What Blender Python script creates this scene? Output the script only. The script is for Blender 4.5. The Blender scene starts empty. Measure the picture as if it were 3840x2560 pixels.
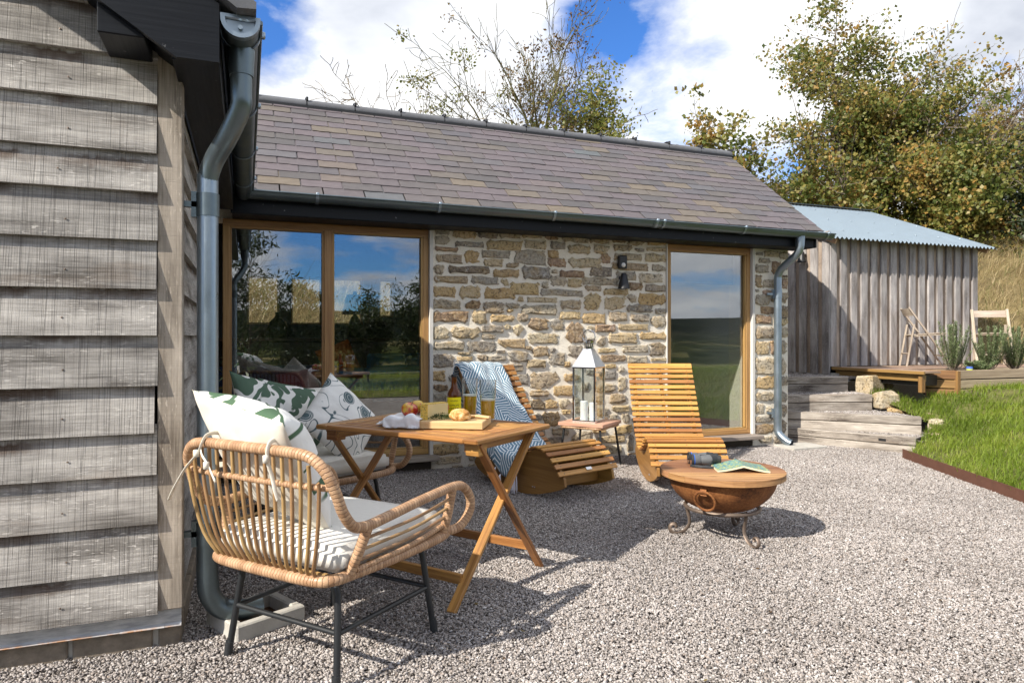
import bpy, bmesh, math, random
import numpy as np
from mathutils import Vector, Matrix, noise as mnoise

# ---------------------------------------------------------------- camera, sky, sun, exposure
scene = bpy.context.scene
R = math.radians
cam_data = bpy.data.cameras.new("camera")
cam_data.sensor_width = 36.0
cam_data.lens = 24.0
cam_data.shift_y = -0.0052
cam_data.clip_start = 0.05
cam_data.clip_end = 8000.0
cam = bpy.data.objects.new("camera", cam_data)
scene.collection.objects.link(cam)
cam.location = (0.0, 0.0, 1.2)
cam.rotation_euler = (R(90), 0.0, R(-21.3))
scene.camera = cam

SUN_DIR = Vector((-1.2, -0.44, 1.0)).normalized()      # towards the sun
SUN_EL = math.asin(SUN_DIR.z)
SUN_AZ = math.atan2(SUN_DIR.x, SUN_DIR.y)               # clockwise from +Y

world = bpy.data.worlds.new("World")
scene.world = world
world.use_nodes = True
wn = world.node_tree
wn.nodes.clear()
def WN(t, **kw):
    n = wn.nodes.new(t)
    for k, v in kw.items():
        setattr(n, k, v)
    return n
def wmath(op, a, b=None, clamp=False):
    n = WN('ShaderNodeMath', operation=op); n.use_clamp = clamp
    for i, v in enumerate((a, b)):
        if v is None: continue
        if isinstance(v, (int, float)): n.inputs[i].default_value = v
        else: wn.links.new(v, n.inputs[i])
    return n.outputs[0]
w_out = WN('ShaderNodeOutputWorld')
w_bg = WN('ShaderNodeBackground')
w_sky = WN('ShaderNodeTexSky', sky_type='NISHITA')
w_sky.sun_disc = False
w_sky.sun_elevation = SUN_EL
w_sky.sun_rotation = SUN_AZ
w_sky.altitude = 250.0
w_sky.air_density = 1.0
w_sky.dust_density = 0.4
w_sky.ozone_density = 2.2
w_tc = WN('ShaderNodeTexCoord')
w_sep = WN('ShaderNodeSeparateXYZ')
wn.links.new(w_tc.outputs['Generated'], w_sep.inputs[0])
zc = wmath('ADD', wmath('MAXIMUM', w_sep.outputs[2], 0.0), 0.28)
w_cmb = WN('ShaderNodeCombineXYZ')
wn.links.new(wmath('DIVIDE', w_sep.outputs[0], zc), w_cmb.inputs[0])
wn.links.new(wmath('DIVIDE', w_sep.outputs[1], zc), w_cmb.inputs[1])
w_cmb.inputs[2].default_value = 3.35
def wnoise(scale, detail, rough, off, dist=0.0):
    mp = WN('ShaderNodeMapping'); mp.inputs['Location'].default_value = off
    wn.links.new(w_cmb.outputs[0], mp.inputs[0])
    n = WN('ShaderNodeTexNoise')
    n.inputs['Scale'].default_value = scale; n.inputs['Detail'].default_value = detail
    n.inputs['Roughness'].default_value = rough; n.inputs['Distortion'].default_value = dist
    wn.links.new(mp.outputs[0], n.inputs['Vector'])
    return n.outputs['Fac']
def wramp(fac, stops):
    r = WN('ShaderNodeValToRGB')
    el = r.color_ramp.elements
    while len(el) < len(stops): el.new(0.5)
    for e, (p, c) in zip(el, stops):
        e.position = p; e.color = (c[0], c[1], c[2], 1)
    wn.links.new(fac, r.inputs[0])
    return r.outputs[0]
cl_big = wnoise(1.15, 9.0, 0.56, (6.98, 14.10, 0.0), 0.15)
cl_fine = wnoise(4.6, 8.0, 0.6, (4.0, 1.0, 0.7), 0.3)
cl = wmath('ADD', wmath('MULTIPLY', cl_big, 0.84), wmath('MULTIPLY', cl_fine, 0.16))
def wgap(px, py, rad, amt):          # a break in the clouds
    q = WN('ShaderNodeVectorMath', operation='DISTANCE'); q.inputs[1].default_value = (px, py, 3.35)
    wn.links.new(w_cmb.outputs[0], q.inputs[0])
    k = wmath('DIVIDE', q.outputs['Value'], rad)
    return wmath('MULTIPLY', wmath('EXPONENT', wmath('MULTIPLY', wmath('MULTIPLY', k, k), -1.0)), amt)
cl = wmath('SUBTRACT', cl, wmath('ADD', wgap(0.05, 1.36, 0.20, 0.17), wgap(0.60, 1.14, 0.09, 0.07)))
cl = wmath('ADD', cl, wgap(0.2, -2.2, 0.6, 0.05))
cl = wmath('SUBTRACT', cl, wgap(1.7, -2.1, 0.45, 0.06))
cl_mask = wramp(cl, [(0.405, (0, 0, 0)), (0.490, (1, 1, 1))])
cl_tone = wramp(wnoise(1.9, 6.0, 0.55, (2.3, 5.1, 0.0), 0.2), [(0.30, (3.9, 4.15, 4.7)), (0.46, (5.9, 6.1, 6.5)), (0.60, (7.3, 7.35, 7.45))])
w_mix = WN('ShaderNodeMix', data_type='RGBA')
wn.links.new(cl_mask, w_mix.inputs[0])
w_tint = WN('ShaderNodeMix', data_type='RGBA', blend_type='MULTIPLY')
w_tint.inputs[0].default_value = 1.0
wn.links.new(w_sky.outputs[0], w_tint.inputs[6])
w_tint.inputs[7].default_value = (0.40, 0.74, 1.22, 1)
wn.links.new(w_tint.outputs[2], w_mix.inputs[6])
wn.links.new(cl_tone, w_mix.inputs[7])
wn.links.new(w_mix.outputs[2], w_bg.inputs['Color'])
w_bg.inputs['Strength'].default_value = 0.112
wn.links.new(w_bg.outputs[0], w_out.inputs[0])

sun_data = bpy.data.lights.new("sun", 'SUN')
sun_data.energy = 4.9
sun_data.angle = R(0.53)
sun_data.color = (1.0, 0.93, 0.82)
sun = bpy.data.objects.new("sun", sun_data)
scene.collection.objects.link(sun)
sun.location = (-12, -5, 12)
sun.rotation_euler = SUN_DIR.to_track_quat('Z', 'Y').to_euler()

vs = scene.view_settings
vs.view_transform = 'Standard'
vs.look = 'None'
vs.exposure = 0.64
vs.gamma = 1.0
vs.use_curve_mapping = False
scene.cycles.max_bounces = 7
scene.cycles.adaptive_threshold = 0.02
scene.cycles.transparent_max_bounces = 16
scene.cycles.use_denoising = True
scene.cycles.sample_clamp_indirect = 6.0

# ---------------------------------------------------------------- helpers
COL = scene.collection
rnd = random.Random(11)

def link(o, parent=None):
    COL.objects.link(o)
    if parent is not None:
        o.parent = parent
    return o
def tag(o, label=None, cat=None, group=None, kind=None):
    if label: o["label"] = label
    if cat: o["category"] = cat
    if group: o["group"] = group
    if kind: o["kind"] = kind
    return o
def empty(name, loc=(0, 0, 0), rz=0.0, label=None, cat=None, group=None):
    o = bpy.data.objects.new(name, None)
    o.empty_display_size = 0.1
    o.location = loc
    o.rotation_euler = (0, 0, rz)
    link(o)
    return tag(o, label, cat, group)
def copy_tree(o, parent=None):
    c = o.copy()
    COL.objects.link(c)
    c.parent = parent
    for ch in list(o.children):
        copy_tree(ch, c)
    return c

class MB:
    """collects faces with UVs (metres, u along the length) into one mesh"""
    def __init__(s):
        s.v = []; s.f = []; s.uv = []; s.mi = []; s.m = 0
    def _add(s, vs, fs, uvs):
        o = len(s.v)
        s.v.extend(vs)
        for f, u in zip(fs, uvs):
            s.f.append(tuple(o + i for i in f)); s.uv.append(u); s.mi.append(s.m)
    def box(s, c, size, M=None, ch=0.0, taper=None):
        hx, hy, hz = size[0] / 2, size[1] / 2, size[2] / 2
        L = max(range(3), key=lambda i: size[i])
        h = (hx, hy, hz)
        vs, fs = [], []
        if ch <= 0:
            for sx in (-1, 1):
                for sy in (-1, 1):
                    for sz in (-1, 1):
                        vs.append((sx * hx, sy * hy, sz * hz))
            fs = [(0, 1, 3, 2), (4, 6, 7, 5), (0, 4, 5, 1), (2, 3, 7, 6), (0, 2, 6, 4), (1, 5, 7, 3)]
        else:
            ch = min(ch, 0.45 * min(size))
            idx = {}
            for sx in (-1, 1):
                for sy in (-1, 1):
                    for sz in (-1, 1):
                        sg = (sx, sy, sz)
                        for a in range(3):
                            p = [sg[i] * (h[i] if i == a else h[i] - ch) for i in range(3)]
                            idx[(sg, a)] = len(vs); vs.append(tuple(p))
            for a in range(3):
                b, c2 = (a + 1) % 3, (a + 2) % 3
                for q in (-1, 1):
                    def k(x, y):
                        t = [0, 0, 0]; t[a] = q; t[b] = x; t[c2] = y
                        return idx[(tuple(t), a)]
                    f = [k(-1, -1), k(1, -1), k(1, 1), k(-1, 1)]
                    fs.append(tuple(f if q > 0 else f[::-1]))
            for a in range(3):          # edges parallel to axis a
                b, c2 = (a + 1) % 3, (a + 2) % 3
                for x in (-1, 1):
                    for y in (-1, 1):
                        def k(e, ax):
                            t = [0, 0, 0]; t[a] = e; t[b] = x; t[c2] = y
                            return idx[(tuple(t), ax)]
                        f = [k(-1, b), k(1, b), k(1, c2), k(-1, c2)]
                        fs.append(tuple(f if x * y < 0 else f[::-1]))
            for sx in (-1, 1):
                for sy in (-1, 1):
                    for sz in (-1, 1):
                        sg = (sx, sy, sz)
                        f = [idx[(sg, 0)], idx[(sg, 1)], idx[(sg, 2)]]
                        fs.append(tuple(f if sx * sy * sz > 0 else f[::-1]))
        others = [i for i in range(3) if i != L]
        uvs = []
        for f in fs:
            u = []
            p = [vs[i] for i in f]
            ext = [max(q[i] for q in p) - min(q[i] for q in p) for i in range(3)]
            if ext[L] < 1e-6 or ext[L] < 0.02 * size[L]:
                for q in p: u.append((q[others[0]] * 0.2 + q[L], q[others[1]]))
            else:
                w = others[0] if ext[others[0]] >= ext[others[1]] else others[1]
                off = 0.0 if w == others[0] else 0.37
                for q in p: u.append((q[L], q[w] + off))
            uvs.append(u)
        if taper:      # scale of the top (z+) relative to the bottom
            vs = [(x * (taper if z > 0 else 1), y * (taper if z > 0 else 1), z) for x, y, z in vs]
        c = Vector(c)
        if M is not None:
            vs = [tuple(M @ Vector(v) + c) for v in vs]
        else:
            vs = [(v[0] + c.x, v[1] + c.y, v[2] + c.z) for v in vs]
        s._add(vs, fs, uvs)
        return s
    def beam(s, p0, p1, w, t, up=(0, 0, 1), ch=0.0):
        p0, p1 = Vector(p0), Vector(p1)
        x = (p1 - p0); L = x.length; x = x / L
        up = Vector(up)
        y = up.cross(x)
        if y.length < 1e-5: y = Vector((0, 1, 0)).cross(x)
        y.normalize(); z = x.cross(y)
        M = Matrix((x, y, z)).transposed()
        return s.box((p0 + p1) / 2, (L, w, t), M, ch)
    def tube(s, pts, r, n=8, closed=False, caps=True, flat=1.0):
        P = [Vector(p) for p in pts]
        m = len(P)
        rs = r if isinstance(r, (list, tuple)) else [r] * m
        T = []
        for i in range(m):
            a = P[(i - 1) % m] if (closed or i > 0) else P[i]
            b = P[(i + 1) % m] if (closed or i < m - 1) else P[i]
            d = b - a
            T.append(d.normalized() if d.length > 1e-9 else Vector((0, 0, 1)))
        ref = Vector((0, 0, 1)) if abs(T[0].z) < 0.9 else Vector((1, 0, 0))
        nrm = (ref - T[0] * ref.dot(T[0])).normalized()
        vs, ulen, l = [], [], 0.0
        for i in range(m):
            if i > 0:
                l += (P[i] - P[i - 1]).length
                nrm = (nrm - T[i] * nrm.dot(T[i]))
                nrm = nrm.normalized() if nrm.length > 1e-6 else T[i].orthogonal().normalized()
            ulen.append(l)
            bi = T[i].cross(nrm)
            for k in range(n):
                a = 2 * math.pi * k / n
                vs.append(tuple(P[i] + nrm * (math.cos(a) * rs[i]) + bi * (math.sin(a) * rs[i] * flat)))
        fs, uvs = [], []
        circ = 2 * math.pi * max(rs)
        rng = m if closed else m - 1
        for i in range(rng):
            j = (i + 1) % m
            u0 = ulen[i]; u1 = ulen[j] if j > i else ulen[i] + (P[j] - P[i]).length
            for k in range(n):
                k2 = (k + 1) % n
                fs.append((i * n + k, i * n + k2, j * n + k2, j * n + k))
                uvs.append([(u0, circ * k / n), (u0, circ * (k + 1) / n), (u1, circ * (k + 1) / n), (u1, circ * k / n)])
        if caps and not closed:
            fs.append(tuple(reversed(range(n)))); uvs.append([(0.0, 0.01 * k) for k in range(n)])
            fs.append(tuple((m - 1) * n + k for k in range(n))); uvs.append([(0.0, 0.01 * k) for k in range(n)])
        s._add(vs, fs, uvs)
        return s
    def lathe(s, prof, n=24, c=(0, 0, 0), M=None):
        vs, fs, uvs = [], [], []
        c = Vector(c); l = 0.0
        for i, (r, z) in enumerate(prof):
            for k in range(n):
                a = 2 * math.pi * k / n
                p = Vector((r * math.cos(a), r * math.sin(a), z))
                if M is not None: p = M @ p
                vs.append(tuple(p + c))
        rm = max(p[0] for p in prof)
        for i in range(len(prof) - 1):
            l2 = l + math.hypot(prof[i + 1][0] - prof[i][0], prof[i + 1][1] - prof[i][1])
            for k in range(n):
                k2 = (k + 1) % n
                fs.append((i * n + k, i * n + k2, (i + 1) * n + k2, (i + 1) * n + k))
                a0, a1 = 2 * math.pi * rm * k / n, 2 * math.pi * rm * (k + 1) / n
                uvs.append([(a0, l), (a1, l), (a1, l2), (a0, l2)])
            l = l2
        s._add(vs, fs, uvs)
        return s
    def disc(s, r, z, n=24, c=(0, 0, 0), flip=False):
        vs = [(c[0] + r * math.cos(2 * math.pi * k / n), c[1] + r * math.sin(2 * math.pi * k / n), c[2] + z) for k in range(n)]
        f = tuple(range(n)) if not flip else tuple(reversed(range(n)))
        s._add(vs, [f], [[(vs[i][0], vs[i][1]) for i in f]])
        return s
    def prism(s, poly, d0, d1, ax='y', c=(0, 0, 0), M=None):
        """extrude a 2-D outline; ax: the axis it is pushed along"""
        n = len(poly)
        def P(a, b, d):
            p = {'y': (a, d, b), 'x': (d, a, b), 'z': (a, b, d)}[ax]
            p = Vector(p)
            if M is not None: p = M @ p
            return tuple(p + Vector(c))
        vs = [P(a, b, d0) for a, b in poly] + [P(a, b, d1) for a, b in poly]
        fs = [tuple(range(n)), tuple(reversed(range(n, 2 * n)))]
        uvs = [[poly[i] for i in f] for f in (range(n),)] + [[poly[i - n] for i in reversed(range(n, 2 * n))]]
        l = 0.0
        for i in range(n):
            j = (i + 1) % n
            e = math.hypot(poly[j][0] - poly[i][0], poly[j][1] - poly[i][1])
            fs.append((i, n + i, n + j, j))
            uvs.append([(l, d0), (l, d1), (l + e, d1), (l + e, d0)])
            l += e
        s._add(vs, fs, uvs)
        return s
    def grid(s, fn, nu, nv, uvfn=None, wrap=False):
        vs = [tuple(fn(i / nu, j / nv)) for i in range(nu + 1) for j in range(nv + 1)]
        fs, uvs = [], []
        for i in range(nu):
            for j in range(nv):
                q = [(i, j), (i + 1, j), (i + 1, j + 1), (i, j + 1)]
                fs.append(tuple(a * (nv + 1) + b for a, b in q))
                uvs.append([(uvfn(a / nu, b / nv) if uvfn else (a / nu, b / nv)) for a, b in q])
        s._add(vs, fs, uvs)
        return s
    def face(s, pts, uv=None):
        s._add([tuple(p) for p in pts], [tuple(range(len(pts)))], [uv or [(p[0], p[1]) for p in pts]])
        return s
    def mesh(s, name, mats, smooth=False, recalc=True, weld=False):
        me = bpy.data.meshes.new(name)
        me.from_pydata(s.v, [], s.f)
        uvl = me.uv_layers.new(name="UVMap")
        flat = [c for u in s.uv for p in u for c in (p[0], p[1])]
        uvl.data.foreach_set("uv", flat)
        for m in (mats if isinstance(mats, (list, tuple)) else [mats]):
            me.materials.append(m)
        if max(s.mi, default=0) > 0:
            me.polygons.foreach_set("material_index", s.mi)
        if recalc or weld:
            bm = bmesh.new(); bm.from_mesh(me)
            if weld: bmesh.ops.remove_doubles(bm, verts=bm.verts, dist=1e-5)
            if recalc: bmesh.ops.recalc_face_normals(bm, faces=bm.faces)
            bm.to_mesh(me); bm.free()
        if smooth:
            me.polygons.foreach_set("use_smooth", [True] * len(me.polygons))
            if smooth != True:
                me.set_sharp_from_angle(angle=R(smooth))
        me.update()
        return me
    def build(s, name, mats, parent=None, smooth=False, recalc=True, weld=False, loc=None):
        o = bpy.data.objects.new(name, s.mesh(name, mats, smooth, recalc, weld))
        if loc is not None: o.location = loc
        return link(o, parent)

def obj_of(name, me, parent=None, loc=None, rot=None):
    o = bpy.data.objects.new(name, me)
    if loc is not None: o.location = loc
    if rot is not None: o.rotation_euler = rot
    return link(o, parent)

def np_mesh(name, V, F, mat, smooth=False, attr=None):
    """V (n,3), F (m,k) numpy arrays"""
    me = bpy.data.meshes.new(name)
    n, (m, k) = len(V), F.shape
    me.vertices.add(n); me.vertices.foreach_set("co", np.ascontiguousarray(V, dtype=np.float32).ravel())
    me.loops.add(m * k); me.loops.foreach_set("vertex_index", np.ascontiguousarray(F, dtype=np.int32).ravel())
    me.polygons.add(m)
    me.polygons.foreach_set("loop_start", np.arange(0, m * k, k, dtype=np.int32))
    me.polygons.foreach_set("loop_total", np.full(m, k, dtype=np.int32))
    if smooth: me.polygons.foreach_set("use_smooth", np.ones(m, dtype=bool))
    me.update(calc_edges=True)
    me.materials.append(mat)
    return me

def smooth_path(pts, k=4, closed=False):
    """Catmull-Rom through the points"""
    P = [Vector(p) for p in pts]; n = len(P); out = []
    for i in range(n if closed else n - 1):
        g = (lambda j: P[j % n]) if closed else (lambda j: P[min(max(j, 0), n - 1)])
        p0, p1, p2, p3 = g(i - 1), g(i), g(i + 1), g(i + 2)
        for t in range(k):
            t = t / k
            out.append(0.5 * ((2 * p1) + (p2 - p0) * t + (2 * p0 - 5 * p1 + 4 * p2 - p3) * t * t + (3 * p1 - p0 - 3 * p2 + p3) * t ** 3))
    if not closed: out.append(P[-1])
    return out
# ---------------------------------------------------------------- materials
class G:
    """small node builder"""
    def __init__(s, name):
        s.mat = bpy.data.materials.new(name); s.mat.use_nodes = True
        s.nt = s.mat.node_tree; s.nt.nodes.clear()
        s.o = s.nt.nodes.new('ShaderNodeOutputMaterial')
    def n(s, t, **kw):
        q = s.nt.nodes.new(t)
        for k, v in kw.items(): setattr(q, k, v)
        return q
    def put(s, sock, v):
        if isinstance(v, bpy.types.NodeSocket): s.nt.links.new(v, sock)
        elif v is not None:
            if isinstance(v, (tuple, list)) and len(v) == 3 and sock.type == 'RGBA': v = (*v, 1)
            sock.default_value = v
    def uv(s): return s.n('ShaderNodeTexCoord').outputs['UV']
    def obj(s): return s.n('ShaderNodeTexCoord').outputs['Object']
    def pos(s): return s.n('ShaderNodeNewGeometry').outputs['Position']
    def rand(s): return s.n('ShaderNodeObjectInfo').outputs['Random']
    def island(s): return s.n('ShaderNodeNewGeometry').outputs['Random Per Island']
    def math(s, op, a, b=None, c=None, clamp=False):
        q = s.n('ShaderNodeMath', operation=op); q.use_clamp = clamp
        for i, v in enumerate((a, b, c)):
            if v is not None: s.put(q.inputs[i], v)
        return q.outputs[0]
    def vm(s, op, a, b=None):
        q = s.n('ShaderNodeVectorMath', operation=op)
        s.put(q.inputs[0], a)
        if b is not None:
            if op == 'SCALE': s.put(q.inputs['Scale'], b)
            else: s.put(q.inputs[1], b)
        return q.outputs[1] if op in ('LENGTH', 'DOT_PRODUCT', 'DISTANCE') else q.outputs[0]
    def sep(s, v):
        q = s.n('ShaderNodeSeparateXYZ'); s.put(q.inputs[0], v); return q.outputs
    def comb(s, x=0.0, y=0.0, z=0.0):
        q = s.n('ShaderNodeCombineXYZ')
        for i, v in enumerate((x, y, z)): s.put(q.inputs[i], v)
        return q.outputs[0]
    def noise(s, v, scale=5.0, detail=4.0, rough=0.55, dist=0.0, col=False):
        q = s.n('ShaderNodeTexNoise')
        s.put(q.inputs['Vector'], v)
        for k, x in (('Scale', scale), ('Detail', detail), ('Roughness', rough), ('Distortion', dist)): q.inputs[k].default_value = x
        return q.outputs['Color' if col else 'Fac']
    def voro(s, v, scale=5.0, feature='F1', rand=1.0, out='Distance'):
        q = s.n('ShaderNodeTexVoronoi', feature=feature)
        s.put(q.inputs['Vector'], v)
        q.inputs['Scale'].default_value = scale; q.inputs['Randomness'].default_value = rand
        return q.outputs[out]
    def wave(s, v, scale=5.0, dist=0.0, detail=2.0, dscale=1.0, kind='BANDS', axis='X'):
        q = s.n('ShaderNodeTexWave', wave_type=kind)
        if kind == 'BANDS': q.bands_direction = axis
        else: q.rings_direction = axis
        s.put(q.inputs['Vector'], v)
        for k, x in (('Scale', scale), ('Distortion', dist), ('Detail', detail), ('Detail Scale', dscale)): q.inputs[k].default_value = x
        return q.outputs['Fac']
    def ramp(s, f, stops, interp='LINEAR'):
        q = s.n('ShaderNodeValToRGB'); q.color_ramp.interpolation = interp
        el = q.color_ramp.elements
        while len(el) < len(stops): el.new(0.5)
        for e, (p, c) in zip(el, stops):
            if isinstance(c, (int, float)): c = (c, c, c)
            e.position = p; e.color = (*c, 1)
        s.put(q.inputs[0], f)
        return q.outputs[0]
    def mix(s, f, a, b, mode='MIX'):
        q = s.n('ShaderNodeMix', data_type='RGBA', blend_type=mode)
        s.put(q.inputs[0], f); s.put(q.inputs[6], a); s.put(q.inputs[7], b)
        return q.outputs[2]
    def hsv(s, c, h=0.5, sat=1.0, val=1.0):
        q = s.n('ShaderNodeHueSaturation')
        s.put(q.inputs['Hue'], h); s.put(q.inputs['Saturation'], sat); s.put(q.inputs['Value'], val); s.put(q.inputs['Color'], c)
        return q.outputs[0]
    def mr(s, v, a, b, c, d):
        q = s.n('ShaderNodeMapRange')
        for i, x in enumerate((v, a, b, c, d)): s.put(q.inputs[i], x)
        return q.outputs[0]
    def bump(s, h, strength=0.3, dist=0.01, normal=None):
        q = s.n('ShaderNodeBump'); q.inputs['Strength'].default_value = strength; q.inputs['Distance'].default_value = dist
        s.put(q.inputs['Height'], h)
        if normal is not None: s.put(q.inputs['Normal'], normal)
        return q.outputs[0]
    def pbr(s, color, rough=0.6, metal=0.0, normal=None, **kw):
        b = s.n('ShaderNodeBsdfPrincipled')
        s.put(b.inputs['Base Color'], color); s.put(b.inputs['Roughness'], rough); s.put(b.inputs['Metallic'], metal)
        if normal is not None: s.put(b.inputs['Normal'], normal)
        for k, v in kw.items(): s.put(b.inputs[k.replace('_', ' ')], v)
        s.nt.links.new(b.outputs[0], s.o.inputs['Surface'])
        return s.mat
    def leaf(s, color, trans=0.35, rough=0.5):
        b = s.n('ShaderNodeBsdfPrincipled'); s.put(b.inputs['Base Color'], color); b.inputs['Roughness'].default_value = rough
        t = s.n('ShaderNodeBsdfTranslucent'); s.put(t.inputs['Color'], color)
        m = s.n('ShaderNodeMixShader'); m.inputs[0].default_value = trans
        s.nt.links.new(b.outputs[0], m.inputs[1]); s.nt.links.new(t.outputs[0], m.inputs[2])
        s.nt.links.new(m.outputs[0], s.o.inputs['Surface'])
        return s.mat

def wood(name, dark, light, rough=0.55, grain=(3.0, 70.0), var=0.25, bump=0.25, knots=False, warp=0.6):
    g = G(name)
    r = g.rand()
    off = g.comb(g.math('MULTIPLY', r, 37.0), g.math('MULTIPLY', r, 17.3), r)
    uv = g.vm('ADD', g.uv(), off)
    w = g.noise(g.vm('MULTIPLY', uv, (1.6, 6.0, 1.0)), 1.0, 3.0)
    uvw = g.vm('ADD', uv, g.comb(0.0, g.math('MULTIPLY', w, 0.03 * warp), 0.0))
    fine = g.noise(g.vm('MULTIPLY', uvw, (grain[0], grain[1], 1.0)), 1.0, 5.0, 0.65)
    fib = g.noise(g.vm('MULTIPLY', uvw, (grain[0] * 4, grain[1] * 5, 1.0)), 1.0, 3.0, 0.6)
    broad = g.noise(g.vm('MULTIPLY', uv, (1.2, 9.0, 1.0)), 1.0, 3.0)
    f = g.math('ADD', g.math('MULTIPLY', fine, 0.6), g.math('ADD', g.math('MULTIPLY', fib, 0.2), g.math('MULTIPLY', broad, 0.3)))
    c = g.ramp(f, [(0.43, dark), (0.66, light)])
    if knots:
        k = g.voro(g.vm('MULTIPLY', uv, (2.6, 8.0, 1.0)), 1.0)
        c = g.mix(g.ramp(k, [(0.03, 0.85), (0.10, 0.0)]), c, tuple(x * 0.35 for x in dark))
    c = g.hsv(c, g.math('ADD', 0.5, g.math('MULTIPLY', g.math('SUBTRACT', r, 0.5), 0.02)), 1.0, g.mr(r, 0.0, 1.0, 1 - var, 1 + var))
    return g.pbr(c, g.mr(f, 0.3, 0.7, rough + 0.1, rough - 0.08), 0.0, g.bump(f, bump, 0.004))

def oak_cladding(name, base, pale, dark, sawn=1.0, lap=False):
    g = G(name)
    r = g.rand()
    uv = g.vm('ADD', g.uv(), g.comb(g.math('MULTIPLY', r, 23.0), g.math('MULTIPLY', r, 9.1), 0.0))
    gr = g.noise(g.vm('MULTIPLY', uv, (5.0, 130.0, 1.0)), 1.0, 5.0, 0.65, 0.4)
    broad = g.noise(g.vm('MULTIPLY', uv, (2.2, 9.0, 1.0)), 1.0, 4.0)
    saw = g.noise(g.vm('MULTIPLY', uv, (260.0, 4.0, 1.0)), 1.0, 3.0, 0.7)
    uu = g.sep(uv)
    lines = g.noise(g.comb(g.math('MULTIPLY', uu[0], 120.0), g.math('MULTIPLY', uu[1], 0.8), 3.0), 1.0, 1.0, 0.4)
    lines = g.ramp(g.math('ABSOLUTE', g.math('SUBTRACT', lines, 0.5)), [(0.0, 1.0), (0.030, 0.0)])
    fleck = g.ramp(g.noise(g.vm('MULTIPLY', uv, (30.0, 150.0, 1.0)), 1.0, 2.0, 0.5, 0.3), [(0.60, 0.0), (0.68, 1.0)])
    fleck = g.math('MULTIPLY', fleck, g.ramp(g.noise(g.vm('MULTIPLY', uv, (3.0, 6.0, 1.0)), 1.0, 3.0), [(0.42, 0.0), (0.62, 1.0)]))
    c = g.ramp(g.math('ADD', g.math('MULTIPLY', gr, 0.38), g.math('MULTIPLY', broad, 0.66)), [(0.38, dark), (0.52, base), (0.68, pale)])
    c = g.mix(g.math('MULTIPLY', g.math('SUBTRACT', saw, 0.42), 0.55 * sawn, clamp=True), c, tuple(x * 0.62 for x in dark))
    c = g.mix(g.math('MULTIPLY', lines, 0.45 * sawn), c, tuple(x * 0.35 for x in dark))
    c = g.mix(g.math('MULTIPLY', fleck, 0.6), c, tuple(min(1, x * 1.35) for x in pale))
    # rain-washed brown staining in patches
    st = g.ramp(g.noise(g.vm('MULTIPLY', uv, (1.1, 5.0, 1.0)), 1.0, 4.0, 0.6), [(0.60, 0.0), (0.72, 1.0)])
    c = g.mix(g.math('MULTIPLY', st, 0.35), c, (0.16, 0.10, 0.055))
    if lap:     # tannin stain washed out from under the lap above
        q = g.sep(g.uv())
        band = g.ramp(g.math('ADD', q[1], g.math('MULTIPLY', g.noise(g.vm('MULTIPLY', uv, (26.0, 3.0, 1.0)), 1.0, 3.0), 0.05)), [(0.300, 0.0), (0.312, 1.0), (0.335, 0.75), (0.352, 0.0)])
        patch = g.ramp(g.noise(g.vm('MULTIPLY', uv, (3.2, 0.4, 1.0)), 1.0, 3.0), [(0.46, 0.0), (0.60, 1.0)])
        c = g.mix(g.math('MULTIPLY', g.math('MULTIPLY', band, patch), 0.85), c, (0.060, 0.030, 0.014))
    c = g.hsv(c, 0.5, 1.0, g.mr(r, 0.0, 1.0, 0.86, 1.16))
    h = g.math('ADD', g.math('MULTIPLY', gr, 0.5), g.math('ADD', g.math('MULTIPLY', saw, 0.5 * sawn), g.math('MULTIPLY', lines, -0.6 * sawn)))
    return g.pbr(c, 0.82, 0.0, g.bump(h, 0.5, 0.004), Specular_IOR_Level=0.2)

M = {}
M['oak_clad'] = oak_cladding('weathered_oak_cladding', (0.315, 0.298, 0.278), (0.54, 0.515, 0.48), (0.125, 0.115, 0.105), 1.0, True)
M['oak_post'] = oak_cladding('weathered_oak_post', (0.29, 0.25, 0.205), (0.46, 0.40, 0.335), (0.13, 0.107, 0.085), 0.25)
M['larch'] = oak_cladding('silvered_larch', (0.30, 0.28, 0.275), (0.47, 0.445, 0.43), (0.155, 0.138, 0.13), 0.15)
M['larch_under'] = oak_cladding('silvered_larch_recessed', (0.32, 0.255, 0.205), (0.47, 0.385, 0.31), (0.17, 0.13, 0.10), 0.15)
M['larch_edge'] = wood('fresh_larch_edge', (0.36, 0.22, 0.12), (0.55, 0.37, 0.22), 0.7, var=0.1)
M['sleeper'] = oak_cladding('old_sleeper', (0.285, 0.25, 0.215), (0.49, 0.445, 0.39), (0.075, 0.060, 0.050), 0.0)
M['teak'] = wood('oiled_acacia', (0.20, 0.080, 0.020), (0.46, 0.225, 0.070), 0.40, (2.5, 55.0), 0.16, 0.15)
M['lounger_wood'] = wood('honey_stained_wood', (0.28, 0.115, 0.026), (0.50, 0.245, 0.066), 0.45, (2.0, 60.0), 0.26, 0.15)
M['ply'] = wood('brown_stained_ply', (0.22, 0.105, 0.024), (0.36, 0.185, 0.050), 0.45, (1.2, 22.0), 0.08, 0.08)
M['oak_frame'] = wood('oiled_oak_frame', (0.26, 0.135, 0.045), (0.43, 0.25, 0.095), 0.5, (2.0, 80.0), 0.10, 0.15)
M['oak_sill'] = wood('grey_oak_sill', (0.17, 0.14, 0.115), (0.36, 0.31, 0.26), 0.7, (3.0, 70.0), 0.10, 0.3)
M['deck'] = wood('brown_decking', (0.20, 0.125, 0.085), (0.38, 0.265, 0.195), 0.62, (2.0, 60.0), 0.15, 0.3)
M['deck_edge'] = wood('orange_treated_timber', (0.15, 0.075, 0.024), (0.29, 0.16, 0.055), 0.6, (2.0, 60.0), 0.12, 0.25)
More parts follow.
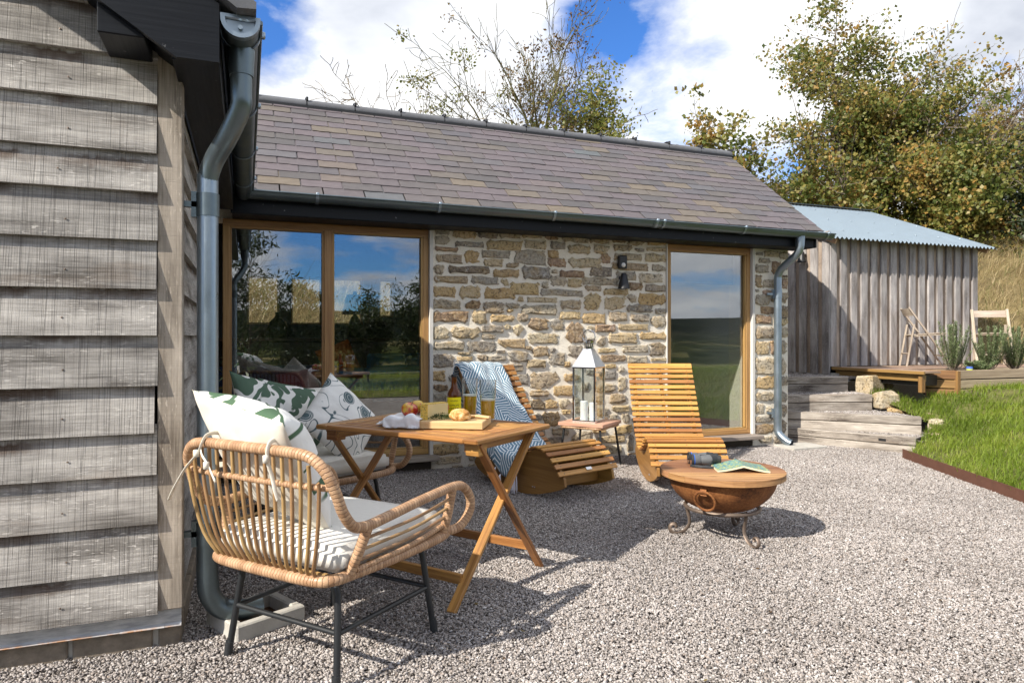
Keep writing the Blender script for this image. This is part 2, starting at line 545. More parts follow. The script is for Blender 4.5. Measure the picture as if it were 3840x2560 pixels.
M['planter'] = wood('pale_planter_timber', (0.27, 0.205, 0.13), (0.46, 0.37, 0.25), 0.7, (2.0, 60.0), 0.1, 0.3)
M['chair_wood'] = wood('bleached_chair_wood', (0.26, 0.205, 0.155), (0.47, 0.40, 0.325), 0.75, (3.0, 80.0), 0.1, 0.2)
M['board'] = wood('pale_beech_board', (0.52, 0.33, 0.155), (0.70, 0.49, 0.27), 0.45, (2.5, 50.0), 0.05, 0.08)
M['lid'] = wood('larch_lid', (0.135, 0.050, 0.018), (0.47, 0.250, 0.115), 0.5, (2.0, 42.0), 0.22, 0.2, knots=True, warp=1.6)
M['stool_top'] = wood('pink_pine_top', (0.46, 0.25, 0.155), (0.66, 0.42, 0.29), 0.55, (2.0, 50.0), 0.1, 0.1)

def simple(name, col, rough=0.5, metal=0.0, nscale=0.0, namt=0.15, bump=0.0, bscale=80.0, **kw):
    g = G(name)
    c = col; nm = None
    if nscale:
        f = g.noise(g.obj(), nscale, 5.0, 0.6)
        c = g.mix(g.math('MULTIPLY', f, 1.0), tuple(x * (1 - namt) for x in col), tuple(min(1, x * (1 + namt)) for x in col))
    if bump:
        nm = g.bump(g.noise(g.obj(), bscale, 4.0), bump, 0.003)
    return g.pbr(c, rough, metal, nm, **kw)

def painted_black():
    g = G('black_paint')
    f = g.noise(g.vm('MULTIPLY', g.uv(), (3.0, 90.0, 1.0)), 1.0, 5.0, 0.6)
    sc = g.noise(g.vm('MULTIPLY', g.uv(), (40.0, 26.0, 1.0)), 1.0, 3.0, 0.5)
    c = g.mix(g.ramp(sc, [(0.70, 0.0), (0.735, 1.0)]), g.ramp(f, [(0.3, (0.0035, 0.0045, 0.007)), (0.7, (0.008, 0.010, 0.014))]), (0.16, 0.16, 0.16))
    return g.pbr(c, g.mr(f, 0.3, 0.7, 0.38, 0.5), 0.0, g.bump(f, 0.25, 0.003), Specular_IOR_Level=0.22)
M['black'] = painted_black()

def zinc(name, col, rough=0.33, metal=0.85):
    g = G(name)
    f = g.noise(g.obj(), 6.0, 5.0, 0.6)
    sp = g.noise(g.obj(), 55.0, 3.0, 0.6)
    c = g.mix(g.math('ADD', g.math('MULTIPLY', f, 0.6), g.math('MULTIPLY', sp, 0.3)), tuple(x * 0.72 for x in col), tuple(min(1, x * 1.2) for x in col))
    return g.pbr(c, g.mr(f, 0.3, 0.7, rough - 0.06, rough + 0.12), metal, g.bump(g.noise(g.obj(), 25.0, 2.0), 0.03, 0.004))
M['zinc'] = zinc('galvanised_steel', (0.30, 0.365, 0.425))
M['zinc_dull'] = zinc('dull_galvanised_steel', (0.155, 0.195, 0.215), 0.36)

def stone(name, mortar=False):
    g = G(name)
    p = g.pos()
    if mortar:
        f = g.noise(p, 90.0, 5.0, 0.7)
        b = g.noise(p, 3.5, 4.0, 0.6)
        c = g.mix(g.math('MULTIPLY', b, 0.8), (0.76, 0.70, 0.59), (0.88, 0.83, 0.73))
        c = g.mix(g.ramp(f, [(0.30, 0.5), (0.44, 0.0)]), c, (0.55, 0.47, 0.375))
        h = g.math('ADD', f, g.noise(p, 14.0, 3.0))
        return g.pbr(c, 0.95, 0.0, g.bump(h, 0.7, 0.012), Specular_IOR_Level=0.15)
    r = g.rand()
    col = g.ramp(r, [(0.0, (0.19, 0.15, 0.11)), (0.10, (0.33, 0.31, 0.28)), (0.20, (0.54, 0.47, 0.345)), (0.32, (0.56, 0.43, 0.245)),
                     (0.44, (0.40, 0.365, 0.31)), (0.54, (0.60, 0.52, 0.385)), (0.64, (0.53, 0.375, 0.20)), (0.74, (0.31, 0.285, 0.255)), (0.84, (0.58, 0.51, 0.40)), (0.93, (0.27, 0.185, 0.12)), (1.0, (0.47, 0.35, 0.285))])
    q = g.vm('ADD', p, g.comb(g.math('MULTIPLY', r, 31.0), g.math('MULTIPLY', r, 17.0), g.math('MULTIPLY', r, 9.0)))
    big = g.noise(q, 9.0, 4.0, 0.6)
    mid = g.noise(q, 42.0, 5.0, 0.65)
    fine = g.noise(q, 150.0, 3.0, 0.6)
    c = g.mix(g.ramp(big, [(0.46, 0.0), (0.70, 0.5)]), col, (0.52, 0.36, 0.165))
    c = g.hsv(c, 0.5, 1.1, 0.98)
    c = g.mix(g.ramp(mid, [(0.34, 0.85), (0.475, 0.0)]), c, (0.075, 0.060, 0.046))
    c = g.mix(g.ramp(mid, [(0.54, 0.0), (0.68, 0.55)]), c, (0.66, 0.58, 0.44))
    c = g.mix(g.ramp(fine, [(0.55, 0.0), (0.75, 0.45)]), c, (0.56, 0.50, 0.41))
    lich = g.math('MULTIPLY', g.ramp(g.noise(q, 30.0, 4.0, 0.7), [(0.60, 0.0), (0.68, 1.0)]), g.ramp(g.noise(q, 5.0, 2.0), [(0.50, 0.0), (0.62, 1.0)]))
    c = g.mix(g.math('MULTIPLY', lich, 0.8), c, (0.72, 0.70, 0.66))
    h = g.math('ADD', g.math('MULTIPLY', mid, 1.0), g.math('MULTIPLY', fine, 0.35))
    return g.pbr(c, 0.9, 0.0, g.bump(h, 0.95, 0.02), Specular_IOR_Level=0.2)
M['stone'] = stone('sandstone_rubble')
M['mortar'] = stone('lime_mortar', True)

def slate():
    g = G('welsh_slate')
    r = g.rand()
    col = g.ramp(r, [(0.0, (0.128, 0.112, 0.118)), (0.28, (0.150, 0.126, 0.137)), (0.42, (0.112, 0.106, 0.118)), (0.58, (0.142, 0.124, 0.124)), (0.70, (0.104, 0.097, 0.100)),
                     (0.84, (0.160, 0.138, 0.118)), (0.91, (0.185, 0.152, 0.116)), (0.95, (0.150, 0.126, 0.138)), (0.985, (0.122, 0.136, 0.144)), (1.0, (0.13, 0.115, 0.125))])
    col = g.hsv(col, 0.5, 1.15, 0.66)
    uv = g.vm('ADD', g.uv(), g.comb(g.math('MULTIPLY', r, 51.0), g.math('MULTIPLY', r, 23.0), 0.0))
    f = g.noise(g.vm('MULTIPLY', uv, (10.0, 26.0, 1.0)), 1.0, 5.0, 0.6)
    fine = g.noise(uv, 120.0, 4.0, 0.65)
    c = g.mix(g.ramp(f, [(0.35, 0.0), (0.7, 0.6)]), col, g.hsv(col, 0.5, 0.8, 1.7))
    c = g.mix(g.ramp(g.noise(uv, 7.0, 5.0, 0.7), [(0.62, 0.0), (0.74, 0.5)]), c, (0.075, 0.070, 0.062))
    c = g.mix(g.ramp(g.noise(uv, 38.0, 3.0, 0.6), [(0.72, 0.0), (0.80, 0.5)]), c, (0.42, 0.41, 0.38))
    return g.pbr(c, g.mr(f, 0.3, 0.7, 0.5, 0.68), 0.0, g.bump(g.math('ADD', f, g.math('MULTIPLY', fine, 0.4)), 0.35, 0.006), Specular_IOR_Level=0.4)
M['slate'] = slate()
M['ridge'] = simple('blue_grey_ridge_clay', (0.105, 0.108, 0.118), 0.6, 0.0, 9.0, 0.35, 0.2, 60.0)
M['plastic_black'] = simple('black_plastic', (0.012, 0.012, 0.013), 0.45)
M['black_metal'] = simple('black_powder_coat', (0.016, 0.018, 0.020), 0.42, 0.0)
M['concrete'] = simple('pale_concrete', (0.42, 0.40, 0.36), 0.9, 0.0, 14.0, 0.3, 0.5, 120.0)
M['plinth_block'] = simple('brown_concrete_block', (0.20, 0.165, 0.125), 0.95, 0.0, 26.0, 0.7, 1.0, 90.0)
M['white_paint'] = simple('white_wall_paint', (0.70, 0.69, 0.66), 0.8)
M['reveal'] = simple('white_lime_reveal', (0.60, 0.58, 0.54), 0.9, 0.0, 8.0, 0.15, 0.3, 60.0)
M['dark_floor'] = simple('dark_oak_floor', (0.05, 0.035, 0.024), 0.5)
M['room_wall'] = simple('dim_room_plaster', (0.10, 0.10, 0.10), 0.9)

def flashing():
    g = G('galvanised_flashing')
    p = g.uv()
    f = g.noise(p, 14.0, 4.0, 0.6)
    c = g.ramp(f, [(0.35, (0.30, 0.31, 0.32)), (0.65, (0.52, 0.53, 0.53))])
    v = g.sep(p)[1]
    rust = g.math('MULTIPLY', g.ramp(v, [(0.45, 1.0), (0.52, 0.0)]), g.ramp(g.noise(g.vm('MULTIPLY', p, (22.0, 5.0, 1.0)), 1.0, 3.0, 0.6), [(0.42, 0.15), (0.60, 1.0)]))
    c = g.mix(rust, c, (0.42, 0.17, 0.03))
    return g.pbr(c, 0.5, 0.35, g.bump(f, 0.1, 0.003))
M['flashing'] = flashing()

def glass_pane():
    g = G('window_glass')
    lw = g.n('ShaderNodeLayerWeight'); lw.inputs['Blend'].default_value = 0.5
    fz = g.math('ADD', 0.17, g.math('MULTIPLY', g.math('POWER', lw.outputs['Facing'], 5.0), 0.9), clamp=True)
    t = g.n('ShaderNodeBsdfTransparent'); t.inputs['Color'].default_value = (0.95, 0.97, 0.96, 1)
    s = g.n('ShaderNodeBsdfGlossy'); s.inputs['Roughness'].default_value = 0.0; s.inputs['Color'].default_value = (0.95, 0.97, 1, 1)
    m = g.n('ShaderNodeMixShader')
    g.nt.links.new(fz, m.inputs[0]); g.nt.links.new(t.outputs[0], m.inputs[1]); g.nt.links.new(s.outputs[0], m.inputs[2])
    g.nt.links.new(m.outputs[0], g.o.inputs['Surface'])
    return g.mat
M['pane'] = glass_pane()
def thin_glass(name, tint=(0.97, 0.98, 0.98), ior=1.5):
    g = G(name)
    lw = g.n('ShaderNodeLayerWeight'); lw.inputs['Blend'].default_value = 0.5
    fz = g.math('ADD', (ior - 1.0) * 0.14, g.math('MULTIPLY', g.math('POWER', lw.outputs['Facing'], 2.6), 0.75), clamp=True)
    t = g.n('ShaderNodeBsdfTransparent'); t.inputs['Color'].default_value = (*tint, 1)
    s = g.n('ShaderNodeBsdfGlossy'); s.inputs['Roughness'].default_value = 0.02
    m = g.n('ShaderNodeMixShader')
    g.nt.links.new(fz, m.inputs[0]); g.nt.links.new(t.outputs[0], m.inputs[1]); g.nt.links.new(s.outputs[0], m.inputs[2])
    g.nt.links.new(m.outputs[0], g.o.inputs['Surface'])
    return g.mat
M['clear_glass'] = thin_glass('clear_glass', (0.93, 0.95, 0.95), 1.55)
M['beer'] = simple('golden_beer', (0.80, 0.45, 0.02), 0.08, 0.0, Transmission_Weight=0.35, IOR=1.1)
M['foam'] = simple('beer_foam', (0.85, 0.83, 0.76), 0.8)
M['amber'] = simple('amber_bottle_glass', (0.16, 0.045, 0.006), 0.06, 0.0, Transmission_Weight=0.45, IOR=1.3, Coat_Weight=0.4)
M['label'] = simple('yellow_paper_label', (0.88, 0.80, 0.0), 0.55)
M['ink'] = simple('dark_label_ink', (0.03, 0.03, 0.012), 0.6)
M['cap'] = simple('black_bottle_cap', (0.02, 0.02, 0.022), 0.35, 0.5)

def rattan():
    g = G('woven_rattan_wrap')
    uv = g.uv(); s = g.sep(uv)
    n = g.noise(g.vm('MULTIPLY', uv, (14.0, 60.0, 1.0)), 1.0, 3.0)
    t = g.math('ADD', g.math('MULTIPLY', s[0], 72.0), g.math('ADD', g.math('MULTIPLY', s[1], 5.0), g.math('MULTIPLY', n, 0.9)))
    fr = g.math('FRACT', t)
    band = g.math('FLOOR', t)
    wn_ = g.n('ShaderNodeTexWhiteNoise', noise_dimensions='1D'); g.put(wn_.inputs['W'], band)
    edge = g.ramp(fr, [(0.0, 1.0), (0.18, 0.0), (0.86, 0.0), (1.0, 1.0)])
    c = g.mix(wn_.outputs[0], (0.32, 0.175, 0.090), (0.56, 0.36, 0.215))
    c = g.mix(g.math('MULTIPLY', n, 0.5), c, (0.42, 0.255, 0.145))
    c = g.mix(g.math('MULTIPLY', edge, 0.8), c, (0.15, 0.065, 0.022))
    h = g.math('SUBTRACT', 1.0, edge)
    return g.pbr(c, 0.42, 0.0, g.bump(h, 0.5, 0.004))
M['rattan'] = rattan()
M['cane'] = wood('rattan_cane', (0.21, 0.115, 0.045), (0.42, 0.265, 0.120), 0.45, (6.0, 60.0), 0.15, 0.1)

def fabric(name, col, weave=900.0, wr=0.25, rough=0.95):
    g = G(name)
    o = g.obj()
    a = g.wave(o, weave / 6.28, 1.0, 1.0, 4.0, axis='X'); b = g.wave(o, weave / 6.28, 1.0, 1.0, 4.0, axis='Z')
    n = g.noise(o, 9.0, 4.0, 0.55); n2 = g.noise(o, 60.0, 3.0)
    c = g.mix(g.math('MULTIPLY', n2, 0.5), col, tuple(x * 0.88 for x in col)) if not isinstance(col, bpy.types.NodeSocket) else col
    nb = g.bump(g.math('ADD', g.math('MULTIPLY', n, wr * 8), g.math('MULTIPLY', g.math('ADD', a, b), 0.10)), 0.35, 0.01)
    return g.pbr(c, rough, 0.0, nb, Sheen_Weight=0.15, Specular_IOR_Level=0.2)
M['linen'] = fabric('cream_linen', (0.74, 0.70, 0.61))
M['linen_grey'] = fabric('pale_grey_cushion', (0.70, 0.68, 0.63))
M['napkin'] = fabric('white_cotton', (0.82, 0.82, 0.84), 1200.0, 0.1)

def print_fabric(name, kind):
    g = G(name)
    uv = g.uv()
    white = (0.74, 0.74, 0.72)
    n2 = g.noise(g.obj(), 120.0, 3.0)
    if kind == 'swirl':
        w = g.noise(g.vm('MULTIPLY', uv, (2.1, 2.1, 1.0)), 1.0, 0.0, col=True)
        q = g.vm('ADD', g.vm('MULTIPLY', uv, (3.0, 3.0, 1.0)), g.vm('SCALE', w, 4.2))
        s = g.sep(q)
        f = g.math('SINE', g.math('ADD', g.math('MULTIPLY', s[0], 2.4), g.math('MULTIPLY', s[1], 2.0)))
        m = g.ramp(f, [(0.02, 0.0), (0.08, 1.0)])
        m2 = g.ramp(g.noise(g.vm('MULTIPLY', uv, (2.2, 2.2, 1.0)), 1.0, 0.0), [(0.36, 0.0), (0.39, 1.0)])
        c = g.mix(g.math('MULTIPLY', m, m2), (0.085, 0.140, 0.100), white)
    elif kind == 'leaf':
        s = g.sep(uv)
        rot = g.comb(g.math('ADD', g.math('MULTIPLY', s[0], 0.86), g.math('MULTIPLY', s[1], 0.5)), g.math('SUBTRACT', g.math('MULTIPLY', s[1], 0.86), g.math('MULTIPLY', s[0], 0.5)), 0.0)
        d = g.voro(g.vm('MULTIPLY', rot, (2.0, 4.6, 1.0)), 1.0, 'F1', 0.75)
        m = g.ramp(d, [(0.385, 1.0), (0.40, 0.0)])
        st = g.ramp(g.math('ABSOLUTE', g.math('SUBTRACT', g.noise(g.vm('MULTIPLY', rot, (1.2, 3.0, 1.0)), 1.0, 1.0), 0.5)), [(0.012, 1.0), (0.018, 0.0)])
        d2 = g.ramp(g.voro(uv, 26.0), [(0.22, 1.0), (0.26, 0.0)])
        sel = g.ramp(g.noise(uv, 1.7, 0.0), [(0.53, 0.0), (0.55, 1.0)])
        m = g.math('MAXIMUM', g.math('MULTIPLY', m, g.math('SUBTRACT', 1.0, g.math('MULTIPLY', d2, sel))), st)
        c = g.mix(m, white, (0.075, 0.135, 0.080))
    else:   # roses and curls
        vs_ = 3.1
        uvd = g.vm('ADD', uv, g.vm('SCALE', g.noise(uv, 2.6, 1.0, col=True), 0.05))
        d = g.voro(uvd, vs_, 'F1', 0.45)
        pos = g.voro(uvd, vs_, 'F1', 0.45, 'Position')
        df = g.sep(g.vm('SUBTRACT', g.vm('SCALE', uvd, vs_), pos))
        ang = g.math('ARCTAN2', df[1], df[0])
        petal = g.math('ADD', d, g.math('MULTIPLY', g.math('SINE', g.math('MULTIPLY', ang, 7.0)), 0.018))
        rose = g.ramp(petal, [(0.300, 1.0), (0.310, 0.0)])
        spiral = g.math('SINE', g.math('ADD', g.math('MULTIPLY', d, 75.0), g.math('MULTIPLY', ang, 2.0)))
        gap = g.ramp(spiral, [(0.92, 1.0), (0.98, 0.0)])
        gap2 = g.ramp(g.math('SINE', g.math('ADD', g.math('MULTIPLY', ang, 5.0), g.math('MULTIPLY', d, 30.0))), [(0.96, 1.0), (0.99, 0.0)])
        rose = g.math('MULTIPLY', rose, g.math('MULTIPLY', gap, gap2))
        cn = g.noise(uv, 2.3, 0.0, 0.5, 1.6)
        curl = g.math('MAXIMUM', g.ramp(g.math('ABSOLUTE', g.math('SUBTRACT', cn, 0.44)), [(0.010, 1.0), (0.014, 0.0)]), g.ramp(g.math('ABSOLUTE', g.math('SUBTRACT', cn, 0.60)), [(0.010, 1.0), (0.014, 0.0)]))
        curl = g.math('MULTIPLY', curl, g.ramp(d, [(0.325, 0.0), (0.335, 1.0)]))
        c = g.mix(g.math('MAXIMUM', rose, curl), white, (0.085, 0.130, 0.145))
    c = g.mix(g.math('MULTIPLY', n2, 0.25), c, g.hsv(c, 0.5, 0.9, 0.85))
    n = g.noise(g.obj(), 10.0, 4.0, 0.55)
    return g.pbr(c, 0.95, 0.0, g.bump(g.math('ADD', n, g.math('MULTIPLY', n2, 0.1)), 0.4, 0.02), Specular_IOR_Level=0.2)
M['swirl'] = print_fabric('green_swirl_print', 'swirl')
M['leafprint'] = print_fabric('green_leaf_print', 'leaf')
M['rose'] = print_fabric('grey_rose_print', 'rose')

def throw():
    g = G('blue_white_woven_throw')
    uv = g.uv()
    q = g.vm('MULTIPLY', uv, (1.0, 1.0, 1.0))
    col = g.voro(q, 8.0, 'F1', 0.9, 'Color')
    a = g.math('MULTIPLY', g.math('FLOOR', g.math('MULTIPLY', g.sep(col)[0], 4.0)), 0.7854)
    s = g.sep(uv)
    t = g.math('ADD', g.math('MULTIPLY', s[0], g.math('COSINE', a)), g.math('MULTIPLY', s[1], g.math('SINE', a)))
    st = g.ramp(g.math('SINE', g.math('MULTIPLY', t, 260.0)), [(0.40, 0.0), (0.60, 1.0)])
    c = g.mix(st, (0.125, 0.225, 0.305), (0.80, 0.83, 0.84))
    return g.pbr(c, 0.95, 0.0, g.bump(g.math('ADD', st, g.noise(uv, 30.0, 3.0)), 0.4, 0.004), Sheen_Weight=0.2, Specular_IOR_Level=0.15)
M['throw'] = throw()
M['tassel'] = simple('lilac_white_yarn', (0.80, 0.78, 0.85), 0.95)

def rust():
    g = G('rusted_steel')
    o = g.obj()
    a = g.noise(o, 7.0, 5.0, 0.6); b = g.noise(o, 70.0, 4.0, 0.7)
    c = g.ramp(g.math('ADD', g.math('MULTIPLY', a, 0.5), g.math('MULTIPLY', b, 0.5)), [(0.34, (0.075, 0.028, 0.012)), (0.50, (0.22, 0.082, 0.024)), (0.66, (0.36, 0.155, 0.050))])
    return g.pbr(c, 0.75, 0.25, g.bump(b, 0.35, 0.003))
M['rust'] = rust()
M['iron'] = simple('worn_wrought_iron', (0.19, 0.145, 0.115), 0.55, 0.6, 22.0, 0.6, 0.3, 60.0)
M['corten'] = simple('brown_steel_edging', (0.115, 0.050, 0.032), 0.7, 0.1, 12.0, 0.35, 0.2, 50.0)
M['steel'] = simple('polished_steel', (0.62, 0.62, 0.64), 0.12, 1.0)
M['wax'] = simple('white_candle_wax', (0.86, 0.85, 0.82), 0.5, 0.0, Subsurface_Weight=0.3, Subsurface_Radius=(0.02, 0.015, 0.01))
M['rubber'] = simple('black_rubber_armour', (0.022, 0.024, 0.026), 0.5)
M['grey_armour'] = simple('grey_armour', (0.10, 0.105, 0.11), 0.5)
M['blue_ring'] = simple('blue_ring', (0.02, 0.12, 0.55), 0.4)
M['lens'] = simple('dark_lens', (0.01, 0.012, 0.02), 0.05, 0.0, Coat_Weight=1.0)
M['paper'] = simple('cream_pages', (0.70, 0.62, 0.44), 0.8)
def painting():
    g = G('watercolour_cover')
    u = g.vm('MULTIPLY', g.uv(), (60.0, 26.0, 1.0))
    f = g.noise(u, 1.0, 4.0, 0.6, 1.2); f2 = g.noise(g.vm('ADD', u, (7.0, 3.0, 0.0)), 0.8, 4.0, 0.6, 0.8)
    c = g.ramp(f, [(0.30, (0.055, 0.13, 0.12)), (0.43, (0.06, 0.20, 0.28)), (0.52, (0.20, 0.32, 0.20)), (0.60, (0.45, 0.42, 0.10)), (0.72, (0.62, 0.66, 0.62))])
    c = g.mix(g.ramp(f2, [(0.50, 0.0), (0.56, 1.0)]), c, g.ramp(f, [(0.35, (0.10, 0.27, 0.40)), (0.65, (0.30, 0.40, 0.15))]))
    return g.pbr(c, 0.35)
M['cover'] = painting()
def apple():
    g = G('red_yellow_apple')
    o = g.obj()
    f = g.noise(o, 16.0, 3.0, 0.5); st = g.noise(g.vm('MULTIPLY', o, (60.0, 60.0, 8.0)), 1.0, 3.0)
    k = g.math('ADD', f, g.math('MULTIPLY', g.math('SUBTRACT', st, 0.5), 0.35))
    k = g.math('ADD', k, g.math('MULTIPLY', g.math('SUBTRACT', g.rand(), 0.5), 0.35))
    c = g.ramp(k, [(0.34, (0.62, 0.40, 0.045)), (0.45, (0.55, 0.13, 0.02)), (0.53, (0.42, 0.025, 0.018))])
    return g.pbr(c, 0.22, 0.0, None, Coat_Weight=0.3)
M['apple'] = apple()
def bread():
    g = G('crusty_bread')
    o = g.obj()
    a = g.noise(o, 34.0, 5.0, 0.65, 0.4); b = g.noise(o, 130.0, 3.0)
    c = g.ramp(a, [(0.34, (0.30, 0.115, 0.022)), (0.50, (0.55, 0.29, 0.085)), (0.62, (0.70, 0.50, 0.26)), (0.74, (0.78, 0.68, 0.52))])
    return g.pbr(c, 0.8, 0.0, g.bump(g.math('ADD', a, g.math('MULTIPLY', b, 0.3)), 0.6, 0.01))
M['bread'] = bread()
def cheese():
    g = G('pale_cheese')
    o = g.obj()
    return g.pbr(g.mix(g.noise(o, 25.0, 3.0), (0.66, 0.52, 0.24), (0.74, 0.62, 0.34)), 0.5, 0.0, g.bump(g.noise(o, 60.0, 3.0), 0.15, 0.003), Subsurface_Weight=0.15, Subsurface_Radius=(0.01, 0.008, 0.004))
M['cheese'] = cheese()
def rind():
    g = G('herbed_rind')
    o = g.obj()
    c = g.mix(g.ramp(g.noise(o, 90.0, 3.0, 0.6), [(0.55, 0.0), (0.62, 1.0)]), (0.66, 0.44, 0.075), (0.14, 0.12, 0.03))
    return g.pbr(c, 0.6, 0.0, g.bump(g.noise(o, 90.0, 3.0), 0.4, 0.004))
M['rind'] = rind()

def gravel_mat():
    g = G('limestone_chippings')
    i = g.island()
    c = g.ramp(i, [(0.0, (0.13, 0.115, 0.105)), (0.15, (0.26, 0.233, 0.215)), (0.40, (0.38, 0.345, 0.325)), (0.62, (0.47, 0.43, 0.405)), (0.80, (0.57, 0.53, 0.51)), (0.92, (0.34, 0.28, 0.24)), (1.0, (0.72, 0.70, 0.68))])
    n = g.noise(g.obj(), 160.0, 3.0, 0.6)
    c = g.mix(g.math('MULTIPLY', n, 0.5), c, g.hsv(c, 0.5, 0.9, 0.72))
    w = g.noise(g.pos(), 1.1, 4.0, 0.6)
    c = g.mix(g.ramp(w, [(0.40, 0.5), (0.58, 0.0)]), c, g.hsv(c, 0.5, 1.1, 0.70))
    return g.pbr(c, 0.9, 0.0, g.bump(n, 0.3, 0.002), Specular_IOR_Level=0.2)
M['gravel'] = gravel_mat()
def ground_mat():
    g = G('gravel_bed')
    p = g.pos()
    v = g.voro(p, 95.0, 'F1', 1.0, 'Color'); d = g.voro(p, 95.0)
    c = g.ramp(g.sep(v)[0], [(0.0, (0.12, 0.105, 0.095)), (0.5, (0.25, 0.22, 0.205)), (1.0, (0.38, 0.345, 0.325))])
    c = g.mix(g.ramp(d, [(0.35, 0.0), (0.7, 0.8)]), c, (0.10, 0.08, 0.07))
    return g.pbr(c, 0.95, 0.0, g.bump(d, 0.8, 0.01))
M['gravel_bed'] = ground_mat()
def soil_mat(name, a, b, sc=6.0):
    g = G(name)
    p = g.pos()
    f = g.noise(p, sc, 6.0, 0.65)
    return g.pbr(g.ramp(f, [(0.35, a), (0.65, b)]), 0.95, 0.0, g.bump(g.noise(p, 40.0, 4.0), 0.6, 0.02), Specular_IOR_Level=0.1)
M['lawn'] = soil_mat('lawn_soil', (0.075, 0.085, 0.025), (0.15, 0.145, 0.055))
M['bank'] = soil_mat('bank_soil', (0.11, 0.085, 0.045), (0.22, 0.175, 0.085), 2.0)
M['mulch'] = soil_mat('bark_mulch', (0.045, 0.025, 0.015), (0.15, 0.085, 0.050), 40.0)
def hill_mat():
    g = G('far_hillside')
    p = g.pos()
    f = g.noise(p, 0.010, 6.0, 0.65); wood_ = g.noise(p, 0.03, 4.0, 0.7)
    cell = g.sep(g.voro(p, 0.0085, 'F1', 0.9, 'Color'))
    field = g.ramp(cell[0], [(0.0, (0.018, 0.027, 0.010)), (0.4, (0.036, 0.048, 0.015)), (0.7, (0.09, 0.09, 0.036)), (1.0, (0.15, 0.13, 0.062))])
    moor_shade = g.ramp(f, [(0.35, (0.008, 0.012, 0.014)), (0.60, (0.018, 0.023, 0.020)), (0.75, (0.035, 0.036, 0.026))])  # moor tone with the cloud shadow on the hill put into its colour
    up = g.ramp(g.mr(g.sep(p)[2], -18.0, 12.0, 0.0, 1.0), [(0.0, 0.0), (1.0, 1.0)])
    c = g.mix(up, field, moor_shade)
    c = g.mix(g.ramp(wood_, [(0.50, 0.0), (0.56, 0.85)]), c, (0.008, 0.014, 0.007))
    return g.pbr(c, 1.0, 0.0, None, Specular_IOR_Level=0.0)
M['hill'] = hill_mat()

def leafmat(name, stops, trans=0.35, clump=0.0):
    g = G(name)
    i = g.island()
    if clump:
        i = g.math('ADD', g.math('MULTIPLY', i, 0.42), g.mr(g.noise(g.obj(), clump, 2.0, 0.5), 0.30, 0.70, 0.0, 0.58))
    c = g.ramp(i, stops)
    c = g.mix(g.math('MULTIPLY', g.noise(g.obj(), 0.9, 3.0), 0.6), c, g.hsv(c, 0.5, 1.0, 0.62))
    return g.leaf(c, trans)
M['sycamore'] = leafmat('autumn_sycamore_leaf', [(0.0, (0.055, 0.085, 0.018)), (0.30, (0.115, 0.155, 0.030)), (0.50, (0.225, 0.225, 0.053)), (0.66, (0.34, 0.275, 0.075)), (0.82, (0.42, 0.25, 0.065)), (1.0, (0.42, 0.22, 0.055))], 0.4, 1.4)
M['greenleaf'] = leafmat('mid_green_leaf', [(0.0, (0.13, 0.16, 0.035)), (0.5, (0.22, 0.24, 0.055)), (0.85, (0.30, 0.27, 0.07)), (1.0, (0.36, 0.26, 0.08))], 0.45)
M['darkleaf'] = leafmat('dark_evergreen_leaf', [(0.0, (0.012, 0.024, 0.010)), (0.6, (0.028, 0.046, 0.016)), (1.0, (0.055, 0.075, 0.028))], 0.2)
M['rustleaf'] = leafmat('thin_russet_leaf', [(0.0, (0.10, 0.055, 0.025)), (0.5, (0.17, 0.10, 0.035)), (1.0, (0.22, 0.17, 0.06))])
M['willow'] = leafmat('narrow_shrub_leaf', [(0.0, (0.030, 0.055, 0.018)), (0.6, (0.060, 0.090, 0.026)), (1.0, (0.13, 0.14, 0.045))])
M['rosemary'] = leafmat('rosemary_leaf', [(0.0, (0.14, 0.20, 0.08)), (0.5, (0.26, 0.335, 0.15)), (1.0, (0.44, 0.49, 0.29))], 0.25)
M['grass'] = leafmat('lawn_grass', [(0.0, (0.10, 0.16, 0.014)), (0.30, (0.20, 0.29, 0.026)), (0.62, (0.31, 0.39, 0.050)), (0.82, (0.42, 0.42, 0.11)), (1.0, (0.58, 0.48, 0.25))], 0.5, 1.1)
M['straw'] = leafmat('dry_straw_grass', [(0.0, (0.24, 0.165, 0.075)), (0.35, (0.44, 0.335, 0.17)), (0.75, (0.62, 0.50, 0.29)), (0.90, (0.22, 0.24, 0.07)), (1.0, (0.13, 0.18, 0.04))], 0.35)
M['herb'] = leafmat('thyme_leaf', [(0.0, (0.045, 0.075, 0.018)), (1.0, (0.13, 0.165, 0.055))])
def bark(name, a, b):
    g = G(name)
    o = g.obj()
    f = g.noise(g.vm('MULTIPLY', o, (9.0, 9.0, 2.5)), 1.0, 5.0, 0.65)
    return g.pbr(g.ramp(f, [(0.35, a), (0.65, b)]), 0.95, 0.0, g.bump(f, 0.5, 0.02), Specular_IOR_Level=0.1)
M['bark'] = bark('grey_bark', (0.085, 0.068, 0.052), (0.23, 0.195, 0.155))
M['bark_pale'] = bark('lichened_bark', (0.14, 0.115, 0.085), (0.34, 0.30, 0.235))
M['bark_moss'] = bark('mossy_bark', (0.075, 0.068, 0.030), (0.20, 0.185, 0.095))
